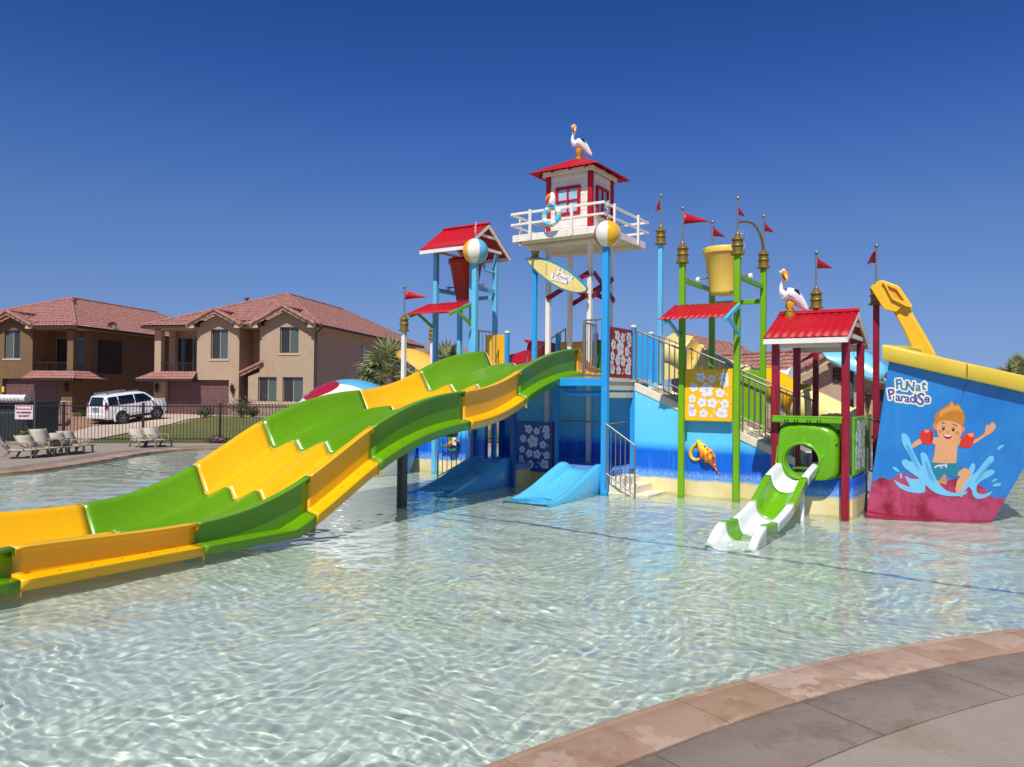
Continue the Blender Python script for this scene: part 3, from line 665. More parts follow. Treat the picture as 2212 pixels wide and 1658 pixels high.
mb = F(); l_, r_ = onb(1209, 760, 2.75).x, onb(1282, 760, 2.75).x; mb.span((l_, 2.75, 2.03), (r_, 2.79, 2.95)); mb.build('deck_panel', M('ochre_panel', rgb(226, 164, 40), .4), dk_, bevel=.01)
mb = F(); l_, r_ = onb(1289, 760, 2.2).x, onb(1302, 760, 2.2).x; mb.span((l_, 2.2, 2.0), (r_, 2.24, 2.93)); mb.build('deck_panel', M('grass_green_panel', rgb(52, 120, 8), .4), dk_, bevel=.01)
pA, pB = onb(1205, 760, 2.77).x, onb(1287, 760, 2.2).x
for a, b, z0, z1, lab in ((onb(1095, 760, 1.3).x, 1.3, 1.6, onb(1092, 720, 1.3).z, 'short blue deck post with cream cap beside the plain yellow panel'), (pA, 2.77, 1.6, 3.12, 'short blue deck post at the left end of the ochre panel'), (pB, 2.2, 1.6, 3.05, 'short blue deck post left of the dark green panel')):
    t_ = thing('deck_post', lab, 'post', FR @ Vector((a, b, z0)), 'short blue deck posts')
    mb = F(); post(mb, a, b, z0, z1, .09); mb.build('shaft', BPO, t_, bevel=.01)
    mb = F(); mb.lathe([(.062, 0), (.062, .02), (.03, .045), (0, .05)], (a, b, z1), 12); mb.build('post_cap', CRM, t_, smooth=50)
# ---- small blue slides
def blue_slide(a0, a1, label, m):
    t_ = thing('small_slide', label, 'water slide', FR @ Vector(((a0+a1)/2, -1.3, 0)), 'small blue slides under the deck')
    prof = [(-.30, .37, .0), (-.40, .365, .11), (-.55, .34, .145), (-.80, .26, .15), (-1.15, .15, .14), (-1.5, .055, .11), (-1.85, .0, .07), (-2.15, -.03, .035), (-2.4, -.06, .02)]
    P = smoothpoly(prof, 4, False); rows = []
    for b, z, h in P:
        r = z+h; k = .55 if b > -.5 else 1
        rows.append([Vector(p) for p in ((a0-.02, b, -.36), (a0-.02, b, r-.03), (a0, b, r), (a0+.07, b, r), (a0+.10, b, r-.02), (a0+.15, b, z+.015), (a0+.2, b, z), (a1-.2, b, z), (a1-.15, b, z+.015), (a1-.10, b, r-.02), (a1-.07, b, r), (a1, b, r), (a1+.02, b, r-.03), (a1+.02, b, -.36))])
    F().sheet(rows).build('slide_body', m, t_, smooth=45, solid=.01, caust=True)
blue_slide(-2.12, -1.32, 'small sunlit sky blue slide dipping into the water beside the tall blue post', BSL)
blue_slide(-4.15, -3.3, 'small dark blue slide in the shade under the deck, left of the blue flower panel', M('deep_blue_slide_plastic', rgb(84, 186, 246), .3, var=.06, coat=.3))

# foam where the sliding water meets the pool
FOAM = M('white_foam', rgb(226, 234, 232), .6, var=.05)
mb = MB(); rr = random.Random(21)
for u, v, n_, sx_ in ((335, 1139, 60, .16), (250, 1146, 40, .12), (300, 1133, 26, .2), (560, 1092, 24, .1)):
    c = W(u, v, .03)
    for i in range(n_): mb.ball(c+Vector((rr.gauss(0, sx_), rr.gauss(0, .06), rr.uniform(-.02, .012))), (rr.uniform(.012, .03), rr.uniform(.012, .03), rr.uniform(.006, .014)), 7, 5)
mb.build('pool_foam', FOAM, kind='stuff', smooth=180)
# ================================================================== LIFEGUARD TOWER
LX, LY = (-3.39, -2.41), (1.15, 2.1)
tw = thing('lifeguard_tower', 'white lifeguard tower with red pyramid roof and white railed balcony on four tall legs', 'tower', FR @ Vector((-2.96, 1.6, 2.0)))
for a in LX:
    for b in LY: mb = F(); post(mb, a, b, .3, 4.94, .092); mb.build('leg', WHT, tw, bevel=.008)
def xb(p, q): mb = F(); mb.bar(p, q, .03, .10); mb.build('cross_brace', RPO, tw)
for (x0, y0), (x1, y1) in (((LX[0], LY[0]), (LX[1], LY[0])), ((LX[1], LY[0]), (LX[1], LY[1])), ((LX[1], LY[1]), (LX[0], LY[1]))):
    o_ = Vector((0, -.06, 0)) if y0 == y1 == LY[0] else (Vector((.06, 0, 0)) if x0 == x1 else Vector((0, .06, 0)))
    xb(Vector((x0, y0, 3.74))+o_, Vector((x1, y1, 4.22))+o_); xb(Vector((x0, y0, 4.22))+o_*1.6, Vector((x1, y1, 3.74))+o_*1.6)
D0, D1, E0, E1 = -3.91, -1.87, .6, 2.64
ZD = 5.03
mb = F()
for i in range(12): w_ = (D1-D0)/12; mb.span((D0+i*w_+.004, E0, ZD-.045), (D0+(i+1)*w_-.004, E1, ZD))
mb.build('balcony_floor', WHT, tw)
mb = F()
for i in range(5): b = E0+.25+i*(E1-E0-.5)/4; mb.span((D0+.03, b-.02, ZD-.13), (D1-.03, b+.02, ZD-.046))
mb.span((D0+.03, E0+.47, ZD-.21), (D1-.03, E0+.53, ZD-.131)); mb.span((D0+.03, E1-.57, ZD-.21), (D1-.03, E1-.51, ZD-.131)); mb.each('joist', WHT, tw)
mb = F(); mb.span((D0-.02, E0-.03, ZD-.13), (D1+.02, E0-.001, ZD+.012)); mb.span((D0-.02, E1+.001, ZD-.13), (D1+.02, E1+.03, ZD+.012)); mb.span((D0-.032, E0, ZD-.128), (D0-.002, E1, ZD+.01)); mb.span((D1+.002, E0, ZD-.128), (D1+.032, E1, ZD+.01)); mb.each('balcony_fascia', WHT, tw, bevel=.004)
mb = F()
for i in range(9):
    a = D0+.1+i*.23
    for dz in (-.02, -.08):
        for da in (0, .035): mb.box((a+da, E0-.032, ZD+dz-.005), (.008, .008, .008))
mb.build('bolt_heads', GST, tw)
rl = []
for h, t_ in ((.42, .05), (.20, .045)):
    mb = F(); z = ZD+h
    mb.span((D0-.03, E0-.075, z), (D1+.075, E0-.032, z+t_)); mb.span((D0-.03, E1+.032, z), (D1+.075, E1+.075, z+t_)); mb.span((D1+.034, E0-.03, z+.002), (D1+.073, E1+.03, z+t_-.002)); mb.span((D0-.073, E0-.03, z+.002), (D0-.034, E1+.03, z+t_-.002))
    mb.each('balcony_rail', WHT, tw, bevel=.006)
for a, b in ((D0+.45, E0-.10), (D0+1.42, E0-.10), (D0+.45, E1+.10), (D0+1.42, E1+.10), (D1+.10, E0+.35), (D1+.10, E0+1.5), (D0-.10, E0+.4), (D0-.10, E0+1.5)):
    mb = F(); mb.box((a, b, ZD+.175), (.05 if abs(b-E0) < .2 or abs(b-E1) < .2 else .045, .045, .63)); mb.build('rail_post', WHT, tw, bevel=.005)
# cabin
cb0, cb1, cc0, cc1 = LX[0], LX[1], LY[0], LY[1]
CZ = 6.34
mb = F(); mb.span((cb0, cc0, ZD), (cb1, cc1, CZ))
for i in range(8):
    z = ZD+.02+i*.162
    for (p, q) in (((cb0, cc0-.012), (cb1, cc0-.0)), ((cb1, cc0), (cb1+.012, cc1)), ((cb0, cc1), (cb1, cc1+.012)), ((cb0-.012, cc0), (cb0, cc1))): mb.span((p[0], p[1], z), (q[0], q[1], z+.152))
cab = mb.build('cabin_wall', WHT, tw)
for a, b in ((cb0, cc0), (cb1, cc0), (cb0, cc1), (cb1, cc1)):
    mb = F(); mb.box((a+(.0), b, (ZD+CZ)/2+.003), (.10, .10, CZ-ZD+.004)); mb.build('corner_board', RED, tw, bevel=.006)
PANE = M('sky_blue_painted_pane', rgb(160, 204, 228), .15, var=.15, scale=6, coat=.5)
def tw_window(T, w_, h_):
    """red frame with a cross bar over four pale blue panes"""
    mb = MB(T); q = .06
    for s_ in (-1, 1): mb.box((s_*(w_/2-q/2), -.03, 0), (q, .05, h_)); mb.box((0, -.03, s_*(h_/2-q/2)), (w_-2*q, .048, q))
    mb.box((0, -.03, 0), (.035, .046, h_-2*q)); mb.box((0, -.03, 0), (w_-2*q, .042, .035))
    f = mb.build('window', RED, tw, bevel=.005); mb = MB(T); mb.box((0, -.014, 0), (w_-.04, .012, h_-.04)); mb.build('pane', PANE, f)
tw_window(FR @ Matrix.Translation((-2.92, cc0-.008, 5.76)), .58, .60)
tw_window(FR @ Matrix.Translation((cb1+.008, 1.62, 5.76)) @ Matrix.Rotation(PI/2, 4, 'Z'), .54, .62)
# pyramid roof of corrugated red sheet with rafter tails and fascia
rc, rh, ez, ap = Vector((-2.90, 1.625, 0)), .80, 6.36, 6.80
def pyr_side(mb, rot, n=12):
    rows = []
    for j in range(7):
        t = j/6; hw = rh*(1-t); row = []
        for i in range(n*4+1):
            x = -rh+2*rh*i/(n*4); x = max(-hw, min(hw, x)); row.append(rc + rot @ Vector((x, -hw, ez+(ap-ez)*t+.012*(.5+.5*math.sin(x/(2*rh)*n*2*PI)))))
        rows.append(row)
    mb.sheet(rows)
mb = F()
for k in range(4): pyr_side(mb, Matrix.Rotation(k*PI/2, 3, 'Z'))
roof = mb.build('roof', RED, tw, smooth=40, solid=.012)
mb = F()
for k in range(4):
    q = Matrix.Rotation(k*PI/2, 3, 'Z')
    mb.box(rc + q @ Vector((0, -.58, 6.355)), (1.16, .02, .10), q)
mb.each('eave_board', WHT, roof)
mb = F()
for k in range(4):
    q = Matrix.Rotation(k*PI/2, 3, 'Z')
    for x in (-.3, .12, .48): mb.bar(rc + q @ Vector((x, -.735, 6.35)), rc + q @ Vector((x, -.45, 6.50)), .025, .05)
mb.each('rafter', RPO, roof)
# ================================================================== FLAG POLES AND GREEN TOWER
def pole(label, a, b, z0, z1, m, yaw, w_=.09, name='flag_pole', caust=False, **k):
    t_ = thing(name, label, 'flag pole', FR @ Vector((a, b, z0)), 'flag poles around the play structure')
    mb = F(); post(mb, a, b, z0, z1, w_); mb.build('shaft', m, t_, bevel=.01, caust=caust); finial(t_, a, b, z1, yaw, **k); return t_
def la(u, v, b): return onb(u, v, b)
gt = thing('green_bucket_tower', 'four lime green posts with bronze caps and red pennants carrying a tipping bucket frame', 'tower', FR @ Vector((.45, .8, 0)))
GPS = ((0, 0, 4.05, R(6), 'l'), (.95, .05, 4.12, R(62), 'r'), (.02, 1.52, 4.1, R(48), 'bl'), (.98, 1.55, 4.1, R(52), 'br'))
for a, b, z1, yaw, _ in GPS:
    mb = F(); post(mb, a, b, -.36, z1, .1); p_ = mb.build('post', GPO, gt, bevel=.012, caust=True); OFF[p_.name] = OFF[gt.name]; finial(p_, a, b, z1, yaw)
for a in (0, .96):
    mb = F(); mb.span((a-.035, .05, 3.72), (a+.035, 1.5, 3.80)); mb.build('bearing_beam', GPO, gt, bevel=.006)
mb = F(); mb.span((.05, 1.47, 3.45), (.93, 1.55, 3.53)); mb.build('back_beam', GPO, gt, bevel=.006)
mb = F(); mb.tube([(-.02, .80, 3.88), (.99, .80, 3.88)], .015, 8); mb.build('axle', STL, gt, smooth=60)
mb = F()
for a in (-.01, .95): mb.lathe([(.0, -.035), (.05, -.03), (.055, 0), (.05, .03), (0, .035)], (a+.01, .80, 3.86), 12, Matrix.Rotation(PI/2, 3, 'Y'))
mb.each('bearing', WPL, gt, smooth=50)
mb = F(); mb.tube(smoothpoly([(.98, 1.53, 4.46), (.978, 1.36, 4.66), (.972, 1.0, 4.79), (.962, .55, 4.78), (.952, .08, 4.68)], 5, False), .022, 10); mb.build('arched_pipe', BRA, gt, smooth=60)
mb = F(); mb.span((.06, 1.50, 1.25), (.93, 1.54, 2.22)); mb.build('back_panel', GPO, gt, bevel=.008)
def bucket(label, a, b, zt, zb, rt, rb, m, tilt=0):
    t_ = thing('tipping_bucket', label, 'bucket', FR @ Vector((a, b, zb)), 'tipping water buckets')
    rot = Matrix.Rotation(tilt, 3, 'X'); h = zt-zb; c = Vector((a, b, zb))
    F().lathe([(0, 0), (rb*.92, 0), (rb, .025), (rb*1.0, .05), (rt*.97, h-.1), (rt, h-.09), (rt*.985, h-.02), (rt*.99, h), (rt*.9, h), (rt*.88, h-.02), (rb*.9, .08), (0, .06)], c, 40, rot).build('bucket_body', m, t_, smooth=40)
    F().lathe([(rt*.99, h-.10), (rt*1.06, h-.095), (rt*1.07, h-.05), (rt*1.065, h-.01), (rt*1.03, h+.008), (rt*.94, h+.004), (rt*.92, h-.03)], c, 40, rot).build('bucket_rim', m, t_, smooth=50); return t_
bucket('yellow tipping bucket hanging between the four green posts', .47, .80, 4.39, 3.56, .345, .235, M('bucket_yellow_plastic', rgb(238, 200, 90), .42, var=.08, scale=2, wear=.25, wearcol=rgb(240, 215, 130)))
pole('tall pale blue flag pole right of the white tower', -1.0, 1.45, .3, 4.72, BLP, R(96))
def awning(label, par_a0, par_a1, b1, z1, b0, z0, slope_m, frame_m, ext, brb, brz):
    t_ = thing('awning', label, 'awning', FR @ Vector(((par_a0+par_a1)/2, (b0+b1)/2, z0)), 'red corrugated awnings')
    corr(F(), (par_a0-ext, b1, z1), (par_a1+ext*.3, b1, z1), (par_a0-ext, b0, z0), 11, .02, 3).build('roof_sheet', slope_m, t_, smooth=50, solid=.01)
    for a in (par_a0-ext*.2, par_a1+.06):
        mb = F(); mb.bar((a, b1+.02, z1-.04), (a, b0+.02, z0-.04), .04, .06); mb.build('frame_arm', frame_m, t_)
        mb = F(); mb.bar((a, b1, z1-brz), (a, b1+(b0-b1)*brb, z1+(z0-z1)*brb-.08), .04, .06); mb.build('brace', frame_m, t_)
    return t_
awning('red corrugated awning on pale blue brackets fixed to the green posts', 0, .95, -.06, 3.30, -.80, 2.99, RED, CYP, .12, .72, .52)
# ================================================================== PALE BLUE BUCKET TOWER (left)
PA, PB = (-5.92, -4.93), (.53, 1.42)
bt = thing('blue_bucket_tower', 'pale blue posted tower with red gabled roof, left of the white lifeguard tower', 'tower', FR @ Vector((-5.42, .97, 0)))
for a in PA:
    for b in PB: mb = F(); post(mb, a, b, -.36, 4.86, .1); mb.build('post', BLP, bt, bevel=.012, caust=True)
for a in PA: mb = F(); mb.span((a-.035, PB[0]+.05, 3.98), (a+.035, PB[1]-.05, 4.07)); mb.build('bearing_beam', BLP, bt, bevel=.006)
mb = F(); mb.span((PA[0]+.05, PB[1]-.04, 3.86), (PA[1]-.05, PB[1]+.04, 3.94)); mb.build('back_beam', BLP, bt, bevel=.006)
mb = F(); mb.tube([(PA[0], .97, 4.13), (PA[1], .97, 4.13)], .018, 8); mb.build('axle', STL, bt, smooth=60)
mb = F()
for a in PA: mb.lathe([(.0, -.035), (.05, -.03), (.055, 0), (.05, .03), (0, .035)], (a, .97, 4.11), 12, Matrix.Rotation(PI/2, 3, 'Y'))
mb.each('bearing', WPL, bt, smooth=50)
mb = F(); mb.tube(smoothpoly([(-4.93, 1.36, 4.45), (-4.93, 1.12, 4.45), (-4.95, 1.02, 4.52), (-4.97, 1.0, 4.95)], 4, False), .028, 10); mb.build('water_pipe', BLP, bt, smooth=60)
def gable(par, a0, a1, b0, bm_, b1, ze, zr, n, mroof, name='roof'):
    """gabled roof along a: two corrugated slopes, ridge cap, white barge boards, rafters"""
    mb = F(); corr(mb, (a0, bm_, zr), (a1, bm_, zr), (a0, b0, ze), n, .016, 3); corr(mb, (a0, bm_, zr), (a1, bm_, zr), (a0, b1, ze), n, .016, 3)
    rf = mb.build(name, mroof, par, smooth=50, solid=.01)
    mb = F(); mb.prism([Vector((a0, bm_-.08, zr-.01)), Vector((a0, bm_, zr+.045)), Vector((a0, bm_+.08, zr-.01))], [Vector((a1, bm_-.08, zr-.01)), Vector((a1, bm_, zr+.045)), Vector((a1, bm_+.08, zr-.01))]); mb.build('ridge_cap', mroof, rf)
    mb = F()
    for a in (a0+.015, a1-.015):
        for b, ss in ((b0, 1), (b1, -1)): mb.bar((a, b+.01*ss, ze-.05), (a, bm_, zr-.045), .03, .075)
    mb.each('barge_board', WHT, rf)
    mb = F()
    for b in (b0+.012, b1-.012): mb.box(((a0+a1)/2, b, ze-.045), (a1-a0-.002, .024, .075))
    mb.each('eave_board', WHT, rf)
    mb = F()
    for a in (a0+.05, a1-.05): mb.box((a, bm_, ze+.05), (.04, (b1-b0)*.62, .06)); mb.box((a, bm_, ze+(zr-ze)*.55), (.038, (b1-b0)*.36, .05))
    mb.each('tie_beam', WHT, rf); return rf
gable(bt, -6.05, -4.80, .10, .97, 1.84, 4.85, 5.46, 12, RED)
bucket('dark red tipping bucket hanging under the red gabled roof of the pale blue tower', -5.42, .97, 4.72, 3.80, .375, .22, RBK)
awning('red corrugated awning on lime green brackets fixed to the pale blue tower', -5.92, -4.93, .44, 3.70, -.36, 3.40, RED, GPO, .12, .6, .5)
# ---- beach balls on posts with water jets
def beachball(c, r, cols, label, z_bot, m, a, b, w_, own_post):
    t_ = thing('beach_ball', label, 'beach ball', FR @ Vector((a, b, z_bot)), 'beach balls on posts')
    if own_post: mb = F(); post(mb, a, b, z_bot, c[2]-r*.9, w_); mb.build('shaft', m, t_, bevel=.012, caust=True)
    n = len(cols)
    for k, (m_, th0, th1) in enumerate(cols):
        mb = F(); rows = []
        for i in range(13):
            t = R(th0)+(R(th1)-R(th0))*i/12; rows.append([Vector((c[0]+r*math.sin(p)*math.cos(t), c[1]+r*math.sin(p)*math.sin(t), c[2]+r*math.cos(p))) for p in [PI*j/20 for j in range(21)]])
        mb.sheet(rows).build('ball_stripe', m_, t_, smooth=180)
    mb = F(); mb.tube([(c[0], c[1], c[2]+r-.02), (c[0], c[1], c[2]+r+.2)], .008, 6); mb.build('nozzle', STL, t_)
    return t_
BW, BY, BB, BRD = M('ball_white', rgb(238, 234, 226), .3, var=.04, coat=.3), M('ball_yellow', rgb(236, 182, 36), .3, var=.06, coat=.3), M('ball_blue', rgb(100, 184, 222), .3, var=.06, coat=.3), M('ball_red', rgb(170, 20, 36), .3, var=.06, coat=.3)
# view direction to the ball sits near local angle -118 deg
beachball((-1.19, -.55, 4.59), .24, [(BY, -64, -4), (BW, -124, -64), (BRD, -184, -124), (BW, -4, 56), (BB, 56, 116), (BW, 116, 176)], 'yellow and white beach ball on top of the tall blue corner post', 4.3, BPO, -1.19, -.55, .115, False)
beachball((-4.65, .25, 4.73), .27, [(BB, -35, 25), (BW, -91, -35), (BY, -151, -91), (BW, 25, 85), (BRD, 85, 145), (BW, 145, 209)], 'pale blue and white beach ball on a post before the red bucket', -.36, BLP, -4.65, .25, .11, True)
WJ = bpy.data.materials.new('water_spray'); WJ.use_nodes = True; t = WJ.node_tree; b_ = t.nodes['Principled BSDF']; b_.inputs['Base Color'].default_value = (.9, .94, .97, 1); b_.inputs['Roughness'].default_value = .1; b_.inputs['Alpha'].default_value = .55
def jet(a, b, z, h, label, sp=.03, n=60):
    mb = F(); rr = random.Random(int(h*1000))
    for i in range(n):
        t = rr.random()**.8; r = sp*(.25+t*.9); zz = z+h*t; mb.ball((a+rr.gauss(0, r*.5), b+rr.gauss(0, r*.5), zz), rr.uniform(.005, .013), 6, 4)
    mb.build('water_jet', WJ, None, smooth=180, label=label, cat='water jet', group='little water jets')
jet(-1.19, -.55, 4.84, .34, 'white water jet spraying up from the yellow and white beach ball', .035, 80)
jet(-4.65, .25, 5.0, .34, 'thin water jet spraying up from the pale blue and white beach ball', .02, 60)
jet(.86, .6, 4.15, .5, 'splash of water falling into the yellow tipping bucket', .06, 70)
# pole with bronze cap below the tower balcony, carrying the surfboard
t_ = thing('sign_pole', 'blue pole with bronze cap just under the white tower balcony, behind the surfboard', 'pole', FR @ Vector((-3.62, .9, 2.0)))
mb = F(); post(mb, -3.60, .95, 2.0, 4.6, .09); mb.build('shaft', BPO, t_, bevel=.01)
MB(FR).lathe([(.09, 0), (.1, .02), (.075, .04), (.07, .1), (.09, .125), (.095, .14), (.07, .15), (0, .152)], (-3.60, .95, 4.6), 20).build('bell', BRA, t_, smooth=50)
# flag poles left
pole('white flag pole with bronze cap in front of the palm', *(la(872, 800, -.1).xy), -.36, la(873, 716, -.1).z, WHT, R(6), caust=True)
q = la(934, 735, 3.2); pole('white flag pole further back, half hidden by a pale blue post', q.x, q.y, 0, q.z, WHT, R(20), fl=.5)
q = onb(1763, 668, .95); pole('crimson flag pole rising behind the gabled red hut roof', q.x, q.y, 0, q.z, RPO, R(38))
q = onb(1893, 660, .75); pole('crimson flag pole with edge-on pennant behind the yellow spade', q.x, q.y, 0, q.z, RPO, R(85))
# ================================================================== CRIMSON HUT WITH CRAWL BOX AND SLIDE
ht = thing('play_hut', 'small hut with gabled red roof on crimson posts above the green crawl box', 'hut', FR @ Vector((2.35, -.3, 0)))
for a, b, z0 in ((1.84, -.93, -.36), (2.83, -.93, -.36), (1.86, .33, .3), (2.83, .33, .3)):
    mb = F(); post(mb, a, b, z0, 2.58, .105); mb.build('post', RPO, ht, bevel=.012, caust=True)
gable(ht, 1.72, 2.90, -1.20, -.25, .72, 2.60, 3.05, 10, RED)
mb = F(); mb.span((1.84, .52, 2.47), (2.83, .56, 2.56)); mb.span((1.89, -.95, 2.47), (2.78, -.91, 2.55)); mb.each('top_beam', WHT, ht)
hb = F(); hb.span((1.84, -.86, -.36), (2.92, .45, .56)); hb.build('hut_base', MUR, ht, caust=True)
cbx = thing('crawl_box', 'glossy lime green crawl box with a round opening below the red hut roof', 'play box', FR @ Vector((2.33, -.9, .56)))
# moulded front: a rounded rectangle bulging outwards round a circular opening
def front_pt(f, t):
    """f 0 at the opening .. 1 at the outer edge, t angle"""
    c, s_ = math.cos(t), math.sin(t); ro = .235
    k = 1/((abs(c)/.44)**6+(abs(s_)/.44)**6)**(1/6)
    r = ro+(k-ro)*f
    x = 2.26+r*c+(.06*f); z = .80+ (r*s_ if s_ > 0 else r*s_*(1-.38*f)) + f*(.155 if s_ > 0 else .0)*abs(s_)
    bulge = .19*math.sin(min(1, (1-f)*3.2)*PI/2)
    return Vector((x, -.90-bulge, z))
rows = [[front_pt(j/10, 2*PI*i/64) for i in range(65)] for j in range(11)]
mb = F(); mb.sheet(rows)
mb.build('moulded_front', LIM, cbx, smooth=50, solid=.012)
mb = F(); mb.sheet([[Vector((2.26+r*math.cos(2*PI*i/48), bb, .80+r*math.sin(2*PI*i/48))) for i in range(49)] for r, bb in ((.235, -.95), (.235, -1.115), (.245, -1.135), (.262, -1.135), (.275, -1.12), (.278, -1.09))])
mb.build('opening_ring', LIM, cbx, smooth=50)
mb = F(); mb.box((2.32, -.99, 1.435), (.98, .24, .035)); mb.box((2.32, -1.10, 1.40), (.98, .02, .09)); mb.build('top_ledge', LIM, cbx, bevel=.01)
mb = F(); mb.span((1.88, -.90, .57), (1.90, -.85, 1.42)); mb.span((2.74, -.90, .57), (2.775, -.86, 1.42)); mb.each('side_frame', LIM, cbx)
mb = F(); mb.bar((2.74, -1.02, 1.09), (2.50, -1.08, .80), .02, .085, up=(0, 1, 0)); mb.build('side_flap', LIM, cbx)
mb = F(); mb.bar((1.90, -1.0, 1.0), (1.885, -1.05, .70), .02, .07, up=(0, 1, 0)); mb.build('side_flap', LIM, cbx)
mb = F(); mb.prism([Vector((2.53, -1.06, 1.44)), Vector((2.78, -.95, 1.44)), Vector((2.78, -.95, 1.28)), Vector((2.72, -.97, 1.26))], [Vector((2.53, -1.03, 1.44)), Vector((2.78, -.92, 1.44)), Vector((2.78, -.92, 1.28)), Vector((2.72, -.94, 1.26))]); mb.build('corner_gusset', LIM, cbx)
mb = F()
for a in (2.02, 2.06, 2.16, 2.2, 2.34, 2.38, 2.48, 2.52): mb.box((a, -1.112, 1.375), (.012, .014, .05))
mb.build('hinge_clips', BLK, cbx)
mb = F(); mb.span((1.9, -.86, .56), (2.9, .44, .6)); mb.build('floor_pad', LIM, cbx)
flower_panel('flower_panel', 'narrow lime green panel with white hibiscus flowers on the right side of the crawl box', Tn(2.915, -.84, .60, PI/2), .98, .85, M('lime_panel_board', rgb(104, 178, 16), .35, var=.06), M('green_vein', rgb(70, 130, 20)))
mb = F(); mb.span((2.90, .36, .58), (2.93, .80, 1.46)); mb.build('side_board', LIM, ht)
picket_rail('hut_railing', 'steel handrail behind the plain lime board beside the blue sand bucket', (2.95, .25, .52), (3.5, .6, .25), .9, n=3, group='steel hut railings')
# half pipe slide
hs_ = thing('half_pipe_slide', 'white and lime half pipe slide running from the round opening into the water', 'water slide', FR @ Vector((2.1, -2.6, 0)))
jL = [(1681, 994), (1652, 1024.5), (1621, 1079), (1579, 1118.5), (1552.6, 1126), (1526, 1156)]
jR = [(1773, 1000), (1744, 1034), (1714, 1091), (1680, 1131), (1656, 1139), (1624, 1170)]
aL, aR = [1.90, 1.90, 1.90, 1.88, 1.86, 1.82], [2.46, 2.46, 2.45, 2.43, 2.41, 2.37]
J = []
for i in range(6):
    p, q = ona(*jL[i], aL[i]), ona(*jR[i], aR[i]); J.append(((p.y+q.y)/2, (p.z+q.z)/2, aL[i], aR[i]))
def jip(s_):                                   # smooth in between the joints
    i = min(int(s_), 4); t = s_-i; g = lambda k: J[max(0, min(5, k))]
    p = [g(i-1), g(i), g(i+1), g(i+2)]
    return [.5*((2*p[1][c])+(-p[0][c]+p[2][c])*t+(2*p[0][c]-5*p[1][c]+4*p[2][c]-p[3][c])*t*t+(-p[0][c]+3*p[1][c]-3*p[2][c]+p[3][c])*t**3) for c in range(4)]
for k, m_ in enumerate((WPL, LIM, WPL, LIM, WPL)):
    rows = []
    for i in range(11):
        s_ = k+i/10; b, z, l, r = jip(s_); dep = .225
        if s_ > 4: z -= .20*(s_-4)**2.2
        fl_ = 1-.0*s_
        row = [Vector((l-.012, b, z-.12-.1*(k == 4))), Vector((l-.012, b, z-.012)), Vector((l, b, z)), Vector((l+.065, b, z)), Vector((l+.075, b, z-.012))]
        cx_, hw = (l+r)/2, (r-l)/2-.08
        for j in range(1, 12):
            t = PI*j/12; row.append(Vector((cx_-hw*math.cos(t), b, z-.012-dep*math.sin(t)**.8)))
        row += [Vector((r-.075, b, z-.012)), Vector((r-.065, b, z)), Vector((r, b, z)), Vector((r+.012, b, z-.012)), Vector((r+.012, b, z-.12-.1*(k == 4)))]
        if k == 4: row = row[:8]+row[-8:] if False else row
        rows.append(row)
    F().sheet(rows).build('slide_section', m_, hs_, smooth=40, solid=.01, caust=True)
mb = F(); mb.tube([(2.38, -1.6, -.36), (2.38, -1.6, .48)], .03, 10); mb.build('support_leg', WPL, hs_, smooth=60, caust=True)
# ================================================================== GIANT SAND BUCKET (ship shaped play tower)
bk = thing('sand_bucket', 'giant blue sand bucket with yellow rim, a swimming boy and lettering painted on its front', 'play tower', FR @ Vector((4, .5, 0)))
p0, p1 = onb(1872, 1112, -.46), onb(2144, 1127, -.08)
p0.z = p1.z = 0
t0 = onb(1921, 776, -.62); t1 = onb(2296, 868, -.30)
def mixv(a, b, t): return a+(b-a)*t
def frontpt(s_, h):                            # s across the face, h 0 water .. 1 under the rim (negative: below the water)
    lo = mixv(p0, p1, s_); hi = mixv(t0, t1, s_); q = mixv(lo, hi, h)
    q = q + Vector((.07, -1, 0)).normalized()*(.30*s_*(1-s_)*(1+.25*h)*1.2)
    return q
back = [p1+Vector((-.22, 1.35, 0)), Vector((4.1, 2.1, 0)), Vector((3.5, 1.9, 0)), p0+Vector((.28, 1.0, 0))]
backt = [back[0]+(t1-p1)*1.05, Vector((4.9, 2.4, t1.z+.1)), Vector((3.8, 2.2, t0.z-.05)), t0+Vector((.28, 1.05, 0))]
NS = 24
def ringpts(h):
    r = [frontpt(i/NS, h) for i in range(NS+1)]
    c = [r[-1]]+[mixv(p, q, h) for p, q in zip(back, backt)]+[r[0]]
    return r+smoothpoly([tuple(x) for x in c], 6, False)[1:-1]
hs__ = [-.17]+[-.12+1.12*j/30 for j in range(31)]
def mat_bucket():
    m, t, b = nmat('bucket_blue_gelcoat')
    c = mixc(t, ramp(t, noise(t, 1.3, detail=6), [(.3, (0, 0, 0, 1)), (.7, (1, 1, 1, 1))]), rgb(28, 118, 200), rgb(44, 142, 218))
    st_ = noise(t, 1, pos(t, (9, 9, .5)), detail=6, rough=.65)
    c = mixc(t, mth(t, 'MULTIPLY', ramp(t, st_, [(.5, (0, 0, 0, 1)), (.75, (1, 1, 1, 1))]), .25), c, rgb(80, 160, 220))
    sx = t.nodes.new('ShaderNodeSeparateXYZ'); g = t.nodes.new('ShaderNodeNewGeometry'); t.links.new(g.outputs['Position'], sx.inputs[0])
    c2 = mixc(t, ramp(t, noise(t, 2.6, detail=7, rough=.6), [(.38, (0, 0, 0, 1)), (.56, (1, 1, 1, 1))]), rgb(140, 8, 40), rgb(190, 70, 108))
    c = mixc(t, ramp(t, sx.outputs[2], [(.33, (1, 1, 1, 1)), (.345, (0, 0, 0, 1))]), c, c2)
    t.links.new(c, b.inputs['Base Color']); b.inputs['Roughness'].default_value = .4; b.inputs['Coat Weight'].default_value = .2; return m
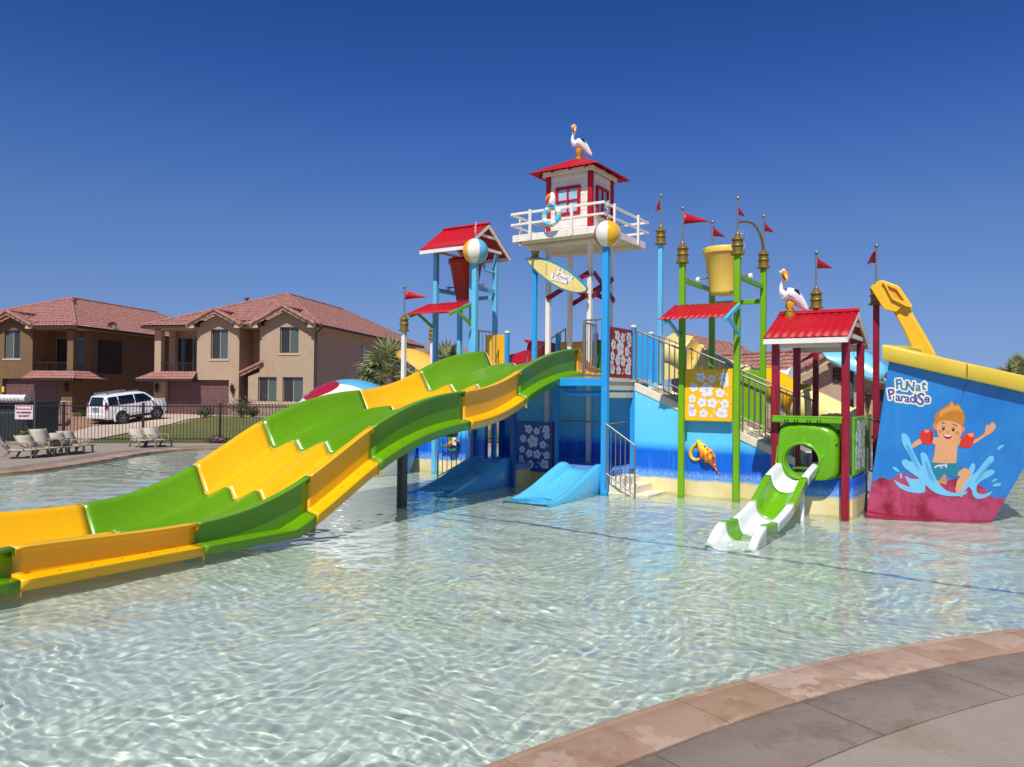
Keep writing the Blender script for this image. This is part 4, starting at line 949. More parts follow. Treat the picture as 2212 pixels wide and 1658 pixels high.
BKM = mat_bucket()
rows = [[Vector(p) for p in ringpts(h)] for h in hs__]
rows = [r+[r[0]] for r in rows]
body = F().sheet(rows).build('bucket_body', BKM, bk, smooth=50, caust=True)
# rim band
top = [Vector(p) for p in ringpts(1.0)]; cen = sum(top, Vector())/len(top)
def outw(p, d): q = (p-cen); q.z = 0; return p+q.normalized()*d
zt_ = lambda p, d: p+Vector((0, 0, d))
prof = [(0, -.01), (.09, -.02), (.105, 0), (.118, .175), (.113, .195), (.095, .205), (.0, .205), (-.02, .19), (-.02, .0)]
rows = [[zt_(outw(p, d), z) for p in top+[top[0]]] for d, z in prof]
F().sheet(rows).build('bucket_rim', M('rim_yellow_gelcoat', rgb(226, 194, 66), .45, var=.08, scale=1.5, wear=.2, wearcol=rgb(236, 214, 130)), bk, smooth=40)
mb = F()
for i in range(40):
    h0, h1 = i/40, (i+1)/40; mb.add([frontpt(.47, h0)+Vector((0, -.0012, 0)), frontpt(.473, h0)+Vector((0, -.0012, 0)), frontpt(.473, h1)+Vector((0, -.0012, 0)), frontpt(.47, h1)+Vector((0, -.0012, 0))], [(0, 1, 2, 3)])
mb.build('panel_seam', M('seam_navy', rgb(20, 84, 150), .6), body)
q = frontpt(.47, 1.0); mb = F(); mb.add([zt_(outw(q+Vector((dx, 0, 0)), .121), z) for z in (.0, .185) for dx in (0, .012)], [(0, 1, 3, 2)]); mb.build('rim_joint', M('seam_brown', rgb(120, 96, 40), .7), bk)
# deck inside, so that the rim is not an empty tube
mb = F(); rb0 = [Vector(p) for p in ringpts(.9)]; mb.add([p.lerp(sum(rb0, Vector())/len(rb0), .04) for p in rb0], [tuple(range(len(rb0)))]); mb.build('bucket_floor', BKM, bk)
# ---- painted picture: traced on the front face and laid onto the curved surface
fv, ff = [], []
for i in range(NS+1):
    for j in range(31): fv.append(FR @ frontpt(i/NS, -.12+1.12*j/30))
for i in range(NS):
    for j in range(30): q = i*31+j; ff.append((q, q+1, q+32, q+31))
BVH = BVHTree.FromPolygons(fv, ff)
def onface(x, y, lift):                        # x, y measured on the painted face
    u, v = 1769.5+x*.3559, 575.1+y*.3559
    d = ray(u, v).normalized(); h, n, i, t = BVH.ray_cast(CO, d)
    if h is None: return None
    if n.dot(d) > 0: n = -n
    return h+n*lift
def paint(name, polys, m, layer, par=body, smooth=5, maxe=26):
    lift = .0018+.0006*layer
    for P in polys:
        mb = MB()
        if smooth: P = smoothpoly(P, smooth)
        for t in tris2d(P, maxe):
            q = [onface(p.x, p.y, lift) for p in t]
            if all(x is not None for x in q): mb.add(q, [(0, 1, 2)])
        if mb.v: mb.build(name, m, par, fixn=False)
def pm(n, c, **k): return M('paint_'+n, rgb(*c), .45, var=k.pop('var', .05), scale=k.pop('scale', 3), **k)
SKIN, SKIND = pm('skin', (232, 168, 118)), pm('skin_shade', (214, 138, 92))
def mat_redwash():
    m, t, b = nmat('crimson_wash_paint')
    c = mixc(t, ramp(t, noise(t, 2.6, detail=7, rough=.6), [(.38, (0, 0, 0, 1)), (.56, (1, 1, 1, 1))]), rgb(140, 8, 40), rgb(190, 70, 108))
    s_ = noise(t, 1, pos(t, (16, 16, .6)), detail=6, rough=.6)
    c = mixc(t, mth(t, 'MULTIPLY', ramp(t, s_, [(.52, (0, 0, 0, 1)), (.68, (1, 1, 1, 1))]), .5), c, rgb(150, 14, 50))
    t.links.new(c, b.inputs['Base Color']); b.inputs['Roughness'].default_value = .5; return m
waveline = [(278, 1312), (330, 1308), (365, 1288), (400, 1285), (425, 1300), (455, 1285), (500, 1254), (545, 1268), (585, 1280), (640, 1300), (700, 1318), (760, 1310), (830, 1288), (900, 1300), (950, 1322), (1000, 1345), (1050, 1400), (1085, 1408), (1118, 1400)]
top_ = smoothpoly(waveline, 5, False)
paint('crimson_wash', [top_+[(1085, 1475), (1048, 1551), (900, 1551), (760, 1546), (600, 1536), (440, 1514), (275, 1490)]], mat_redwash(), 0, smooth=0)
paint('crimson_base_line', [[(275, 1482), (440, 1506), (600, 1528), (760, 1539), (900, 1544), (1050, 1544), (1046, 1555), (900, 1556), (760, 1551), (600, 1541), (440, 1519), (275, 1495)]], pm('base_line', (168, 6, 48)), 1, smooth=0)
# water splash behind and in front of the boy
SPL, SPD = pm('splash', (122, 200, 238)), pm('splash_shade', (84, 176, 226))
splL = [(500, 1022), (520, 1016), (545, 1040), (560, 1085), (575, 1130), (600, 1180), (625, 1215), (618, 1170), (615, 1140), (632, 1130), (655, 1150), (672, 1195), (690, 1250), (715, 1300), (745, 1340), (790, 1370), (850, 1376), (900, 1370), (870, 1392), (790, 1396), (720, 1382), (670, 1352), (645, 1330), (640, 1370), (590, 1378), (520, 1362), (478, 1335), (458, 1300), (500, 1322), (550, 1340), (535, 1305), (520, 1275), (560, 1290), (605, 1290), (570, 1262), (520, 1225), (500, 1190), (520, 1172), (560, 1186), (540, 1140), (508, 1080)]
splR = [(862, 1352), (880, 1300), (905, 1240), (925, 1200), (944, 1202), (945, 1232), (930, 1270), (960, 1240), (1000, 1190), (1035, 1155), (1058, 1155), (1058, 1180), (1030, 1215), (1000, 1250), (1035, 1236), (1062, 1240), (1062, 1258), (1020, 1286), (975, 1310), (955, 1340), (960, 1375), (1000, 1385), (1052, 1366), (1020, 1400), (965, 1412), (935, 1395), (925, 1360), (905, 1340), (880, 1372)]
paint('splash_picture', [splR], SPL, 2, smooth=4); paint('splash_picture', [splL], SPL, 8, smooth=4)
paint('splash_picture', [[(525, 1095), (540, 1088), (565, 1125), (590, 1185), (610, 1240), (585, 1215), (555, 1170)], [(640, 1185), (655, 1190), (672, 1240), (700, 1300), (680, 1300), (655, 1250)], [(985, 1250), (1030, 1195), (1040, 1200), (1000, 1255), (960, 1300), (945, 1310)]], SPD, 9, smooth=4)
paint('splash_picture', [[(1080, 1108), (1098, 1090), (1125, 1085), (1110, 1102), (1088, 1116)], [(1045, 1312), (1058, 1296), (1082, 1290), (1070, 1304)], [(1050, 1332), (1075, 1318), (1104, 1318), (1095, 1334), (1065, 1338)], [(444, 1222), (462, 1220), (480, 1236), (488, 1250), (465, 1244)], [(490, 1030+230), (500, 1262), (503, 1284), (495, 1290)]], SPL, 2, smooth=4)
# boy: far leg, shorts, torso, arms, head
paint('boy_picture', [[(745, 1262), (768, 1268), (775, 1310), (768, 1328), (752, 1322), (726, 1318), (720, 1300), (738, 1288)]], SKIND, 3, smooth=3)
paint('boy_picture', [[(842, 1236), (880, 1224), (912, 1240), (918, 1262), (908, 1290), (882, 1318), (868, 1350), (874, 1382), (868, 1400), (852, 1398), (826, 1360), (830, 1340), (838, 1300), (858, 1278), (838, 1268)]], SKIN, 4, smooth=4)
paint('shorts_picture', [[(688, 1186), (760, 1196), (836, 1196), (842, 1216), (878, 1226), (846, 1248), (836, 1284), (790, 1276), (756, 1262), (734, 1300), (706, 1290), (686, 1252)]], pm('teal_shorts', (36, 132, 158)), 5, smooth=0)
paint('shorts_picture', [[(697, 1222), (716, 1208), (740, 1206), (768, 1204), (780, 1206), (770, 1212), (745, 1214), (722, 1214), (704, 1226)], [(730, 1210), (742, 1222), (752, 1228), (744, 1228), (732, 1220)], [(768, 1206), (776, 1222), (772, 1226), (764, 1214)]], pm('drawstring', (232, 232, 220)), 6, smooth=2)
paint('boy_picture', [[(676, 1036), (706, 1040), (740, 1034), (830, 1040), (866, 1050), (858, 1078), (840, 1090), (836, 1140), (832, 1196), (760, 1200), (686, 1190), (700, 1140), (706, 1088), (690, 1076), (672, 1072)]], SKIN, 5, smooth=0)
paint('boy_picture', [[(616, 1048), (628, 1072), (588, 1094), (570, 1104), (562, 1088), (580, 1066)], [(930, 1064), (985, 1030), (1005, 1008), (1012, 968), (1026, 962), (1030, 972), (1048, 948), (1058, 952), (1070, 962), (1070, 982), (1058, 1000), (1040, 1016), (1005, 1036), (938, 1080)]], SKIN, 5, smooth=3)
paint('armband_picture', [[(622, 1000), (650, 992), (682, 996), (694, 1012), (690, 1050), (684, 1078), (655, 1082), (628, 1076), (614, 1050), (612, 1020)], [(872, 1032), (905, 1014), (936, 1008), (942, 1030), (936, 1070), (920, 1098), (880, 1102), (854, 1094), (858, 1060)]], pm('armband', (222, 52, 40)), 7, smooth=4)
paint('armband_picture', [[(676, 1008), (688, 1008), (692, 1040), (684, 1070), (674, 1060), (680, 1036)]], pm('armband_shade', (176, 28, 30)), 8, smooth=3)
paint('armband_picture', [[(640, 996), (662, 994), (668, 1004), (648, 1012)], [(900, 1020), (932, 1012), (936, 1034), (918, 1038)]], pm('armband_light', (240, 150, 120)), 8, smooth=3)
paint('boy_picture', [[(692, 958), (700, 950), (712, 962), (716, 990), (704, 996), (692, 980)], [(862, 982), (876, 974), (886, 984), (880, 1002), (866, 1016), (856, 1010)]], SKIND, 6, smooth=3)
paint('boy_picture', [[(712, 940), (760, 932), (820, 940), (862, 960), (866, 1000), (856, 1036), (826, 1058), (780, 1068), (742, 1050), (718, 1014)]], SKIN, 7, smooth=4)
paint('hair_picture', [[(700, 950), (700, 912), (716, 886), (744, 866), (772, 850), (790, 836), (803, 816), (812, 828), (828, 846), (846, 836), (856, 856), (870, 872), (884, 912), (882, 950), (866, 976), (858, 962), (835, 950), (800, 940), (760, 936), (724, 944), (714, 968)]], pm('ginger_hair', (202, 128, 44)), 8, smooth=0)
paint('hair_picture', [[(740, 880), (790, 850), (806, 826), (820, 850), (848, 846), (866, 890), (840, 876), (800, 880), (760, 896), (730, 920)]], pm('ginger_highlight', (226, 158, 70)), 9, smooth=3)
DKB = pm('dark_brown_line', (70, 34, 20))
paint('face_picture', [[(747, 974), (755, 970), (762, 978), (761, 992), (753, 996), (746, 988)], [(806, 980), (814, 976), (822, 984), (820, 1000), (812, 1004), (804, 994)]], DKB, 9, smooth=4)
paint('face_picture', [[(738, 958), (748, 948), (762, 950), (764, 956), (750, 956)], [(806, 958), (822, 958), (838, 970), (834, 974), (820, 966)]], pm('brow', (170, 96, 34)), 9, smooth=2)
paint('face_picture', [[(750, 976), (754, 974), (756, 979), (752, 981)], [(809, 982), (813, 980), (815, 985), (811, 987)]], pm('eye_light', (250, 250, 250)), 10, smooth=3)
paint('face_picture', [[(752, 1020), (776, 1028), (804, 1028), (800, 1044), (780, 1050), (762, 1042)]], pm('mouth', (170, 26, 40)), 9, smooth=2)
paint('face_picture', [[(756, 1021), (777, 1028), (801, 1028), (797, 1034), (776, 1035), (760, 1029)]], pm('teeth', (248, 246, 240)), 10, smooth=0)
paint('face_picture', [[(724, 1000), (738, 994), (752, 1002), (744, 1012), (730, 1012)], [(824, 1008), (842, 1002), (852, 1012), (846, 1024), (830, 1022)], [(776, 998), (784, 1000), (786, 1010), (778, 1014), (772, 1008)], [(762, 1178), (768, 1174), (772, 1180), (766, 1184)]], SKIND, 9, smooth=3)
# lettering
def text_mesh(txt, size, off=0.0, shear=0.0, space=1.0):
    c = bpy.data.curves.new('lettering', 'FONT'); c.body = txt; c.size = size; c.offset = off; c.shear = shear; c.space_character = space; c.align_x = 'CENTER'; c.resolution_u = 3
    o = bpy.data.objects.new('lettering', c); COL.objects.link(o); dg = bpy.context.evaluated_depsgraph_get(); me = bpy.data.meshes.new_from_object(o.evaluated_get(dg))
    vs = [v.co.copy() for v in me.vertices]; fs = [tuple(p.vertices) for p in me.polygons]
    bpy.data.objects.remove(o); bpy.data.curves.remove(c); bpy.data.meshes.remove(me); return vs, fs
LETF = [('F', 483, 744, 66, -3), ('U', 516, 752, 62, 2), ('N', 549, 756, 64, 6), ('a', 600, 758, 62, 4), ('t', 634, 750, 66, 6), ('P', 443, 806, 70, -10), ('a', 478, 818, 56, 3), ('r', 505, 822, 58, 4), ('a', 533, 826, 58, 6), ('d', 566, 828, 62, 6), ('i', 589, 828, 54, 6), ('S', 614, 842, 82, 5), ('e', 652, 828, 60, 8)]
def letters(par, items, mapf, off, m, name, kk=1.38):
    for ch, x, y, s_, rot in items:
        vs, fs = text_mesh(ch, s_*kk, off); mb = MB(); a = R(rot); P = []
        for p in vs:
            q = mapf(x+p.x*math.cos(a)+p.y*math.sin(a), y+p.x*math.sin(a)-p.y*math.cos(a)); P.append(q)
        if any(q is None for q in P) or not fs: continue
        mb.add(P, fs); mb.build(name, m, par, fixn=False)
mb = MB()
for j in range(15):                              # the broad cream outline: the same letters swollen in every direction
    dx_, dy_ = (9.5*math.cos(2*PI*j/14), 9.5*math.sin(2*PI*j/14)) if j < 14 else (0, 0)
    for i_, (ch, x, y, s_, rot) in enumerate(LETF):
        vs, fs = text_mesh(ch, s_*1.24, 2.3); a = R(rot); P = [onface(x+dx_+p.x*math.cos(a)+p.y*math.sin(a), y+dy_+p.x*math.sin(a)-p.y*math.cos(a), .0022+.00008*j+.00004*(i_ % 2)) for p in vs]
        if all(q is not None for q in P) and fs: mb.add(P, fs)
mb.build('letter_outline', pm('cream_outline', (248, 236, 205)), body, fixn=False)
letters(body, LETF[:5], lambda x, y: onface(x, y, .0036), 2.3, pm('lettering_teal', (46, 130, 186)), 'letter', 1.24)
letters(body, LETF[5:], lambda x, y: onface(x, y, .0036), 2.3, pm('lettering_violet', (84, 92, 172)), 'letter', 1.24)
# ---- spade sticking out of the bucket
sp = thing('sand_spade', 'giant yellow sand spade with a D shaped grip leaning out of the blue bucket', 'spade', FR @ Vector((3.9, .6, 1.9)))
SB = .55; Q = lambda x, y: onb(1769.5+x*.3559, 575.1+y*.3559, SB)
SPY = M('spade_yellow_plastic', rgb(250, 194, 34), .35, var=.06, scale=1.5, wear=.15, wearcol=rgb(244, 206, 110), coat=.2)
def ext(mb, pts, d, b0=0.0):
    mb.prism([p+Vector((0, b0, 0)) for p in pts], [p+Vector((0, b0+d, 0)) for p in pts])
mb = F(); ext(mb, [Q(*p) for p in ((430, 245), (520, 205), (600, 345), (645, 420), (690, 500), (720, 560), (570, 560), (545, 470), (500, 370))], .16); mb.build('spade_shaft', SPY, sp, bevel=.03)
mb = F(); outer = [Q(*p) for p in ((312, 132), (322, 122), (366, 92), (384, 88), (480, 122), (492, 132), (568, 246), (566, 260), (520, 240), (470, 282), (400, 268), (378, 240))]
ext(mb, outer, .09, -.06)
g_ = mb.build('spade_grip', SPY, sp, bevel=.02)
fo = [Q(*p) for p in ((388, 104), (482, 134), (556, 250), (540, 252), (448, 206), (402, 118))]; fi = [Q(*p) for p in ((418, 122), (474, 146), (520, 212), (508, 214), (452, 196), (426, 146))]
mb = F()
n_ = len(fo)
for i in range(n_):
    j = (i+1) % n_; o0, o1, i0, i1 = fo[i], fo[j], fi[i], fi[j]; f_, b_2 = Vector((0, -.10, 0)), Vector((0, -.055, 0))
    mb.add([o0+f_, o1+f_, i1+f_, i0+f_, o0+b_2, o1+b_2, i1+b_2, i0+b_2], [(0, 1, 2, 3), (0, 4, 5, 1), (3, 2, 6, 7)])
mb.build('grip_frame', SPY, g_, smooth=30)
mb = F(); mb.add([p+Vector((0, -.062, 0)) for p in fi], [tuple(range(n_))]); mb.build('grip_recess', M('spade_recess', rgb(226, 160, 30), .5), g_)
# ================================================================== ORNAMENTS
# conch shell on the wall
def shell(name, label):
    t_ = thing(name, label, 'shell ornament', FR @ Vector((.36, .12, .7)))
    Zp = lambda x, y, d=0: onb((1850+x/2.4743)*.73733, (950+y/2.4743)*.73733, .12)+Vector((0, d, 0))
    P = smoothpoly([tuple(Zp(*p)) for p in ((480, 845), (500, 880), (530, 925), (560, 960), (585, 1000), (607, 1040), (634, 1088))], 6, False)
    n_ = len(P); rad = []
    for i in range(n_):
        t = i/(n_-1); r = .035+.20*math.exp(-((t-.45)/.28)**2)*.55; r *= (1 if t < .55 else 1-.82*((t-.55)/.45)**1.1); r *= 1+.10*math.sin(t*34); rad.append((r, r*.8))
    mb = F(); mb.loft(P, rad, 16); mb.build('shell_body', SHM, t_, smooth=60)
    mb = F(); L_ = smoothpoly([tuple(Zp(*p)) for p in ((470, 870), (445, 890), (428, 930), (436, 968), (465, 985), (498, 975))], 5, False); mb.loft(L_, [.02+.012*math.sin(PI*i/(len(L_)-1)) for i in range(len(L_))], 10); mb.build('shell_lip', M('shell_yellow', rgb(250, 196, 20), .3, coat=.3), t_, smooth=60)
    mb = F(); k = 0
    for i in range(9, n_-3, 4):
        d = (Vector(P[min(i+1, n_-1)])-Vector(P[i-1])).normalized(); s_ = d.cross(Vector((0, 1, 0))).normalized()
        for q in (-.7, 0, .7): mb.ball(Vector(P[i])+s_*rad[i][0]*q+Vector((0, -rad[i][1]*math.sqrt(max(0, 1-q*q))-.002, 0)), .018*(1-.55*i/n_)+.004, 8, 6)
    mb.build('red_spots', M('shell_red', rgb(196, 36, 20), .3, coat=.3), t_, smooth=60)
m, t, b = nmat('conch_paint')
wv = t.nodes.new('ShaderNodeTexWave'); wv.inputs['Scale'].default_value = 4; wv.inputs['Distortion'].default_value = 3; wv.inputs['Detail'].default_value = 2; t.links.new(pos(t, (1, 1, 1)), wv.inputs['Vector'])
sx_ = t.nodes.new('ShaderNodeSeparateXYZ'); gg = t.nodes.new('ShaderNodeNewGeometry'); t.links.new(gg.outputs['Position'], sx_.inputs[0])
c = mixc(t, wv.outputs['Fac'], rgb(216, 96, 24), rgb(250, 180, 24)); c = mixc(t, ramp(t, sx_.outputs[2], [(.72, (0, 0, 0, 1)), (.86, (1, 1, 1, 1))]), c, rgb(252, 200, 26)); t.links.new(c, b.inputs['Base Color']); b.inputs['Roughness'].default_value = .3; b.inputs['Coat Weight'].default_value = .3
SHM = m
shell('conch_ornament', 'orange and yellow conch shell ornament with red spots fixed to the beach wall')
# fish ornament
fs_ = thing('fish_ornament', 'colourful tropical fish ornament fixed to the left beach wall', 'fish ornament', FR @ Vector((-5.55, .5, .6)))
Fp = lambda x, y, d=0: onb((1150+x/2.7634)*.73733, (950+y/2.7634)*.73733, .52)+Vector((0, d, 0))
mb = F(); P = [Fp(*p) for p in ((430, 1000), (450, 985), (475, 965), (500, 955), (522, 950), (540, 945))]; mb.loft(P, [(.03, .02), (.05, .07), (.06, .10), (.06, .10), (.05, .07), (.02, .02)], 14, up=(0, 1, 0)); mb.build('fish_body', M('fish_paint', rgb(234, 150, 30), .3, var=.5, scale=14, coat=.3), fs_, smooth=60)
mb = F(); mb.add([Fp(*p, -.02) for p in ((500, 910), (535, 915), (542, 945), (535, 985), (505, 975), (495, 940))], [tuple(range(6))]); mb.v = [p-BX*.06 for p in mb.v]; mb.build('fish_face', M('fish_white', rgb(236, 226, 206), .35), fs_, solid=.02)
GF = M('fish_green', rgb(60, 150, 50), .35, var=.3, scale=20)
for pts in (((430, 990), (398, 968), (404, 990), (415, 1005)), ((450, 930), (478, 902), (510, 898), (500, 925), (470, 945)), ((455, 1010), (480, 1028), (520, 1022), (525, 1000), (490, 1010))):
    mb = F(); mb.prism([Fp(*p, -.05) for p in pts], [Fp(*p, -.01) for p in pts]); mb.build('fin', GF, fs_)
mb = F(); mb.ball(Fp(527, 942, -.09), .022, 10, 8); mb.ball(Fp(540, 950, -.06), .02, 10, 8); mb.build('eye_and_mouth', M('fish_dark_red', rgb(120, 20, 30), .3), fs_, smooth=60)
# pelicans
PEW, PEB, PEO = M('pelican_white', rgb(240, 238, 238), .35, var=.04, coat=.2), M('pelican_black', rgb(24, 24, 32), .4), M('pelican_beak', rgb(238, 158, 24), .3, var=.1, coat=.3)
PIL = M('carved_piling', rgb(170, 132, 40), .45, var=.5, scale=22)
def pelican(base, label, s=1.0, rz=0.0):
    t_ = thing('pelican_statue', label, 'pelican statue', base, 'pelican statues on the roofs')
    T = Matrix.Translation(base) @ Matrix.Rotation(rz, 4, 'Z') @ Matrix.Scale(s, 4); B_ = lambda: MB(T)
    mb = B_(); mb.lathe([(.078, -.06), (.08, 0), (.068, .03), (.072, .06), (.078, .075), (.066, .09), (.062, .12), (.07, .14), (.068, .2), (.05, .235), (0, .24)], (0, 0, 0), 16); mb.build('piling', PIL, t_, smooth=50)
    mb = B_()
    for x in (-.035, .0, .035): mb.tube([(x, -.066, .20), (x, -.075, .16), (x*1.1, -.068, .11)], .012, 6)
    mb.build('feet', PEO, t_, smooth=60)
    mb = B_(); P = smoothpoly([(-.115, 0, .30), (-.06, 0, .33), (.0, 0, .335), (.07, 0, .30), (.14, 0, .225), (.21, 0, .145), (.275, 0, .075)], 4, False)
    n_ = len(P); mb.loft(P, [(.088*math.sin(PI*min(1, .2+.78*i/(n_-1)))**.8+.008, .10*math.sin(PI*min(1, .22+.76*i/(n_-1)))**.8+.006) for i in range(n_)], 16)
    N_ = smoothpoly([(-.075, 0, .30), (-.125, 0, .37), (-.13, 0, .45), (-.108, 0, .53), (-.10, 0, .60), (-.104, -.005, .665), (-.104, -.02, .70), (-.10, -.03, .735)], 4, False)
    n2 = len(N_); rad = [.075, .066, .058, .052, .046, .042, .04, .037, .035, .033, .032, .031, .031, .031, .032, .033, .035, .038, .042, .052, .060, .066, .068, .066, .060, .050, .038, .022, .006]
    mb.loft(N_, [rad[min(28, round(i*28/(n2-1)))] for i in range(n2)], 14); mb.build('pelican_body', PEW, t_, smooth=70)
    for sy in (-1, 1):
        mb = B_(); P = smoothpoly([(-.05, sy*.085, .345), (.03, sy*.105, .33), (.10, sy*.085, .265), (.17, sy*.055, .19), (.24, sy*.025, .12)], 4, False); n_ = len(P)
        mb.loft(P, [(.018, .060*math.sin(PI*(.2+.78*i/(n_-1)))+.003) for i in range(n_)], 10); mb.build('wing', PEW, t_, smooth=70)
        mb = B_(); mb.loft([(.04, sy*.122, .395), (.09, sy*.118, .365), (.135, sy*.098, .31)], [(.014, .012), (.016, .024), (.008, .008)], 8); mb.build('wing_patch', PEB, t_, smooth=70)
    mb = B_(); mb.loft([(-.102, -.045, .692), (-.098, -.09, .672), (-.09, -.135, .625), (-.082, -.17, .565), (-.078, -.185, .525)], [(.036, .026), (.042, .026), (.038, .022), (.027, .016), (.010, .010)], 12); mb.build('beak', PEO, t_, smooth=70)
    mb = B_(); mb.loft([(-.10, -.05, .665), (-.095, -.08, .61), (-.088, -.11, .56), (-.08, -.16, .535)], [(.034, .024), (.040, .034), (.032, .026), (.010, .010)], 10); mb.build('pouch', M('pelican_pouch', rgb(222, 120, 24), .35), t_, smooth=70)
    mb = B_(); [mb.ball((-.104+x, -.055, .722), .010, 8, 6) for x in (-.042, .042)]; mb.build('eyes', PEB, t_, smooth=70)
pelican(wl(1.90, -.33, 3.02), 'white pelican statue on a carved piling at the left end of the hut roof', 1.0, R(-8))
pelican(wl(-2.88, 1.50, 6.72), 'white pelican statue on a carved piling at the peak of the lifeguard tower roof', 1.0, R(-3))
# lifebuoy with a small pelican on the balcony rail
lb = thing('lifebuoy', 'striped blue and white lifebuoy with a little pelican hanging on the tower balcony rail', 'lifebuoy', FR @ Vector((-3.05, .5, 5.3)))
LC = onb((1450+638/3.856)*.73733, (320+1205/3.856)*.73733, .49); T = FR @ Matrix.Translation(LC) @ Matrix.Rotation(R(-8), 4, 'X')
RB, rb_ = .165, .055
def torus_seg(a0, a1, m_, name, r=rb_):
    mb = MB(T); P = [(RB*math.cos(a0+(a1-a0)*i/8), 0, RB*1.1*math.sin(a0+(a1-a0)*i/8)) for i in range(9)]; mb.loft(P, r, 12, up=(0, 1, 0)); mb.build(name, m_, lb, smooth=60)
for k in range(8): torus_seg(k*PI/4, (k+1)*PI/4, CYP if k % 2 else WPL, 'ring_segment')
for k in range(4): torus_seg(k*PI/2+.1, k*PI/2+.22, M('lifebuoy_rope', rgb(196, 160, 70), .7), 'rope_band', rb_+.007)
mb = MB(T); mb.loft([(-.0, -.03, .2), (.02, -.05, .27), (.03, -.05, .36), (.01, -.05, .43), (-.0, -.06, .47)], [.05, .075, .055, .05, .02], 12); mb.build('little_pelican', PEW, lb, smooth=70)
mb = MB(T); mb.loft([(-.02, -.07, .42), (-.07, -.10, .36), (-.10, -.11, .29)], [(.03, .03), (.03, .025), (.008, .01)], 10); mb.build('beak', PEO, lb, smooth=70)
mb = MB(T); mb.loft([(-.08, -.05, .19), (.0, -.07, .23), (.08, -.05, .19)], [.025, .035, .025], 10); mb.build('scarf', CYP, lb, smooth=70)
# surfboard sign
sf = thing('surfboard_sign', 'pointed cream and blue surfboard sign reading Hang Loose fixed below the white tower', 'sign', FR @ Vector((-3.1, .84, 4)))
Sp = lambda x, y, d=0: onb((1480+x/5.9219)*.73733, (730+y/5.9219)*.73733, .84)+Vector((0, d, 0))
edge = smoothpoly([(352, 172), (470, 150), (600, 152), (760, 188), (950, 270), (1120, 370), (1260, 480), (1360, 585), (1412, 660), (1418, 700), (1385, 748), (1300, 768), (1190, 765), (1060, 735), (900, 672), (740, 570), (600, 455), (480, 335)], 4)
ins_ = lambda p, k=.9: (885+(p[0]-885)*k, 460+(p[1]-460)*k-2+(p[0]-885)*.0)
mb = F(); mb.prism([Sp(x, y) for x, y in edge], [Sp(x, y, .05) for x, y in edge]); mb.build('board_edge', M('surf_blue', rgb(54, 148, 176), .35, coat=.3), sf, bevel=.012)
inner = smoothpoly([(372, 180), (480, 172), (600, 180), (740, 220), (920, 296), (1090, 396), (1230, 510), (1330, 605), (1395, 675), (1400, 705), (1375, 732), (1300, 748), (1190, 742), (1065, 708), (920, 650), (760, 548), (620, 440), (500, 325)], 4)
mb = F(); mb.prism([Sp(x, y, -.008) for x, y in inner], [Sp(x, y, .004) for x, y in inner]); mb.build('board_face', M('surf_cream', rgb(240, 216, 138), .35, coat=.3), sf)
HL = [('H', 948, 462, 118, 17), ('a', 1022, 492, 88, 19), ('n', 1078, 512, 88, 20), ('g', 1138, 535, 88, 20), ('L', 825, 538, 120, 15), ('o', 892, 552, 88, 17), ('o', 948, 568, 88, 18), ('s', 998, 588, 88, 18), ('e', 1045, 600, 88, 18)]
letters(sf, HL, lambda x, y: FR @ Sp(x, y, -.0095), 15, M('hang_shadow_blue', rgb(92, 100, 150), .4), 'letter_shadow')
letters(sf, HL, lambda x, y: FR @ Sp(x-4, y-4, -.012), 8, M('hang_white', rgb(244, 244, 250), .4), 'letter')
mb = F()
for i, (x, y) in enumerate([(712, 255+i*13) for i in range(17)]): mb.add([Sp(x+(i % 3)*3-3, y, -.0095), Sp(x+8+(i % 2)*4, y, -.0095), Sp(x+8+(i % 2)*3, y+8, -.0095), Sp(x-(i % 2)*4, y+8, -.0095)], [(0, 1, 2, 3)])
mb.build('ornament_strip', M('surf_dark', rgb(70, 60, 50), .5), sf)
# giant half sunk beach ball
bb = thing('giant_beach_ball', 'giant white, red and blue beach ball dome standing in the pool behind the slide', 'beach ball', Vector((-3.5, 17.3, 0)))
cB = atY(756, 948, 17.4); rB = 1.47; cB.z = .56
def cap(mb, ax, ang, r, n=30, m_=8):
    ax = Vector(ax).normalized(); x = ax.cross(Vector((0, 0, 1))).normalized(); y = ax.cross(x)
    mb.sheet([[cB+(ax*math.cos(ang*j/m_)+(x*math.cos(2*PI*i/n)+y*math.sin(2*PI*i/n))*math.sin(ang*j/m_))*r for i in range(n+1)] for j in range(m_+1)])
mb = MB(); mb.ball(cB, rB, 48, 28); mb.build('ball_shell', WPL, bb, smooth=180, caust=True)
def lune(m_, pole_, a0, a1, lift, t0=.06, t1=.94):
    ax = Vector(pole_).normalized(); x = ax.cross(Vector((0, 1, .2))).normalized(); y = ax.cross(x); rows = []
    for i in range(15):
        t = R(a0)+(R(a1)-R(a0))*i/14; rows.append([cB+(ax*math.cos(p)+(x*math.cos(t)+y*math.sin(t))*math.sin(p))*(rB+lift) for p in [PI*(t0+(t1-t0)*j/24) for j in range(25)]])
    MB().sheet(rows).build('colour_panel', m_, bb, smooth=180)
mb = MB(); rows = []
def spt(u, v, lift=.004):
    d = ray(u, v).normalized(); oc = CO-cB; b_ = oc.dot(d); c_ = oc.dot(oc)-(rB)**2; D_ = b_*b_-c_
    D_ = max(D_, 0.0)
    p = CO+d*(-b_-math.sqrt(D_)); return cB+(p-cB).normalized()*(rB+lift)
def bpatch(pts, m_, lift):
    mb = MB()
    for t_ in tris2d(smoothpoly(pts, 5), 7):
        q = [spt(p.x, p.y, lift) for p in t_]
        if all(x is not None for x in q): mb.add(q, [(0, 1, 2)])
    mb.build('colour_panel', m_, bb, fixn=False)
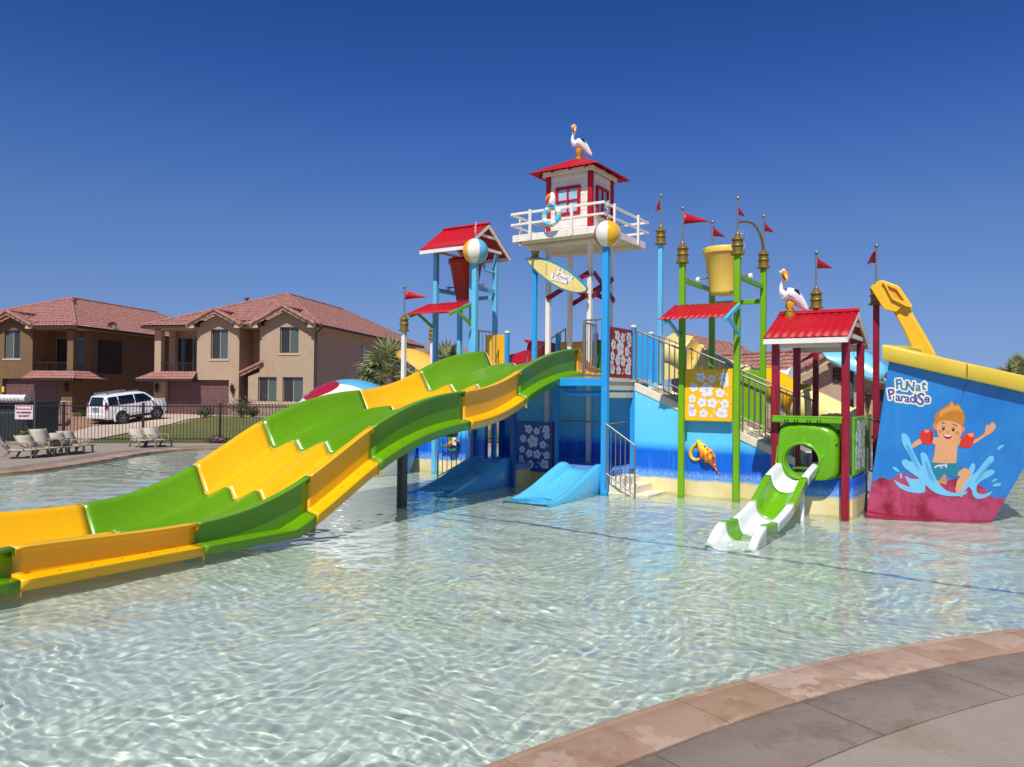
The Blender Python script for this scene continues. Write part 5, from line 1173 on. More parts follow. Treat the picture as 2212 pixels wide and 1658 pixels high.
Z2 = lambda x, y: (442.4+x*.26686, 589.9+y*.26686)
bpatch([Z2(*p) for p in ((795, 1010), (815, 965), (900, 915), (990, 885), (1060, 878), (1090, 892), (1075, 925), (1010, 965), (920, 1000), (840, 1030))], BRD, .004)
bpatch([Z2(*p) for p in ((1068, 872), (1140, 850), (1250, 850), (1360, 878), (1470, 940), (1500, 990), (1440, 962), (1340, 950), (1290, 950), (1230, 925), (1150, 905), (1095, 898))], BB, .004)
# the blue and navy panels low on its right side, yellow at the left foot
lune(BPO, (.35, .1, 1), 150, 200, .003, .35, .8); lune(M('ball_navy', rgb(28, 60, 130), .35), (.35, .1, 1), 202, 232, .003, .35, .8)
# ================================================================== SLIDES BEHIND
def tubeslide(name, label, segs, group=None, cat='tube slide'):
    base = Vector(segs[0][0][0]); base = FR @ base; base.z = 0
    t_ = thing(name, label, cat, base, group)
    for P, r, m_ in segs:
        P = smoothpoly([tuple(p) for p in P], 6, False)
        F().loft(P, r, 22, cap=True).build('tube_section', m_, t_, smooth=60)
        for e, f in ((P[0], P[1]), (P[-1], P[-2])):
            d = (Vector(f)-Vector(e)).normalized()*.03; mb = F(); mb.loft([Vector(e)-d*.2, Vector(e)+d], r+.05, 22); mb.build('joint_collar', m_, t_, smooth=40)
    return t_
tsl = tubeslide('tube_slide', 'cream and yellow enclosed tube slide winding down behind the stairs and the crimson hut', [
    ([(-1.35, 2.25, 2.55), (-1.0, 2.2, 2.6), (-.65, 2.15, 2.5)], .33, CRM),
    ([(-.60, 2.2, 2.42), (-.2, 2.5, 2.2), (.2, 2.9, 2.0)], .35, CRM),
    ([(.25, 2.95, 1.98), (.7, 3.3, 1.95), (1.1, 3.3, 1.95)], .33, WPL),
    ([(.75, 2.55, 1.98), (1.1, 2.35, 1.85), (1.55, 2.1, 1.62)], .33, YEL),
    ([(1.6, 2.08, 1.58), (2.05, 1.9, 1.38), (2.42, 1.78, 1.2)], .34, CRM)])
mb = F(); mb.prism([onb((1930+x/4.8758)*.73733, (960+y/4.8758)*.73733, 1.95) for x, y in ((20, 200), (200, 80), (500, 125), (470, 170), (380, 260), (300, 420), (280, 720), (20, 760))], [onb((1930+x/4.8758)*.73733, (960+y/4.8758)*.73733, 1.95)+Vector((0, .05, 0)) for x, y in ((20, 200), (200, 80), (500, 125), (470, 170), (380, 260), (300, 420), (280, 720), (20, 760))]); mb.build('entrance_board', CRM, tsl)
mb = F(); mb.prism([Vector((-.55, 1.7, .3)), Vector((1.3, 1.75, .3)), Vector((1.3, 1.75, .95)), Vector((-.55, 1.7, 1.6))], [Vector((-.55, 1.78, .3)), Vector((1.3, 1.83, .3)), Vector((1.3, 1.83, .95)), Vector((-.55, 1.78, 1.6))]); mb.build('rear_wall', CRC, None, label='low cream wall behind the stairs under the tube slide', cat='wall')
# pale blue open chute behind the hut
ch = thing('blue_chute', 'pale blue open slide chute sweeping down behind the crimson hut towards the sand bucket', 'water slide', FR @ Vector((3.2, 2.6, 0)))
rows = []
Zq = lambda x, y: ((2200+x/3.455)*.73733, (820+y/3.455)*.73733)
up_ = [(690, 705), (780, 690), (920, 700), (1060, 715), (1160, 735), (1250, 790), (1330, 850), (1400, 900)]; dn_ = [(690, 712), (780, 800), (900, 858), (1000, 905), (1090, 945), (1170, 980), (1260, 1003), (1340, 1010)]
for (x0, y0), (x1, y1) in zip(up_, dn_):
    p, q = onb(*Zq(x0, y0), 2.2), onb(*Zq(x1, y1), 1.9); rows.append([p+Vector((0, .6, 0)), p, mixv(p, q, .5)+Vector((0, -.12, 0)), q, q+Vector((0, .3, -.06))])
F().sheet(rows).build('chute_shell', M('pale_blue_gelcoat', rgb(112, 200, 236), .3, var=.05, coat=.3), ch, smooth=60, solid=.015)
q = onb(*Zq(1000, 900), 2.1); mb = F(); mb.tube([(q.x, q.y, -.3), (q.x, q.y, q.z)], .07, 12); mb.build('support_leg', GST, ch, smooth=60)
# yellow chute edge behind the slide on the left
yc = thing('yellow_chute', 'faded yellow open chute curving away behind the wavy slide beside the white flag pole', 'water slide', FR @ Vector((-8, 2, 0)))
Z3 = lambda x, y, b: onb((1150+x/2.7634)*.73733, (600+y/2.7634)*.73733, b)
rows = []
for x, y0, y1 in ((40, 1190, 1240), (110, 1166, 1260), (180, 1185, 1315), (250, 1225, 1370), (320, 1275, 1420), (380, 1330, 1470), (440, 1400, 1510)):
    p, q = Z3(x, y0, 3.4), Z3(x, y1, 3.1); rows.append([p+Vector((0, .5, .0)), p, mixv(p, q, .5)+Vector((0, -.06, 0)), q, q+Vector((0, .5, -.1))])
F().sheet(rows).build('chute_shell', YEP, yc, smooth=60, solid=.02)
q = Z3(250, 1350, 3.4); mb = F(); mb.tube([(q.x, q.y, -.3), (q.x, q.y, q.z)], .08, 12); mb.build('support_leg', GST, yc, smooth=60)
# red tunnel slide behind the deck
rt = thing('red_tunnel', 'glossy red moulded tunnel slide behind the deck railing and the white tower legs', 'tunnel slide', FR @ Vector((-4, 3, 1)))
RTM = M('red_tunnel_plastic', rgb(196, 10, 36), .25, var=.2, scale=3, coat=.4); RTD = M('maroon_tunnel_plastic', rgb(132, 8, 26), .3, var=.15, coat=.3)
Zr = lambda x, y, b: onb((1380+x/5.2667)*.73733, (960+y/5.2667)*.73733, b)
def rib(pts, b, d, m_, nm): mb = F(); P = [Zr(x, y, b) for x, y in smoothpoly(pts, 4)]; mb.prism(P, [p+Vector((0, d, 0)) for p in P]); mb.build(nm, m_, rt, bevel=.03)
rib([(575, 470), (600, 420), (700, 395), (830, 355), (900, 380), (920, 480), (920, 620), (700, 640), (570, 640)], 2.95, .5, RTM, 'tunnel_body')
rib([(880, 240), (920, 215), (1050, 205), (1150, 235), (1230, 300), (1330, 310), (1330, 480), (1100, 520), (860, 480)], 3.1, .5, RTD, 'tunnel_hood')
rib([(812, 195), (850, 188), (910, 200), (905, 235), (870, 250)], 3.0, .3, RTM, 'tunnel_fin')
# ================================================================== HOUSES
STU = mat_conc('tan_stucco', rgb(178, 153, 128), rgb(188, 163, 138), rgb(170, 144, 118), .8)
TRIM = M('cream_trim', rgb(198, 176, 146), .7, var=.06)
GAR = M('brown_garage_door', rgb(112, 80, 76), .5, var=.06)
FAS = M('dark_gutter', rgb(58, 42, 38), .5, var=.1)
VIN = M('beige_window_frame', rgb(158, 146, 128), .5, var=.04)
LAMP = M('lantern_bronze', rgb(62, 50, 40), .4, metal=.4)
def mat_glass_blind():
    m, t, b = nmat('window_with_blinds')
    g = nd(t, 'ShaderNodeTexWave'); g.wave_type = 'BANDS'; g.bands_direction = 'Z'; g.inputs['Scale'].default_value = 7; t.links.new(pos(t), g.inputs['Vector'])
    c = mixc(t, g.outputs['Fac'], rgb(60, 70, 66), rgb(98, 112, 104)); t.links.new(c, b.inputs['Base Color'])
    b.inputs['Roughness'].default_value = .08; b.inputs['Coat Weight'].default_value = .6; return m
GLB = mat_glass_blind(); GLD = M('dark_window_glass', rgb(52, 48, 44), .06, var=.1, coat=.6)
def mat_tile():
    m, t, b = nmat('clay_roof_tile')
    n = noise(t, 3.2, detail=3); n2 = noise(t, .5, detail=4)
    c = mixc(t, ramp(t, n, [(.3, (0, 0, 0, 1)), (.7, (1, 1, 1, 1))]), rgb(134, 90, 82), rgb(178, 128, 116)); c = mixc(t, mth(t, 'MULTIPLY', ramp(t, n2, [(.45, (0, 0, 0, 1)), (.7, (1, 1, 1, 1))]), .4), c, rgb(158, 112, 104))
    t.links.new(c, b.inputs['Base Color']); b.inputs['Roughness'].default_value = .8; return m
TILE = mat_tile()
def mat_stone():
    m, t, b = nmat('stacked_stone')
    v = nd(t, 'ShaderNodeTexVoronoi'); v.inputs['Scale'].default_value = 5; t.links.new(pos(t, (1, 1, 2.6)), v.inputs['Vector'])
    c = mixc(t, ramp(t, v.outputs['Distance'], [(.15, (1, 1, 1, 1)), (.5, (0, 0, 0, 1))]), rgb(96, 74, 66), rgb(168, 136, 112)); c = mixc(t, .3, c, v.outputs['Color']); c = mixc(t, .45, c, rgb(150, 116, 96))
    t.links.new(c, b.inputs['Base Color']); b.inputs['Roughness'].default_value = .9; return m
STONE = mat_stone()
def tileplane(mb, e0, e1, r0, r1, per=.30, course=.42, amp=.045):
    e0, e1, r0, r1 = map(Vector, (e0, e1, r0, r1)); d = (e1-e0).normalized(); up = ((r0+r1)/2-(e0+e1)/2); L_ = up.length; N = d.cross(up).normalized()
    if N.z < 0: N = -N
    tot = (e1-e0).length; nx = max(2, int(tot/per))*5; ny = max(1, int(round(L_/course))); rows = []
    for j in range(ny):
        for t, k in ((j/ny, .035), ((j+1)/ny, 0)):
            l, r = e0.lerp(r0, t), e1.lerp(r1, t); sl_, sr = (l-e0).dot(d), (r-e0).dot(d); base = e0+(up-d*up.dot(d))*t; row = []
            base = e0+((l-e0)-d*sl_)
            for i in range(nx+1):
                s_ = min(max(tot*i/nx, sl_), sr); row.append(base+d*s_+N*(k+amp*(.5+.5*math.cos(2*PI*s_/per))))
            rows.append(row)
    mb.sheet(rows)
def ridgecap(mb, p, q, r=.11):
    p, q = Vector(p), Vector(q); n = max(1, int((q-p).length/.45))
    for i in range(n): a, b = p.lerp(q, i/n), p.lerp(q, (i+1)/n); mb.loft([a+Vector((0, 0, .03)), b+Vector((0, 0, .05))], [r*1.12, r*.92], 8)
def facade(mb, outer, holes, y, dep=.22):
    """a wall face in the plane y with real window reveals"""
    loops = [[Vector((x, z, 0)) for x, z in outer]]+[[Vector((x, z, 0)) for x, z in ((x0, z0), (x0, z1), (x1, z1), (x1, z0))] for x0, z0, x1, z1 in holes]
    P = [p for l in loops for p in l]; mb.add([Vector((p.x, y, p.y)) for p in P], [tuple(t) for t in tessellate_polygon(loops)])
    for x0, z0, x1, z1 in holes:
        q = [(x0, z0), (x1, z0), (x1, z1), (x0, z1)]; mb.add([Vector((x, yy, z)) for yy in (y, y+dep) for x, z in q], [(i, (i+1) % 4, 4+(i+1) % 4, 4+i) for i in range(4)])
def hwindow(T, par, h, y, dark=False):
    x0, z0, x1, z1 = h; mb = MB(T); f = .045; yy = y+.16
    mb.span((x0, yy, z0), (x0+f, yy+.05, z1)); mb.span((x1-f, yy, z0), (x1, yy+.05, z1)); mb.span((x0+f, yy, z0), (x1-f, yy+.049, z0+f)); mb.span((x0+f, yy, z1-f), (x1-f, yy+.049, z1)); mb.span(((x0+x1)/2-.035, yy-.01, z0+f), ((x0+x1)/2+.035, yy+.045, z1-f))
    w_ = mb.build('window', VIN, par)
    mb = MB(T); mb.span((x0+f, yy+.02, z0+f), ((x0+x1)/2-.03, yy+.03, z1-f)); mb.build('pane', GLD, w_); mb = MB(T); mb.span(((x0+x1)/2+.03, yy+.02, z0+f), (x1-f, yy+.03, z1-f)); mb.build('pane', GLB, w_)
    mb = MB(T); mb.span((x0-.12, y-.05, z0-.12), (x1+.12, y+.02, z0-.001)); mb.build('sill', TRIM, w_)
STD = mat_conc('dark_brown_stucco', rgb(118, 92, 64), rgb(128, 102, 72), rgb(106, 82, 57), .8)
def house(name, label, T, mir, STU=STU, rx_=-5.2, RZ=9.3):
    sx = -1 if mir else 1
    T = T @ Matrix.Diagonal((sx, 1, 1, 1)); base = T @ Vector((-6, 10, 0))
    h = thing(name, label, 'house', base, 'two storey stucco houses'); B_ = lambda: MB(T)
    EZ = 6.25; GBW = []
    mb = B_()
    # bay one (over the garage), bay two, recess, balcony bay
    w1 = (-7.72, 3.92, -6.42, 6.02); w2 = (-2.52, 4.32, -1.14, 6.15); w3 = (-4.1, .95, -2.72, 2.68); w4 = (-2.28, .95, -.78, 2.68); gd = (-11.15, .0, -6.35, 2.42)
    facade(mb, [(-8.78, 2.62), (-5.55, 2.62), (-5.55, EZ+.1), (-7.15, 7.1), (-8.78, EZ+.1)], [w1], 0)
    facade(mb, [(-12.1, 0), (-11.2, 0), (-11.2, 2.45), (-6.3, 2.45), (-6.3, 0), (-5.55, 0), (-5.55, 2.62), (-12.1, 2.62)], [], 0)
    facade(mb, [(-4.85, 0), (0, 0), (0, EZ+.1), (-2.05, 7.3), (-4.0, EZ+.1), (-4.0, 3.0), (-4.85, 2.7)], [w2, w3, w4], 0)
    mb.add([Vector(p) for p in ((-5.55, 0, 0), (-5.55, 2.0, 0), (-5.55, 2.0, EZ), (-5.55, 0, EZ))], [(0, 1, 2, 3)])
    mb.add([Vector(p) for p in ((-5.55, 2.0, 0), (-4.0, 2.0, 0), (-4.0, 2.0, EZ), (-5.55, 2.0, EZ))], [(0, 1, 2, 3)])
    mb.add([Vector(p) for p in ((-4.85, 0, 0), (-4.85, 2.0, 0), (-4.85, 2.0, 2.7), (-4.85, 0, 2.7), (-4.0, 0, 3), (-4.0, 2, 3), (-4, 2, EZ), (-4, 0, EZ))], [(0, 1, 2, 3), (4, 5, 6, 7)])
    mb.add([Vector(p) for p in ((0, 0, 0), (0, 24, 0), (0, 24, EZ), (0, 0, EZ))], [(0, 1, 2, 3)])
    mb.add([Vector(p) for p in ((-12.1, 0, 0), (-12.1, 24, 0), (-12.1, 24, EZ), (-12.1, 2.2, EZ), (-12.1, 2.2, 2.62), (-12.1, 0, 2.62))], [(0, 1, 2, 3, 4, 5)])
    mb.add([Vector(p) for p in ((-12.1, 24, 0), (0, 24, 0), (0, 24, EZ), (-12.1, 24, EZ))], [(0, 1, 2, 3)])
    mb.add([Vector(p) for p in ((-8.78, 0, 2.62), (-8.78, 2.2, 2.62), (-8.78, 2.2, EZ), (-8.78, 0, EZ), (-12.1, 2.2, 2.62), (-12.1, 2.2, EZ))], [(0, 1, 2, 3), (4, 1, 2, 5)])
    mb.add([Vector(p) for p in ((-11.2, .0, 0), (-11.2, .35, 0), (-11.2, .35, 2.45), (-11.2, 0, 2.45), (-6.3, 0, 0), (-6.3, .35, 0), (-6.3, .35, 2.45), (-6.3, 0, 2.45))], [(0, 1, 2, 3), (4, 5, 6, 7), (3, 2, 6, 7)])
    mb.build('wall', STU, h)
    mb = B_(); mb.span((-12.1, 0.0, 2.50), (-8.79, 2.19, 2.66)); mb.build('balcony_floor', TRIM, h)
    # balcony columns, rail, doors
    for x, y in ((-11.85, .25), (-11.85, 1.95), (-9.05, .25)):
        if x == -9.05: continue
        mb = B_(); mb.span((x-.25, y-.22, 2.66), (x+.25, y+.22, EZ-.15)); mb.build('balcony_column', STU, h)
    mb = B_(); mb.span((-12.1, .03, EZ-.28), (-8.79, .47, EZ-.02)); mb.build('balcony_beam', STU, h)
    mb = B_(); mb.span((-11.6, .2, 3.62), (-8.79, .25, 3.67)); mb.span((-11.6, .2, 2.78), (-8.79, .25, 2.82))
    for i in range(26): x = -11.55+i*.108; mb.span((x, .215, 2.82), (x+.018, .235, 3.62))
    mb.build('balcony_rail', FAS, h)
    mb = B_(); mb.span((-11.9, 2.14, 2.7), (-8.9, 2.19, 5.6)); d_ = mb.build('sliding_door', VIN, h); mb = B_(); mb.span((-11.8, 2.11, 2.78), (-10.45, 2.138, 5.52)); mb.span((-10.35, 2.11, 2.78), (-9.0, 2.138, 5.52)); mb.build('pane', GLD, d_)
    mb = B_(); mb.box((-9.35, 1.2, 3.0), (.5, .5, .08)); mb.box((-9.15, 1.2, 3.35), (.06, .5, .7)); [mb.box((-9.35+x, 1.2+y, 2.84), (.05, .05, .3)) for x in (-.2, .2) for y in (-.2, .2)]; mb.build('balcony_chair', FAS, h)
    # garage door with panels
    mb = B_(); mb.span((-11.2, .33, 0), (-6.3, .36, 2.45))
    g = mb.build('garage_door', GAR, h); mb = B_()
    for i in range(4):
        for j in range(8): mb.span((-11.15+j*.606, .315, .06+i*.6), (-11.15+j*.606+.57, .329, .06+i*.6+.53))
    mb.build('door_panels', GAR, g)
    # windows, lamps, stone base
    for w_ in (w1, w2, w3, w4): hwindow(T, h, w_, 0)
    for x, z in ((-4.35, 5.5),): mb = B_(); mb.span((x-.35, 1.95, z-.4), (x+.3, 1.99, z+.45)); mb.build('small_window', GLD, h)
    for y, z0, z1 in ((9.2, 4.0, 5.5), (12.1, 4.0, 5.5), (17.6, 4.4, 5.5)):
        mb = B_(); mb.span((.0, y, z0), (.05, y+.75, z1)); f_ = mb.build('side_window', VIN, h); mb = B_(); mb.span((.051, y+.08, z0+.08), (.06, y+.67, z1-.08)); mb.build('pane', GLB, f_)
    mb = B_(); mb.span((-12.15, 2.6, 2.9), (-12.09, 5.3, 5.5)); f_ = mb.build('side_window', FAS, h); mb = B_(); mb.span((-12.17, 2.7, 3.0), (-12.151, 5.2, 5.4)); mb.build('pane', GLD, f_)
    for x in (-11.75, -5.95):
        mb = B_(); mb.lathe([(.0, -.12), (.03, -.1), (.05, 0), (.11, .05), (.13, .35), (.16, .38), (.05, .52), (.02, .62), (0, .63)], (x, -.22, 1.62), 10); mb.bar((x, -.1, 1.5), (x, -.05, 2.1), .05); mb.tube([(x, -.02, 1.75), (x, -.2, 1.58)], .02, 6); mb.build('wall_lantern', LAMP, h)
    mb = B_()
    for x0, x1 in ((-12.12, -11.22), (-6.28, -5.53), (-4.87, .02)): mb.span((x0, -.06, 0), (x1, -.005, .78))
    mb.span((.003, -.06, 0), (.06, 3, .78)); mb.each('stone_base', STONE, h)
    mb = B_()
    for x0, x1 in ((-12.14, -11.2), (-6.3, -5.51), (-4.89, .04)): mb.span((x0, -.09, .782), (x1, -.004, .85))
    mb.each('stone_cap', TRIM, h)
    # roofs
    A0, A1, Y0, Y1 = -12.75, .65, -.55, 24.6
    ry0, ry1 = 6.6, 17.8
    mb = B_(); k_ = (.3-Y0)/(ry0-Y0); ze_ = EZ+(RZ-EZ)*k_; xl_, xr_ = A0+(rx_-A0)*k_, A1+(rx_-A1)*k_
    tileplane(mb, (xl_, .3, ze_), (xr_, .3, ze_), (rx_, ry0, RZ), (rx_, ry0, RZ)); tileplane(mb, (A0, Y0, EZ), (-9.15, Y0, EZ), (xl_, .3, ze_), (-9.15, .3, ze_)); tileplane(mb, (-5.12, Y0, EZ), (-4.38, Y0, EZ), (-5.12, .3, ze_), (-4.38, .3, ze_))
    tileplane(mb, (A1, Y0, EZ), (A1, Y1, EZ), (rx_, ry0, RZ), (rx_, ry1, RZ)); tileplane(mb, (A0, Y0, EZ), (A0, Y1, EZ), (rx_, ry0, RZ), (rx_, ry1, RZ)); tileplane(mb, (A0, Y1, EZ), (A1, Y1, EZ), (rx_, ry1, RZ), (rx_, ry1, RZ), per=.6)
    def cross(xc, hw, za, yb): tileplane(mb, (xc-hw, -.62, EZ+.06), (xc-hw, yb*.1, EZ+.06), (xc, -.62, za), (xc, yb, za)); tileplane(mb, (xc+hw, -.62, EZ+.06), (xc+hw, yb*.1, EZ+.06), (xc, -.62, za), (xc, yb, za))
    cross(-7.15, 2.05, 7.32, 2.6); cross(-2.05, 2.35, 7.52, 3.0)
    rf = mb.build('roof', TILE, h, smooth=50)
    mb = B_()
    for p, q in (((rx_, ry0, RZ), (rx_, ry1, RZ)), ((A0, Y0, EZ), (rx_, ry0, RZ)), ((A1, Y0, EZ), (rx_, ry0, RZ)), ((A1, Y1, EZ), (rx_, ry1, RZ)), ((-7.15, -.62, 7.32), (-7.15, 2.4, 7.32)), ((-2.05, -.62, 7.52), (-2.05, 2.8, 7.52))): ridgecap(mb, p, q)
    for xc, hw, za in ((-7.15, 2.05, 7.32), (-2.05, 2.35, 7.52)):
        for s_ in (-1, 1): ridgecap(mb, (xc+s_*hw, -.66, EZ+.02), (xc, -.66, za), .12)
    mb.build('ridge_tiles', TILE, rf, smooth=50)
    mb = B_(); mb.span((A0, .32, EZ-.14), (A1, Y1, EZ-.06)); mb.span((A0, Y0+.02, EZ-.14), (-9.15, .319, EZ-.06)); mb.span((-5.12, Y0+.02, EZ-.14), (-4.38, .319, EZ-.06)); mb.build('soffit', TRIM, rf)
    mb = B_(); mb.span((A1, Y0, EZ-.16), (A1+.09, Y1, EZ-.02)); mb.span((A0-.09, Y0, EZ-.16), (A0, Y1, EZ-.02)); mb.span((A0, Y0-.08, EZ-.16), (-9.25, Y0-.001, EZ-.02)); mb.span((-5.05, Y0-.08, EZ-.16), (-4.45, Y0-.001, EZ-.02)); mb.bar((.12, .1, .3), (.12, .1, EZ-.5), .08); mb.bar((.12, .1, EZ-.5), (.62, -.1, EZ-.16), .08); mb.each('gutter', FAS, rf)
    mb = B_()
    for xc, hw, za in ((-7.15, 2.05, 7.32), (-2.05, 2.35, 7.52)):
        for s_ in (-1, 1): mb.bar((xc+s_*(hw+.05), -.62, EZ-.08), (xc, -.62, za-.13), .05, .20); mb.box((xc+s_*(hw-.28), -.55, EZ-.1), (.5, .13, .18))
    mb.each('barge_board', TRIM, rf)
    mb = B_()
    for xc, hw, za in ((-7.15, 2.05, 7.32), (-2.05, 2.35, 7.52)):
        for s_, f_ in ((0, 0), (-1, .72), (1, .72)): mb.box((xc+s_*hw*f_, -.3, za-.28-(za-EZ)*f_*1.0), (.14, .55, .16))
    mb.each('rafter_tail', FAS, rf)
    for x, y, z in ((-7.9, 5.2, 8.35),): mb = B_(); mb.box((x, y, z), (.2, .2, .9)); mb.box((x, y, z+.5), (.32, .32, .1)); mb.build('chimney', M('vent_terracotta', rgb(140, 90, 80), .8), rf)
    mb = B_(); tileplane(mb, (-12.95, -.85, 2.45), (-8.6, -.85, 2.45), (-12.2, .12, 3.02), (-8.75, .12, 3.02), course=.4); tileplane(mb, (-12.95, -.85, 2.45), (-12.95, 2.5, 2.45), (-12.15, .1, 3.02), (-12.15, 2.5, 3.02), course=.4); mb.build('porch_roof', TILE, h, smooth=50)
    mb = B_(); mb.span((-12.9, -.82, 2.3), (-8.65, .0, 2.43)); mb.span((-12.9, -.90, 2.33), (-8.62, -.821, 2.46)); mb.each('porch_fascia', FAS, h)
    mb = B_(); tileplane(mb, (-5.45, -.15, 2.95), (-5.45, 1.9, 2.95), (-3.75, -.15, 3.72), (-3.75, 1.9, 3.72)); ridgecap(mb, (-5.45, -.15, 2.9), (-3.72, -.15, 3.68)); mb.build('entry_roof', TILE, h, smooth=50)
    mb = B_(); mb.bar((-5.42, -.1, 2.78), (-3.95, -.1, 3.46), .06, .16); mb.build('entry_fascia', TRIM, h)
    return h
cz = .05
c2 = atY(677, 860, 53.5); c2.z = cz
HR_ = Matrix.Rotation(R(-9.7), 4, 'Z')
house('two_storey_house', 'tan stucco house with tile roof and two front gables behind the parked car', Matrix.Translation(c2) @ HR_, False)
c1 = atY(156, 860, 56.3); c1.z = cz
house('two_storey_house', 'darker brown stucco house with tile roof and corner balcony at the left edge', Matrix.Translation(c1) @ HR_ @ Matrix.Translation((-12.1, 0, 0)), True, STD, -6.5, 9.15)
dsh = thing('satellite_dish', 'small dark satellite dish on the roof edge of the left house', 'satellite dish', atY(243, 712, 60))
q = atY(243, 712, 60); mb = MB(); mb.lathe([(0, 0), (.2, .03), (.33, .1), (.32, .11), (.19, .045), (0, .02)], q+Vector((0, 0, .25)), 16, Matrix.Rotation(R(70), 3, 'X') @ Matrix.Rotation(R(20), 3, 'Y')); mb.build('dish', FAS, dsh, smooth=60)
mb = MB(); mb.tube([q+Vector((0, 0, -.3)), q+Vector((0, 0, .25))], .03, 6); mb.tube([q+Vector((0, 0, .2)), q+Vector((-.1, -.35, .05))], .015, 6); mb.build('mast', FAS, dsh)
# ---- clubhouse behind the hut
cl = thing('clubhouse', 'low tan stucco building with tile roof and gable vent behind the crimson hut', 'building', atY(1808, 860, 34)*1.0)
Yc = 34
def pl(pts, Y, th, name, m, par):
    mb = MB(); P = [atY(u, v, Y) for u, v in pts]; mb.prism(P, [p+Vector((.02*th, th, 0)) for p in P]); return mb.build(name, m, par)
pl([(1640, 905), (1985, 905), (1985, 850), (1940, 822), (1808, 775), (1690, 822), (1640, 850)], Yc, 5, 'wall', STU, cl)
ax_, la_, ra_ = atY(1808, 757, Yc-.7), atY(1690, 814, Yc-.7), atY(1945, 822, Yc-.7)
Rb = ax_+Vector((-4.2, 8.0, 0)); mb = MB(); tileplane(mb, la_, la_+Vector((-4.2, 8.0, 0)), ax_, Rb); tileplane(mb, ra_, ra_+Vector((-1, 9, 0)), ax_, Rb)
ridgecap(mb, la_+Vector((0, -.05, 0)), ax_+Vector((0, -.05, 0)), .16); ridgecap(mb, ra_+Vector((0, -.05, 0)), ax_+Vector((0, -.05, 0)), .16); ridgecap(mb, ax_, Rb); mb.build('roof', TILE, cl, smooth=50)
mb = MB(); mb.bar(la_+Vector((0, .0, -.22)), ax_+Vector((0, .0, -.24)), .08, .22); mb.bar(ra_+Vector((0, .0, -.22)), ax_+Vector((0, .0, -.24)), .08, .22); mb.each('barge_board', TRIM, cl)
P = atY(1812, 811, Yc-.05); mb = MB(); mb.box(P, (.5, .05, .62)); vt = mb.build('gable_vent', FAS, cl); mb = MB(); [mb.box(P+Vector((0, -.04, -.24+i*.16)), (.46, .05, .06), Matrix.Rotation(R(35), 3, 'X')) for i in range(4)]; mb.build('louvre', M('vent_louvre', rgb(96, 80, 70), .6), vt)
P = atY(1876, 870, Yc-.2); mb = MB(); mb.lathe([(.0, -.3), (.05, -.2), (.1, 0), (.12, .3), (.15, .33), (.04, .5), (0, .55)], P, 10); mb.build('wall_lantern', LAMP, cl)
P = atY(1900, 882, Yc-.06); mb = MB(); mb.box(P, (.5, .08, 1.6)); mb.build('side_door', FAS, cl)
# further roof to the left of it
c3 = thing('rear_building', 'building with a sloping red tile roof edge behind the green posts and tube slide', 'building', atY(1550, 860, 42))
mb = MB(); a_, b_, = atY(1470, 726, 41), atY(1625, 776, 41); tileplane(mb, a_+Vector((-.3, -1.0, -.75)), b_+Vector((.6, -1.0, -.5)), a_+Vector((0, 2.5, .5)), b_+Vector((0, 2.5, .35))); mb.build('roof', TILE, c3, smooth=50)
pl([(1480, 900), (1660, 900), (1660, 800), (1625, 788), (1480, 744)], 41.4, 4, 'wall', M('grey_shaded_stucco', rgb(128, 124, 120), .8), c3)  # the wall's shade is put into this grey stucco colour
# ================================================================== WHITE CAR
rp = atY(264, 917, 46); fp = atY(337.6, 905, 47.9); hd = math.atan2(fp.y-rp.y, fp.x-rp.x); pit = math.atan2(fp.z-rp.z, math.hypot(fp.x-rp.x, fp.y-rp.y))
WB = (fp-rp).length; cc_ = (rp+fp)/2; cen_ = cc_+Vector((-math.sin(hd), math.cos(hd), 0))*.80
car = thing('parked_car', 'white four wheel drive car parked on the driveway in front of the house garage', 'car', cen_, rz=hd); car.rotation_euler = (0, -pit, hd)
CW = M('white_car_paint', rgb(236, 236, 236), .2, var=.02, coat=.8); CG = M('car_tinted_glass', rgb(14, 15, 18), .05, var=.05, coat=.8); TYR = M('tyre_rubber', rgb(26, 26, 28), .8); RIM = M('alloy_rim', rgb(170, 172, 176), .3, metal=.8); TLR = M('tail_lamp_red', rgb(150, 10, 20), .15, coat=.8); CTR = M('black_car_trim', rgb(24, 24, 26), .6)
def cx(x): return 1.2+(x-1.2)*.62 if x > 1.2 else (-1.5+(x+1.5)*.74 if x < -1.5 else x)
def cb(mb, name, m, par=None, **k):
    mb.v = [Vector((cx(p.x) if par is None and name not in ('wheel_arch', 'arch_lining') else p.x, p.y, p.z)) for p in mb.v]
    return mb.build(name, m, par or car, local=True, **k)
stn = [(-2.36, .50, .80, .86, .78), (-2.40, .46, 1.02, .90, .80), (-2.33, .42, 1.16, .92, .80), (-2.22, .40, 1.46, .93, .76), (-2.06, .38, 1.78, .935, .70), (-1.6, .36, 1.845, .94, .69), (-.6, .36, 1.86, .945, .69), (.2, .36, 1.83, .945, .69), (.62, .36, 1.72, .945, .69), (.98, .36, 1.45, .94, .74), (1.24, .36, 1.21, .935, .80), (1.7, .36, 1.16, .93, .80), (2.1, .38, 1.08, .91, .76), (2.32, .42, .96, .84, .68), (2.42, .48, .80, .74, .6)]
rows = []
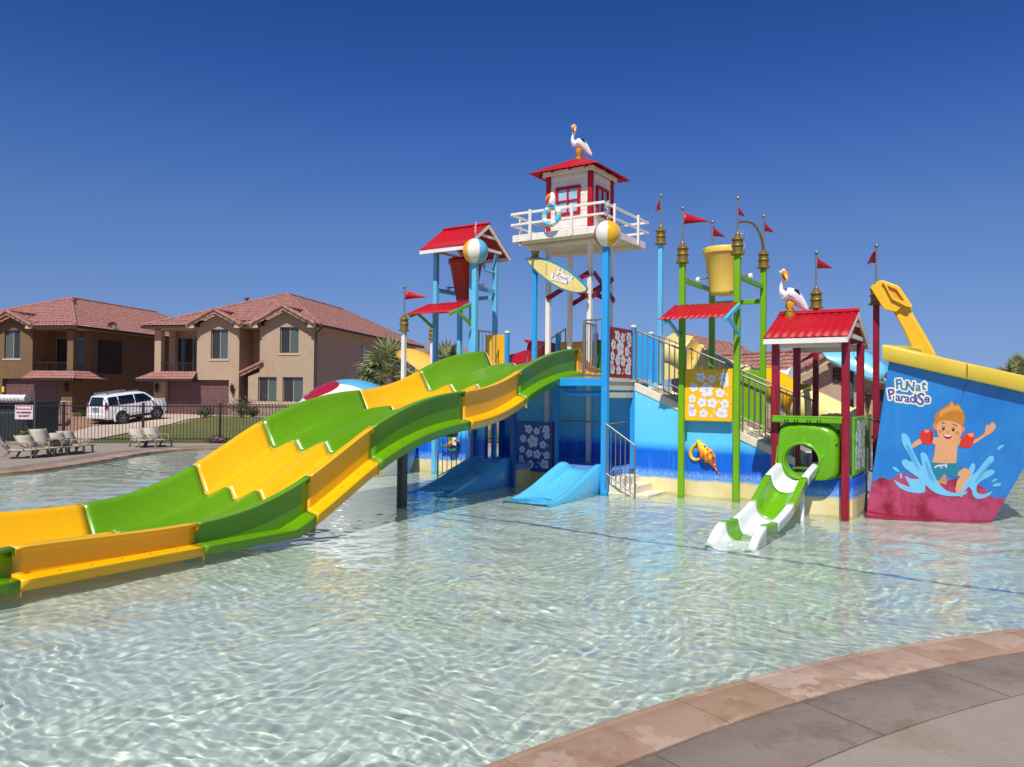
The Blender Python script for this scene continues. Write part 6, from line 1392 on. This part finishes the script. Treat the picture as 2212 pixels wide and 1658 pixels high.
for x, zb, zt, yw, yr in stn:
    bl = min(zt-.05, 1.14); hfs = [(0, zb), (yw*.9, zb), (yw, zb+.12), (yw*1.0, .82 if bl > .85 else bl-.08), (yw*.985, bl-.03), (yw*.97, bl), (yr+.045, zt-.09 if zt > 1.3 else zt-.03), (yr-.03, zt-.02), (yr-.25, zt), (0, zt+.01)]
    rows.append([Vector((x, -y, z)) for y, z in hfs]+[Vector((x, y, z)) for y, z in hfs[::-1]][1:-1]+[])
mb = MB(); n_ = len(rows[0]); mb.sheet([r+[r[0]] for r in rows]); mb.poly(rows[0]); mb.poly(rows[-1]); cb(mb, 'car_body', CW, smooth=32)
def sidey(x, z, s_):                              # greenhouse side between belt line and roof
    t = (z-1.14)/(1.77-1.14); return s_*(.925+(.745-.925)*t+.012)
for s_ in (-1, 1):
    for pts in (((-2.02, 1.22), (-1.28, 1.19), (-1.28, 1.68), (-1.92, 1.68)), ((-1.2, 1.19), (-.26, 1.18), (-.26, 1.69), (-1.2, 1.69)), ((-.18, 1.18), (.96, 1.2), (.60, 1.56), (.40, 1.67), (-.18, 1.69))):
        mb = MB(); mb.prism([Vector((x, sidey(x, z, s_), z)) for x, z in pts], [Vector((x, sidey(x, z, s_)-s_*.03, z)) for x, z in pts]); cb(mb, 'side_window', CG)
    mb = MB(); mb.span((-1.9, s_*.62, 1.87), (.2, s_*.66, 1.92)); [mb.box((x, s_*.64, 1.86), (.1, .04, .06)) for x in (-1.8, -.8, .1)]; cb(mb, 'roof_rail', RIM)
    mb = MB(); mb.ball((.86, s_*1.02, 1.22), (.09, .12, .09), 10, 8); cb(mb, 'mirror', CW, smooth=60)
    mb = MB(); mb.prism([Vector((x, s_*.90, z)) for x, z in ((-2.40, 1.02), (-2.12, 1.05), (-2.16, 1.42), (-2.30, 1.36))], [Vector((x, s_*.955, z)) for x, z in ((-2.40, 1.02), (-2.12, 1.05), (-2.16, 1.42), (-2.30, 1.36))]); cb(mb, 'tail_lamp', TLR, bevel=.01)
    mb = MB(); mb.span((-.78, s_*.93, .34), (.84, s_*.97, .46)); cb(mb, 'running_board', CTR)
    mb = MB(); mb.span((-1.02, s_*.948, .60), (.98, s_*.96, .70)); cb(mb, 'door_moulding', CW)
    for x in (-.98, -.02): mb = MB(); mb.box((x, s_*.965, 1.02), (.2, .03, .04)); cb(mb, 'door_handle', CW)
    for x in (-WB/2, WB/2):
        mb = MB(); P = [(x+.49*math.cos(R(a)), s_*.925, .40+.49*math.sin(R(a))) for a in range(-20, 201, 20)]; mb.loft(P, [(.07, .035)]*len(P), 8, up=(0, 1, 0)); cb(mb, 'wheel_arch', CW, smooth=60)
        mb = MB(); mb.lathe([(0, -.02), (.42, -.02), (.43, 0), (.42, .02), (0, .02)], (x, s_*.93, .40), 24, Matrix.Rotation(PI/2, 3, 'X')); cb(mb, 'arch_lining', CTR)
        wh = bpy.data.objects.new('wheel', None); COL.objects.link(wh); wh.parent = car; wh.location = (x, s_*.85, .385)
        mb = MB(); mb.lathe([(.25, -.12), (.35, -.125), (.38, -.09), (.385, 0), (.38, .09), (.35, .125), (.25, .12), (.25, -.12)], (0, 0, 0), 28, Matrix.Rotation(PI/2, 3, 'X')); o = mb.build('tyre', TYR, wh, local=True, smooth=40)
        mb = MB(); ri = Matrix.Rotation(PI/2, 3, 'X'); mb.lathe([(.255, -.1), (.265, .02), (.255, .115), (.235, .12), (.225, .06), (.05, .045), (.05, -.1)], (0, 0, 0), 24, Matrix.Rotation(PI/2*(1 if s_ < 0 else -1), 3, 'X'))
        for k in range(6): a = k*PI/3; mb.bar((.05*math.cos(a), s_*.11, .05*math.sin(a)), (.24*math.cos(a), s_*.115, .24*math.sin(a)), .05, .03, up=(0, 1, 0))
        mb.ball((0, s_*.115, 0), (.06, .02, .06), 10, 6); mb.build('rim', RIM, wh, local=True, smooth=40)
mb = MB(); mb.prism([Vector(p) for p in ((-2.345, -.68, 1.2), (-2.345, .68, 1.2), (-2.115, .58, 1.70), (-2.115, -.58, 1.70))], [Vector(p) for p in ((-2.30, -.68, 1.19), (-2.30, .68, 1.19), (-2.07, .58, 1.69), (-2.07, -.58, 1.69))]); cb(mb, 'rear_window', CG)
mb = MB(); mb.prism([Vector(p) for p in ((1.24, -.72, 1.235), (1.24, .72, 1.235), (.68, .6, 1.71), (.68, -.6, 1.71))], [Vector(p) for p in ((1.2, -.72, 1.22), (1.2, .72, 1.22), (.64, .6, 1.69), (.64, -.6, 1.69))]); cb(mb, 'windscreen', CG)
mb = MB(); mb.span((-2.50, -.86, .46), (-2.34, .86, .74)); cb(mb, 'rear_bumper', CW, bevel=.04)
mb = MB(); mb.span((-2.44, -.26, .92), (-2.405, .26, 1.05)); cb(mb, 'number_plate', M('plate_grey', rgb(150, 150, 165), .5))
mb = MB(); mb.box((-2.42, 0, 1.09), (.03, .7, .035)); cb(mb, 'tailgate_strip', RIM)
mb = MB(); mb.span((-2.2, -.7, .28), (2.1, .7, .37)); cb(mb, 'underbody', CTR)
# ================================================================== FENCE
fn = thing('iron_fence', 'dark brown metal picket fence with curved tops between pool deck and lawn', 'fence', Vector((-10, fline(-10), .03)))
FH = 1.28; dirv = Vector((fd.x, fd.y, 0)); nrm = Vector((-fd.y, fd.x, 0))
posts = [W(u, 957, .03).x for u in (57, 143, 311, 475)]; sp_ = (W(475, 957, .03).x-W(311, 957, .03).x)
posts = [posts[0]-sp_]+posts+[posts[-1]+sp_*k for k in range(1, 6)]
def fpt(x, z, o=0): return Vector((x, fline(x), z))+nrm*o
for i, x in enumerate(posts):
    mb = MB(); mb.bar(fpt(x, .03), fpt(x, FH+.06), .075, .075, up=dirv); mb.build('fence_post', BRN, fn)
for x0, x1 in zip(posts, posts[1:]):
    n_ = max(3, int(round((x1-x0)/fd.x/.102))); mb = MB()
    for z in (.16, FH-.06): mb.bar(fpt(x0+.04, z), fpt(x1-.04, z), .035, .035)
    for k in range(1, n_):
        x = x0+(x1-x0)*k/n_; mb.tube([fpt(x, .08), fpt(x, FH), fpt(x-.015, FH+.06, .02), fpt(x-.05, FH+.12, .05), fpt(x-.10, FH+.165, .08)], .0095, 5)
    mb.build('picket_panel', BRN, fn)
# ================================================================== LOUNGERS, SIGN, SHED
SLG = M('grey_beige_sling', rgb(190, 180, 164), .8, var=.06, bump=.15, bscale=200); FRM = M('taupe_lounge_frame', rgb(150, 136, 112), .5, var=.08)
def lounger(p, rz, label, high=0.0):
    t_ = thing('sling_lounger', label, 'lounge chair', p, 'low sling loungers on the pool deck', rz); t_.scale = (.86, .86, .86); L = dict(local=True)
    mb = MB(); mb.sheet([[Vector((x, y, z)) for y in (-.26, 0, .26)] for x, z in ((-.42, .60+high), (-.36, .52+high), (-.24, .36+high*.5), (-.14, .24))]); mb.build('back_sling', SLG, t_, smooth=60, solid=.015, **L)
    mb = MB(); mb.sheet([[Vector((x, y, z)) for y in (-.26, 0, .26)] for x, z in ((-.14, .24), (.1, .215), (.3, .225), (.52, .24))]); mb.build('seat_sling', SLG, t_, smooth=60, solid=.015, **L)
    for s_ in (-1, 1):
        mb = MB(); mb.tube(smoothpoly([(-.44, s_*.28, .62+high), (-.26, s_*.28, .37+high*.5), (-.14, s_*.28, .235), (.2, s_*.28, .21), (.54, s_*.28, .235)], 4, False), .018, 6); mb.build('side_rail', FRM, t_, smooth=60, **L)
        mb = MB(); mb.bar((.42, s_*.30, .23), (.44, s_*.30, 0), .05, .04); mb.build('leg', FRM, t_, **L); mb = MB(); mb.bar((-.1, s_*.30, .24), (-.28, s_*.30, 0), .05, .04); mb.build('leg', FRM, t_, **L)
        mb = MB(); mb.tube(smoothpoly([(-.30, s_*.30, .40), (.0, s_*.31, .40), (.22, s_*.31, .38), (.26, s_*.31, .30), (.24, s_*.30, .22)], 4, False), .02, 6); mb.build('armrest', FRM, t_, smooth=60, **L)
    mb = MB(); mb.tube([(.5, -.28, .23), (.5, .28, .23)], .016, 6); mb.tube([(-.40, -.28, .56+high), (-.40, .28, .56+high)], .014, 6); mb.each('cross_bar', FRM, t_, **L)
DZ = .05
for u, v, rz, lab, hi in ((32, 989, 24, 'leftmost sling lounger on the deck, in partial shade with stripes of light on its back', 0), (72, 986, -18, 'sling lounger below the warning sign, second from the left edge', 0), (101, 983, -22, 'tall backed sling lounger behind the fence side of the second chair', .16), (140, 980, -20, 'sling lounger just left of the chair with two visible armrests, fourth from the left', .02), (160, 977, -20, 'sling lounger at the right end of the group of five chairs', .05), (306, 965, -38, 'left lounger of the separate pair by the fence posts', 0), (338, 964, -34, 'right lounger of the separate pair nearest the lawn', .02)):
    lounger(W(u, v, DZ), R(rz), lab, hi)
ts = thing('side_table', 'small taupe side table between the sling loungers', 'table', W(127, 981, DZ)); q = W(127, 981, DZ)
mb = MB(); mb.box(q+Vector((0, 0, .40)), (.42, .4, .03)); mb.build('table_top', FRM, ts, bevel=.008)
for i in (-1, 1):
    for j in (-1, 1): mb = MB(); mb.bar(q+Vector((i*.17, j*.16, .39)), q+Vector((i*.18, j*.17, 0)), .035); mb.build('leg', FRM, ts)
# warning sign
sg = thing('warning_sign', 'white and red metal sign reading WARNING NO LIFEGUARD ON DUTY on a post', 'sign', W(74, 958, .04))
SY = 23.6; sp0 = atY(52, 891, SY); mb = MB(); mb.tube([(atY(73, 960, SY).x, SY+.04, .03), (atY(73, 880, SY).x, SY+.04, atY(73, 862, SY).z)], .022, 8); mb.build('sign_post', GST, sg, smooth=60)
mb = MB(); mb.box(sp0, (.55, .015, .435)); mb.build('sign_board', M('sign_white', rgb(214, 208, 210), .5), sg, bevel=.006)
SR = M('sign_red', rgb(150, 24, 44), .5); SWH = M('sign_letter_white', rgb(235, 232, 232), .5)
mb = MB(); mb.box(sp0+Vector((0, -.0095, .143)), (.50, .004, .125)); mb.build('sign_band', SR, sg)
def signtext(txt, size, dz, m_): vs, fs = text_mesh(txt, size, .006); mb = MB(); mb.add([sp0+Vector((p.x, -.0135, p.y+dz)) for p in vs], fs); mb.build('sign_text', m_, sg, fixn=False)
signtext('WARNING', .092, .112, SWH); signtext('NO LIFEGUARD', .062, -.03, SR); signtext('ON DUTY', .072, -.14, SR)
# dark service shed with a rolled awning, behind the fence
sh = thing('service_shed', 'dark slate service shed with a white rolled awning behind the fence at the left edge', 'shed', atY(20, 950, 25.6)); s0 = atY(-80, 950, 25.6); s1 = atY(57, 950, 25.6)
zt = atY(20, 868, 25.6).z; mb = MB(); mb.span((s0.x, 25.6, -.02), (s1.x, 27.4, zt)); mb.build('shed_wall', M('slate_blue_panel', rgb(40, 50, 58), .6, var=.15, scale=2), sh)
mb = MB(); P = [Vector((s0.x+(s1.x+.05-s0.x)*i/24, 25.5, zt+.10)) for i in range(25)]; mb.loft(P, [.13*(1+.05*(i % 2)) for i in range(25)], 14); mb.build('rolled_awning', M('white_canvas', rgb(214, 214, 214), .7), sh, smooth=60)
for i in range(2): mb = MB(); x = s1.x-.22+i*.1; mb.tube([(x, 26.2, zt-.3), (x, 26.2, zt+.42-.06*i)], .02, 8); mb.build('vent_pipe', GST, sh)
mb = MB(); q0, q1 = atY(-40, 893, 24.9), atY(34, 893, 24.9); mb.tube([q0, q1], .022, 8); mb.build('hose_rail', GST, sh)
# small yellow marker hanging in front of the left garage
q = atY(6.7, 842, 27); mb = MB(); mb.box(q, (.09, .03, .2)); mb.build('yellow_marker', M('marker_yellow', rgb(236, 216, 30), .5), None, label='small yellow marker hanging at the far left above the shed', cat='marker', bevel=.02)
# ================================================================== PLANTS
def leafmat(n, a, b_):
    m, t, b = nmat(n); c = mixc(t, ramp(t, noise(t, 5, detail=3), [(.3, (0, 0, 0, 1)), (.7, (1, 1, 1, 1))]), a, b_); t.links.new(c, b.inputs['Base Color']); b.inputs['Roughness'].default_value = .6; return m
LF1 = leafmat('bright_shrub_leaf', (.03, .075, .012, 1), (.07, .12, .02, 1)); LF2 = leafmat('dull_shrub_leaf', (.06, .075, .025, 1), (.11, .12, .05, 1)); PF = leafmat('palm_frond_green', (.17, .19, .07, 1), (.32, .33, .15, 1)); PD = leafmat('palm_dead_frond', (.24, .19, .10, 1), (.38, .32, .2, 1)); TRK = leafmat('palm_trunk_bark', (.10, .065, .04, 1), (.18, .12, .075, 1)); BRK = leafmat('shrub_stem_bark', (.06, .045, .03, 1), (.1, .08, .06, 1))
def shrub(p, rx_, rz_, label, m, seed, n=420, name='shrub', cat='shrub', group='shrubs around the driveway and houses', ls=.07):
    rr = random.Random(seed); t_ = thing(name, label, cat, p, group); mb = MB()
    for i in range(n):
        d = Vector((rr.gauss(0, 1), rr.gauss(0, 1), rr.gauss(0, 1))).normalized(); r = rr.random()**.35; c = p+Vector((d.x*rx_*r, d.y*rx_*r, rz_*(.95+d.z*r*.9)*(.85+.3*rr.random()))); a = Vector((rr.gauss(0, 1), rr.gauss(0, 1), rr.gauss(0, .7))).normalized(); b = a.cross(d+Vector((.1, 0, .2))).normalized(); s_ = ls*rr.uniform(.6, 1.5)
        mb.add([c-a*s_, c+b*s_*.45, c+a*s_, c-b*s_*.45], [(0, 1, 2, 3)])
    mb.build('foliage', m, t_, fixn=False); mb = MB()
    for i in range(7): a = rr.uniform(0, 6.28); mb.tube([p+Vector((0, 0, -.02)), p+Vector((math.cos(a)*rx_*.5, math.sin(a)*rx_*.5, rz_*1.3))], [.02, .006], 5)
    mb.build('stem', BRK, t_); return t_
g_ = lambda u, v: G(u, v)
shrub(g_(444, 903), .55, .42, 'round green shrub at the garage corner in front of the house pier', LF1, 1)
shrub(g_(522, 903), .8, .75, 'loose olive shrub against the stone base below the ground floor windows', LF2, 2, 520)
shrub(g_(174, 910), .5, .38, 'round bright green shrub just left of the parked white car', LF1, 3)
shrub(g_(78, 932), .6, .3, 'low green shrub among the rocks behind the warning sign', LF1, 4)
shrub(g_(545, 902), .5, .4, 'small pale shrub beside the olive shrub below the house windows', LF2, 5)
q = Vector((W(472, 957, .03).x, fline(W(472, 957, .03).x)-.1, .03)); shrub(q, .42, .12, 'low dry brown ground plant at the foot of the fence post', leafmat('dry_plant_leaf', (.10, .06, .05, 1), (.16, .10, .08, 1)), 6, 260, ls=.05)
shrub(W(35, 965, .04)+Vector((0, .6, 0)), .3, .3, 'small yellow green shrub behind the leftmost loungers', LF1, 8, 220, ls=.05)
RK = mat_conc('purple_grey_boulder', rgb(120, 100, 98), rgb(150, 126, 120), rgb(96, 78, 78), 6)
def rock(p, r, label, seed):
    rr = random.Random(seed); mb = MB(); mb.ball(p+Vector((0, 0, r*.3)), (r*rr.uniform(.9, 1.3), r, r*.65), 12, 8, Matrix.Rotation(rr.uniform(0, 3), 3, 'Z')); mb.v = [v+Vector((rr.gauss(0, .07), rr.gauss(0, .07), rr.gauss(0, .06)))*r for v in mb.v]; mb.build('boulder', RK, None, label=label, cat='boulder', group='boulders in the desert bed', smooth=25)
rock(g_(120, 908), .75, 'largest purple grey boulder in the bed left of the white car', 1); rock(g_(96, 916), .4, 'small boulder in front of the largest boulder, nearest the warning sign', 2); rock(g_(136, 916), .38, 'small boulder at the right foot of the largest boulder', 3); rock(g_(110, 922), .3, 'smallest low boulder at the front of the desert bed', 4)
def palm(p, H, label, seed, crown=1.5, skirt=True, n=34):
    rr = random.Random(seed); t_ = thing('fan_palm', label, 'palm tree', p, 'fan palms around the pool'); top = p+Vector((rr.uniform(-.1, .1), 0, H))
    mb = MB(); mb.loft([p.lerp(top, i/8) for i in range(9)], [.28-.012*i+.02*(i % 2) for i in range(9)], 12); mb.build('trunk', TRK, t_, smooth=40)
    def fan(mb, base, d, L_, droop, R_, nseg=15):
        d = d.normalized(); e = base+d*L_+Vector((0, 0, -droop*.3)); s_ = d.cross(Vector((0, 0, 1))); s_ = s_.normalized() if s_.length > .05 else Vector((1, 0, 0)); u = s_.cross(d); mb.tube([base, base.lerp(e, .5)+Vector((0, 0, .04)), e], [.022, .016, .01], 4, False)
        for k in range(nseg):
            a = R(-105+210*k/(nseg-1)); v = (d*math.cos(a)+s_*math.sin(a)); L2 = R_*(1-.25*abs(k/(nseg-1)-.5)*2)*rr.uniform(.85, 1.1); w_ = v.cross(u).normalized()*R_*.055; m1 = e+v*L2*.55+u*.06*R_*math.cos(a*2); tip = e+v*L2+Vector((0, 0, -droop*L2*rr.uniform(.5, 1)))
            mb.add([e, m1+w_, tip, m1-w_], [(0, 1, 2, 3)])
    mb = MB()
    for i in range(n):
        a = rr.uniform(0, 6.28); el = R(rr.uniform(-12, 85)); d = Vector((math.cos(a)*math.cos(el), math.sin(a)*math.cos(el), math.sin(el))); fan(mb, top, d, crown*rr.uniform(.45, .62), .35*math.cos(el), crown*rr.uniform(.42, .55))
    mb.build('crown', PF, t_, fixn=False)
    if skirt:
        mb = MB()
        for i in range(38):
            a = rr.uniform(0, 6.28); el = R(rr.uniform(-72, -25)); d = Vector((math.cos(a)*math.cos(el), math.sin(a)*math.cos(el), math.sin(el))); fan(mb, top+Vector((0, 0, -rr.uniform(.0, .9))), d, crown*rr.uniform(.3, .5), .8, crown*rr.uniform(.4, .55), 11)
        mb.build('dead_skirt', PD, t_, fixn=False)
q = atY(845, 900, 28); palm(Vector((q.x, 28, 0)), 2.25, 'shaggy fan palm behind the wavy slide, at the right end of the tan house', 3, 1.55)
q = atY(808, 900, 31); palm(Vector((q.x, 31, 0)), 1.7, 'smaller fan palm with drooping dead fronds left of the white flag pole', 5, 1.2)
q = atY(965, 900, 34); palm(Vector((q.x, 34, 0)), 2.6, 'fan palm whose crown just tops the slide below the pale blue tower', 7, 1.5)
q = atY(2146, 850, 26); palm(Vector((q.x, 26, 0)), 1.9, 'small dry fan palm rising behind the yellow bucket rim', 9, .85)
q = atY(2205, 850, 24); palm(Vector((q.x, 24, 0)), 2.2, 'fan palm at the right edge of the picture behind the bucket rim', 11, .95)
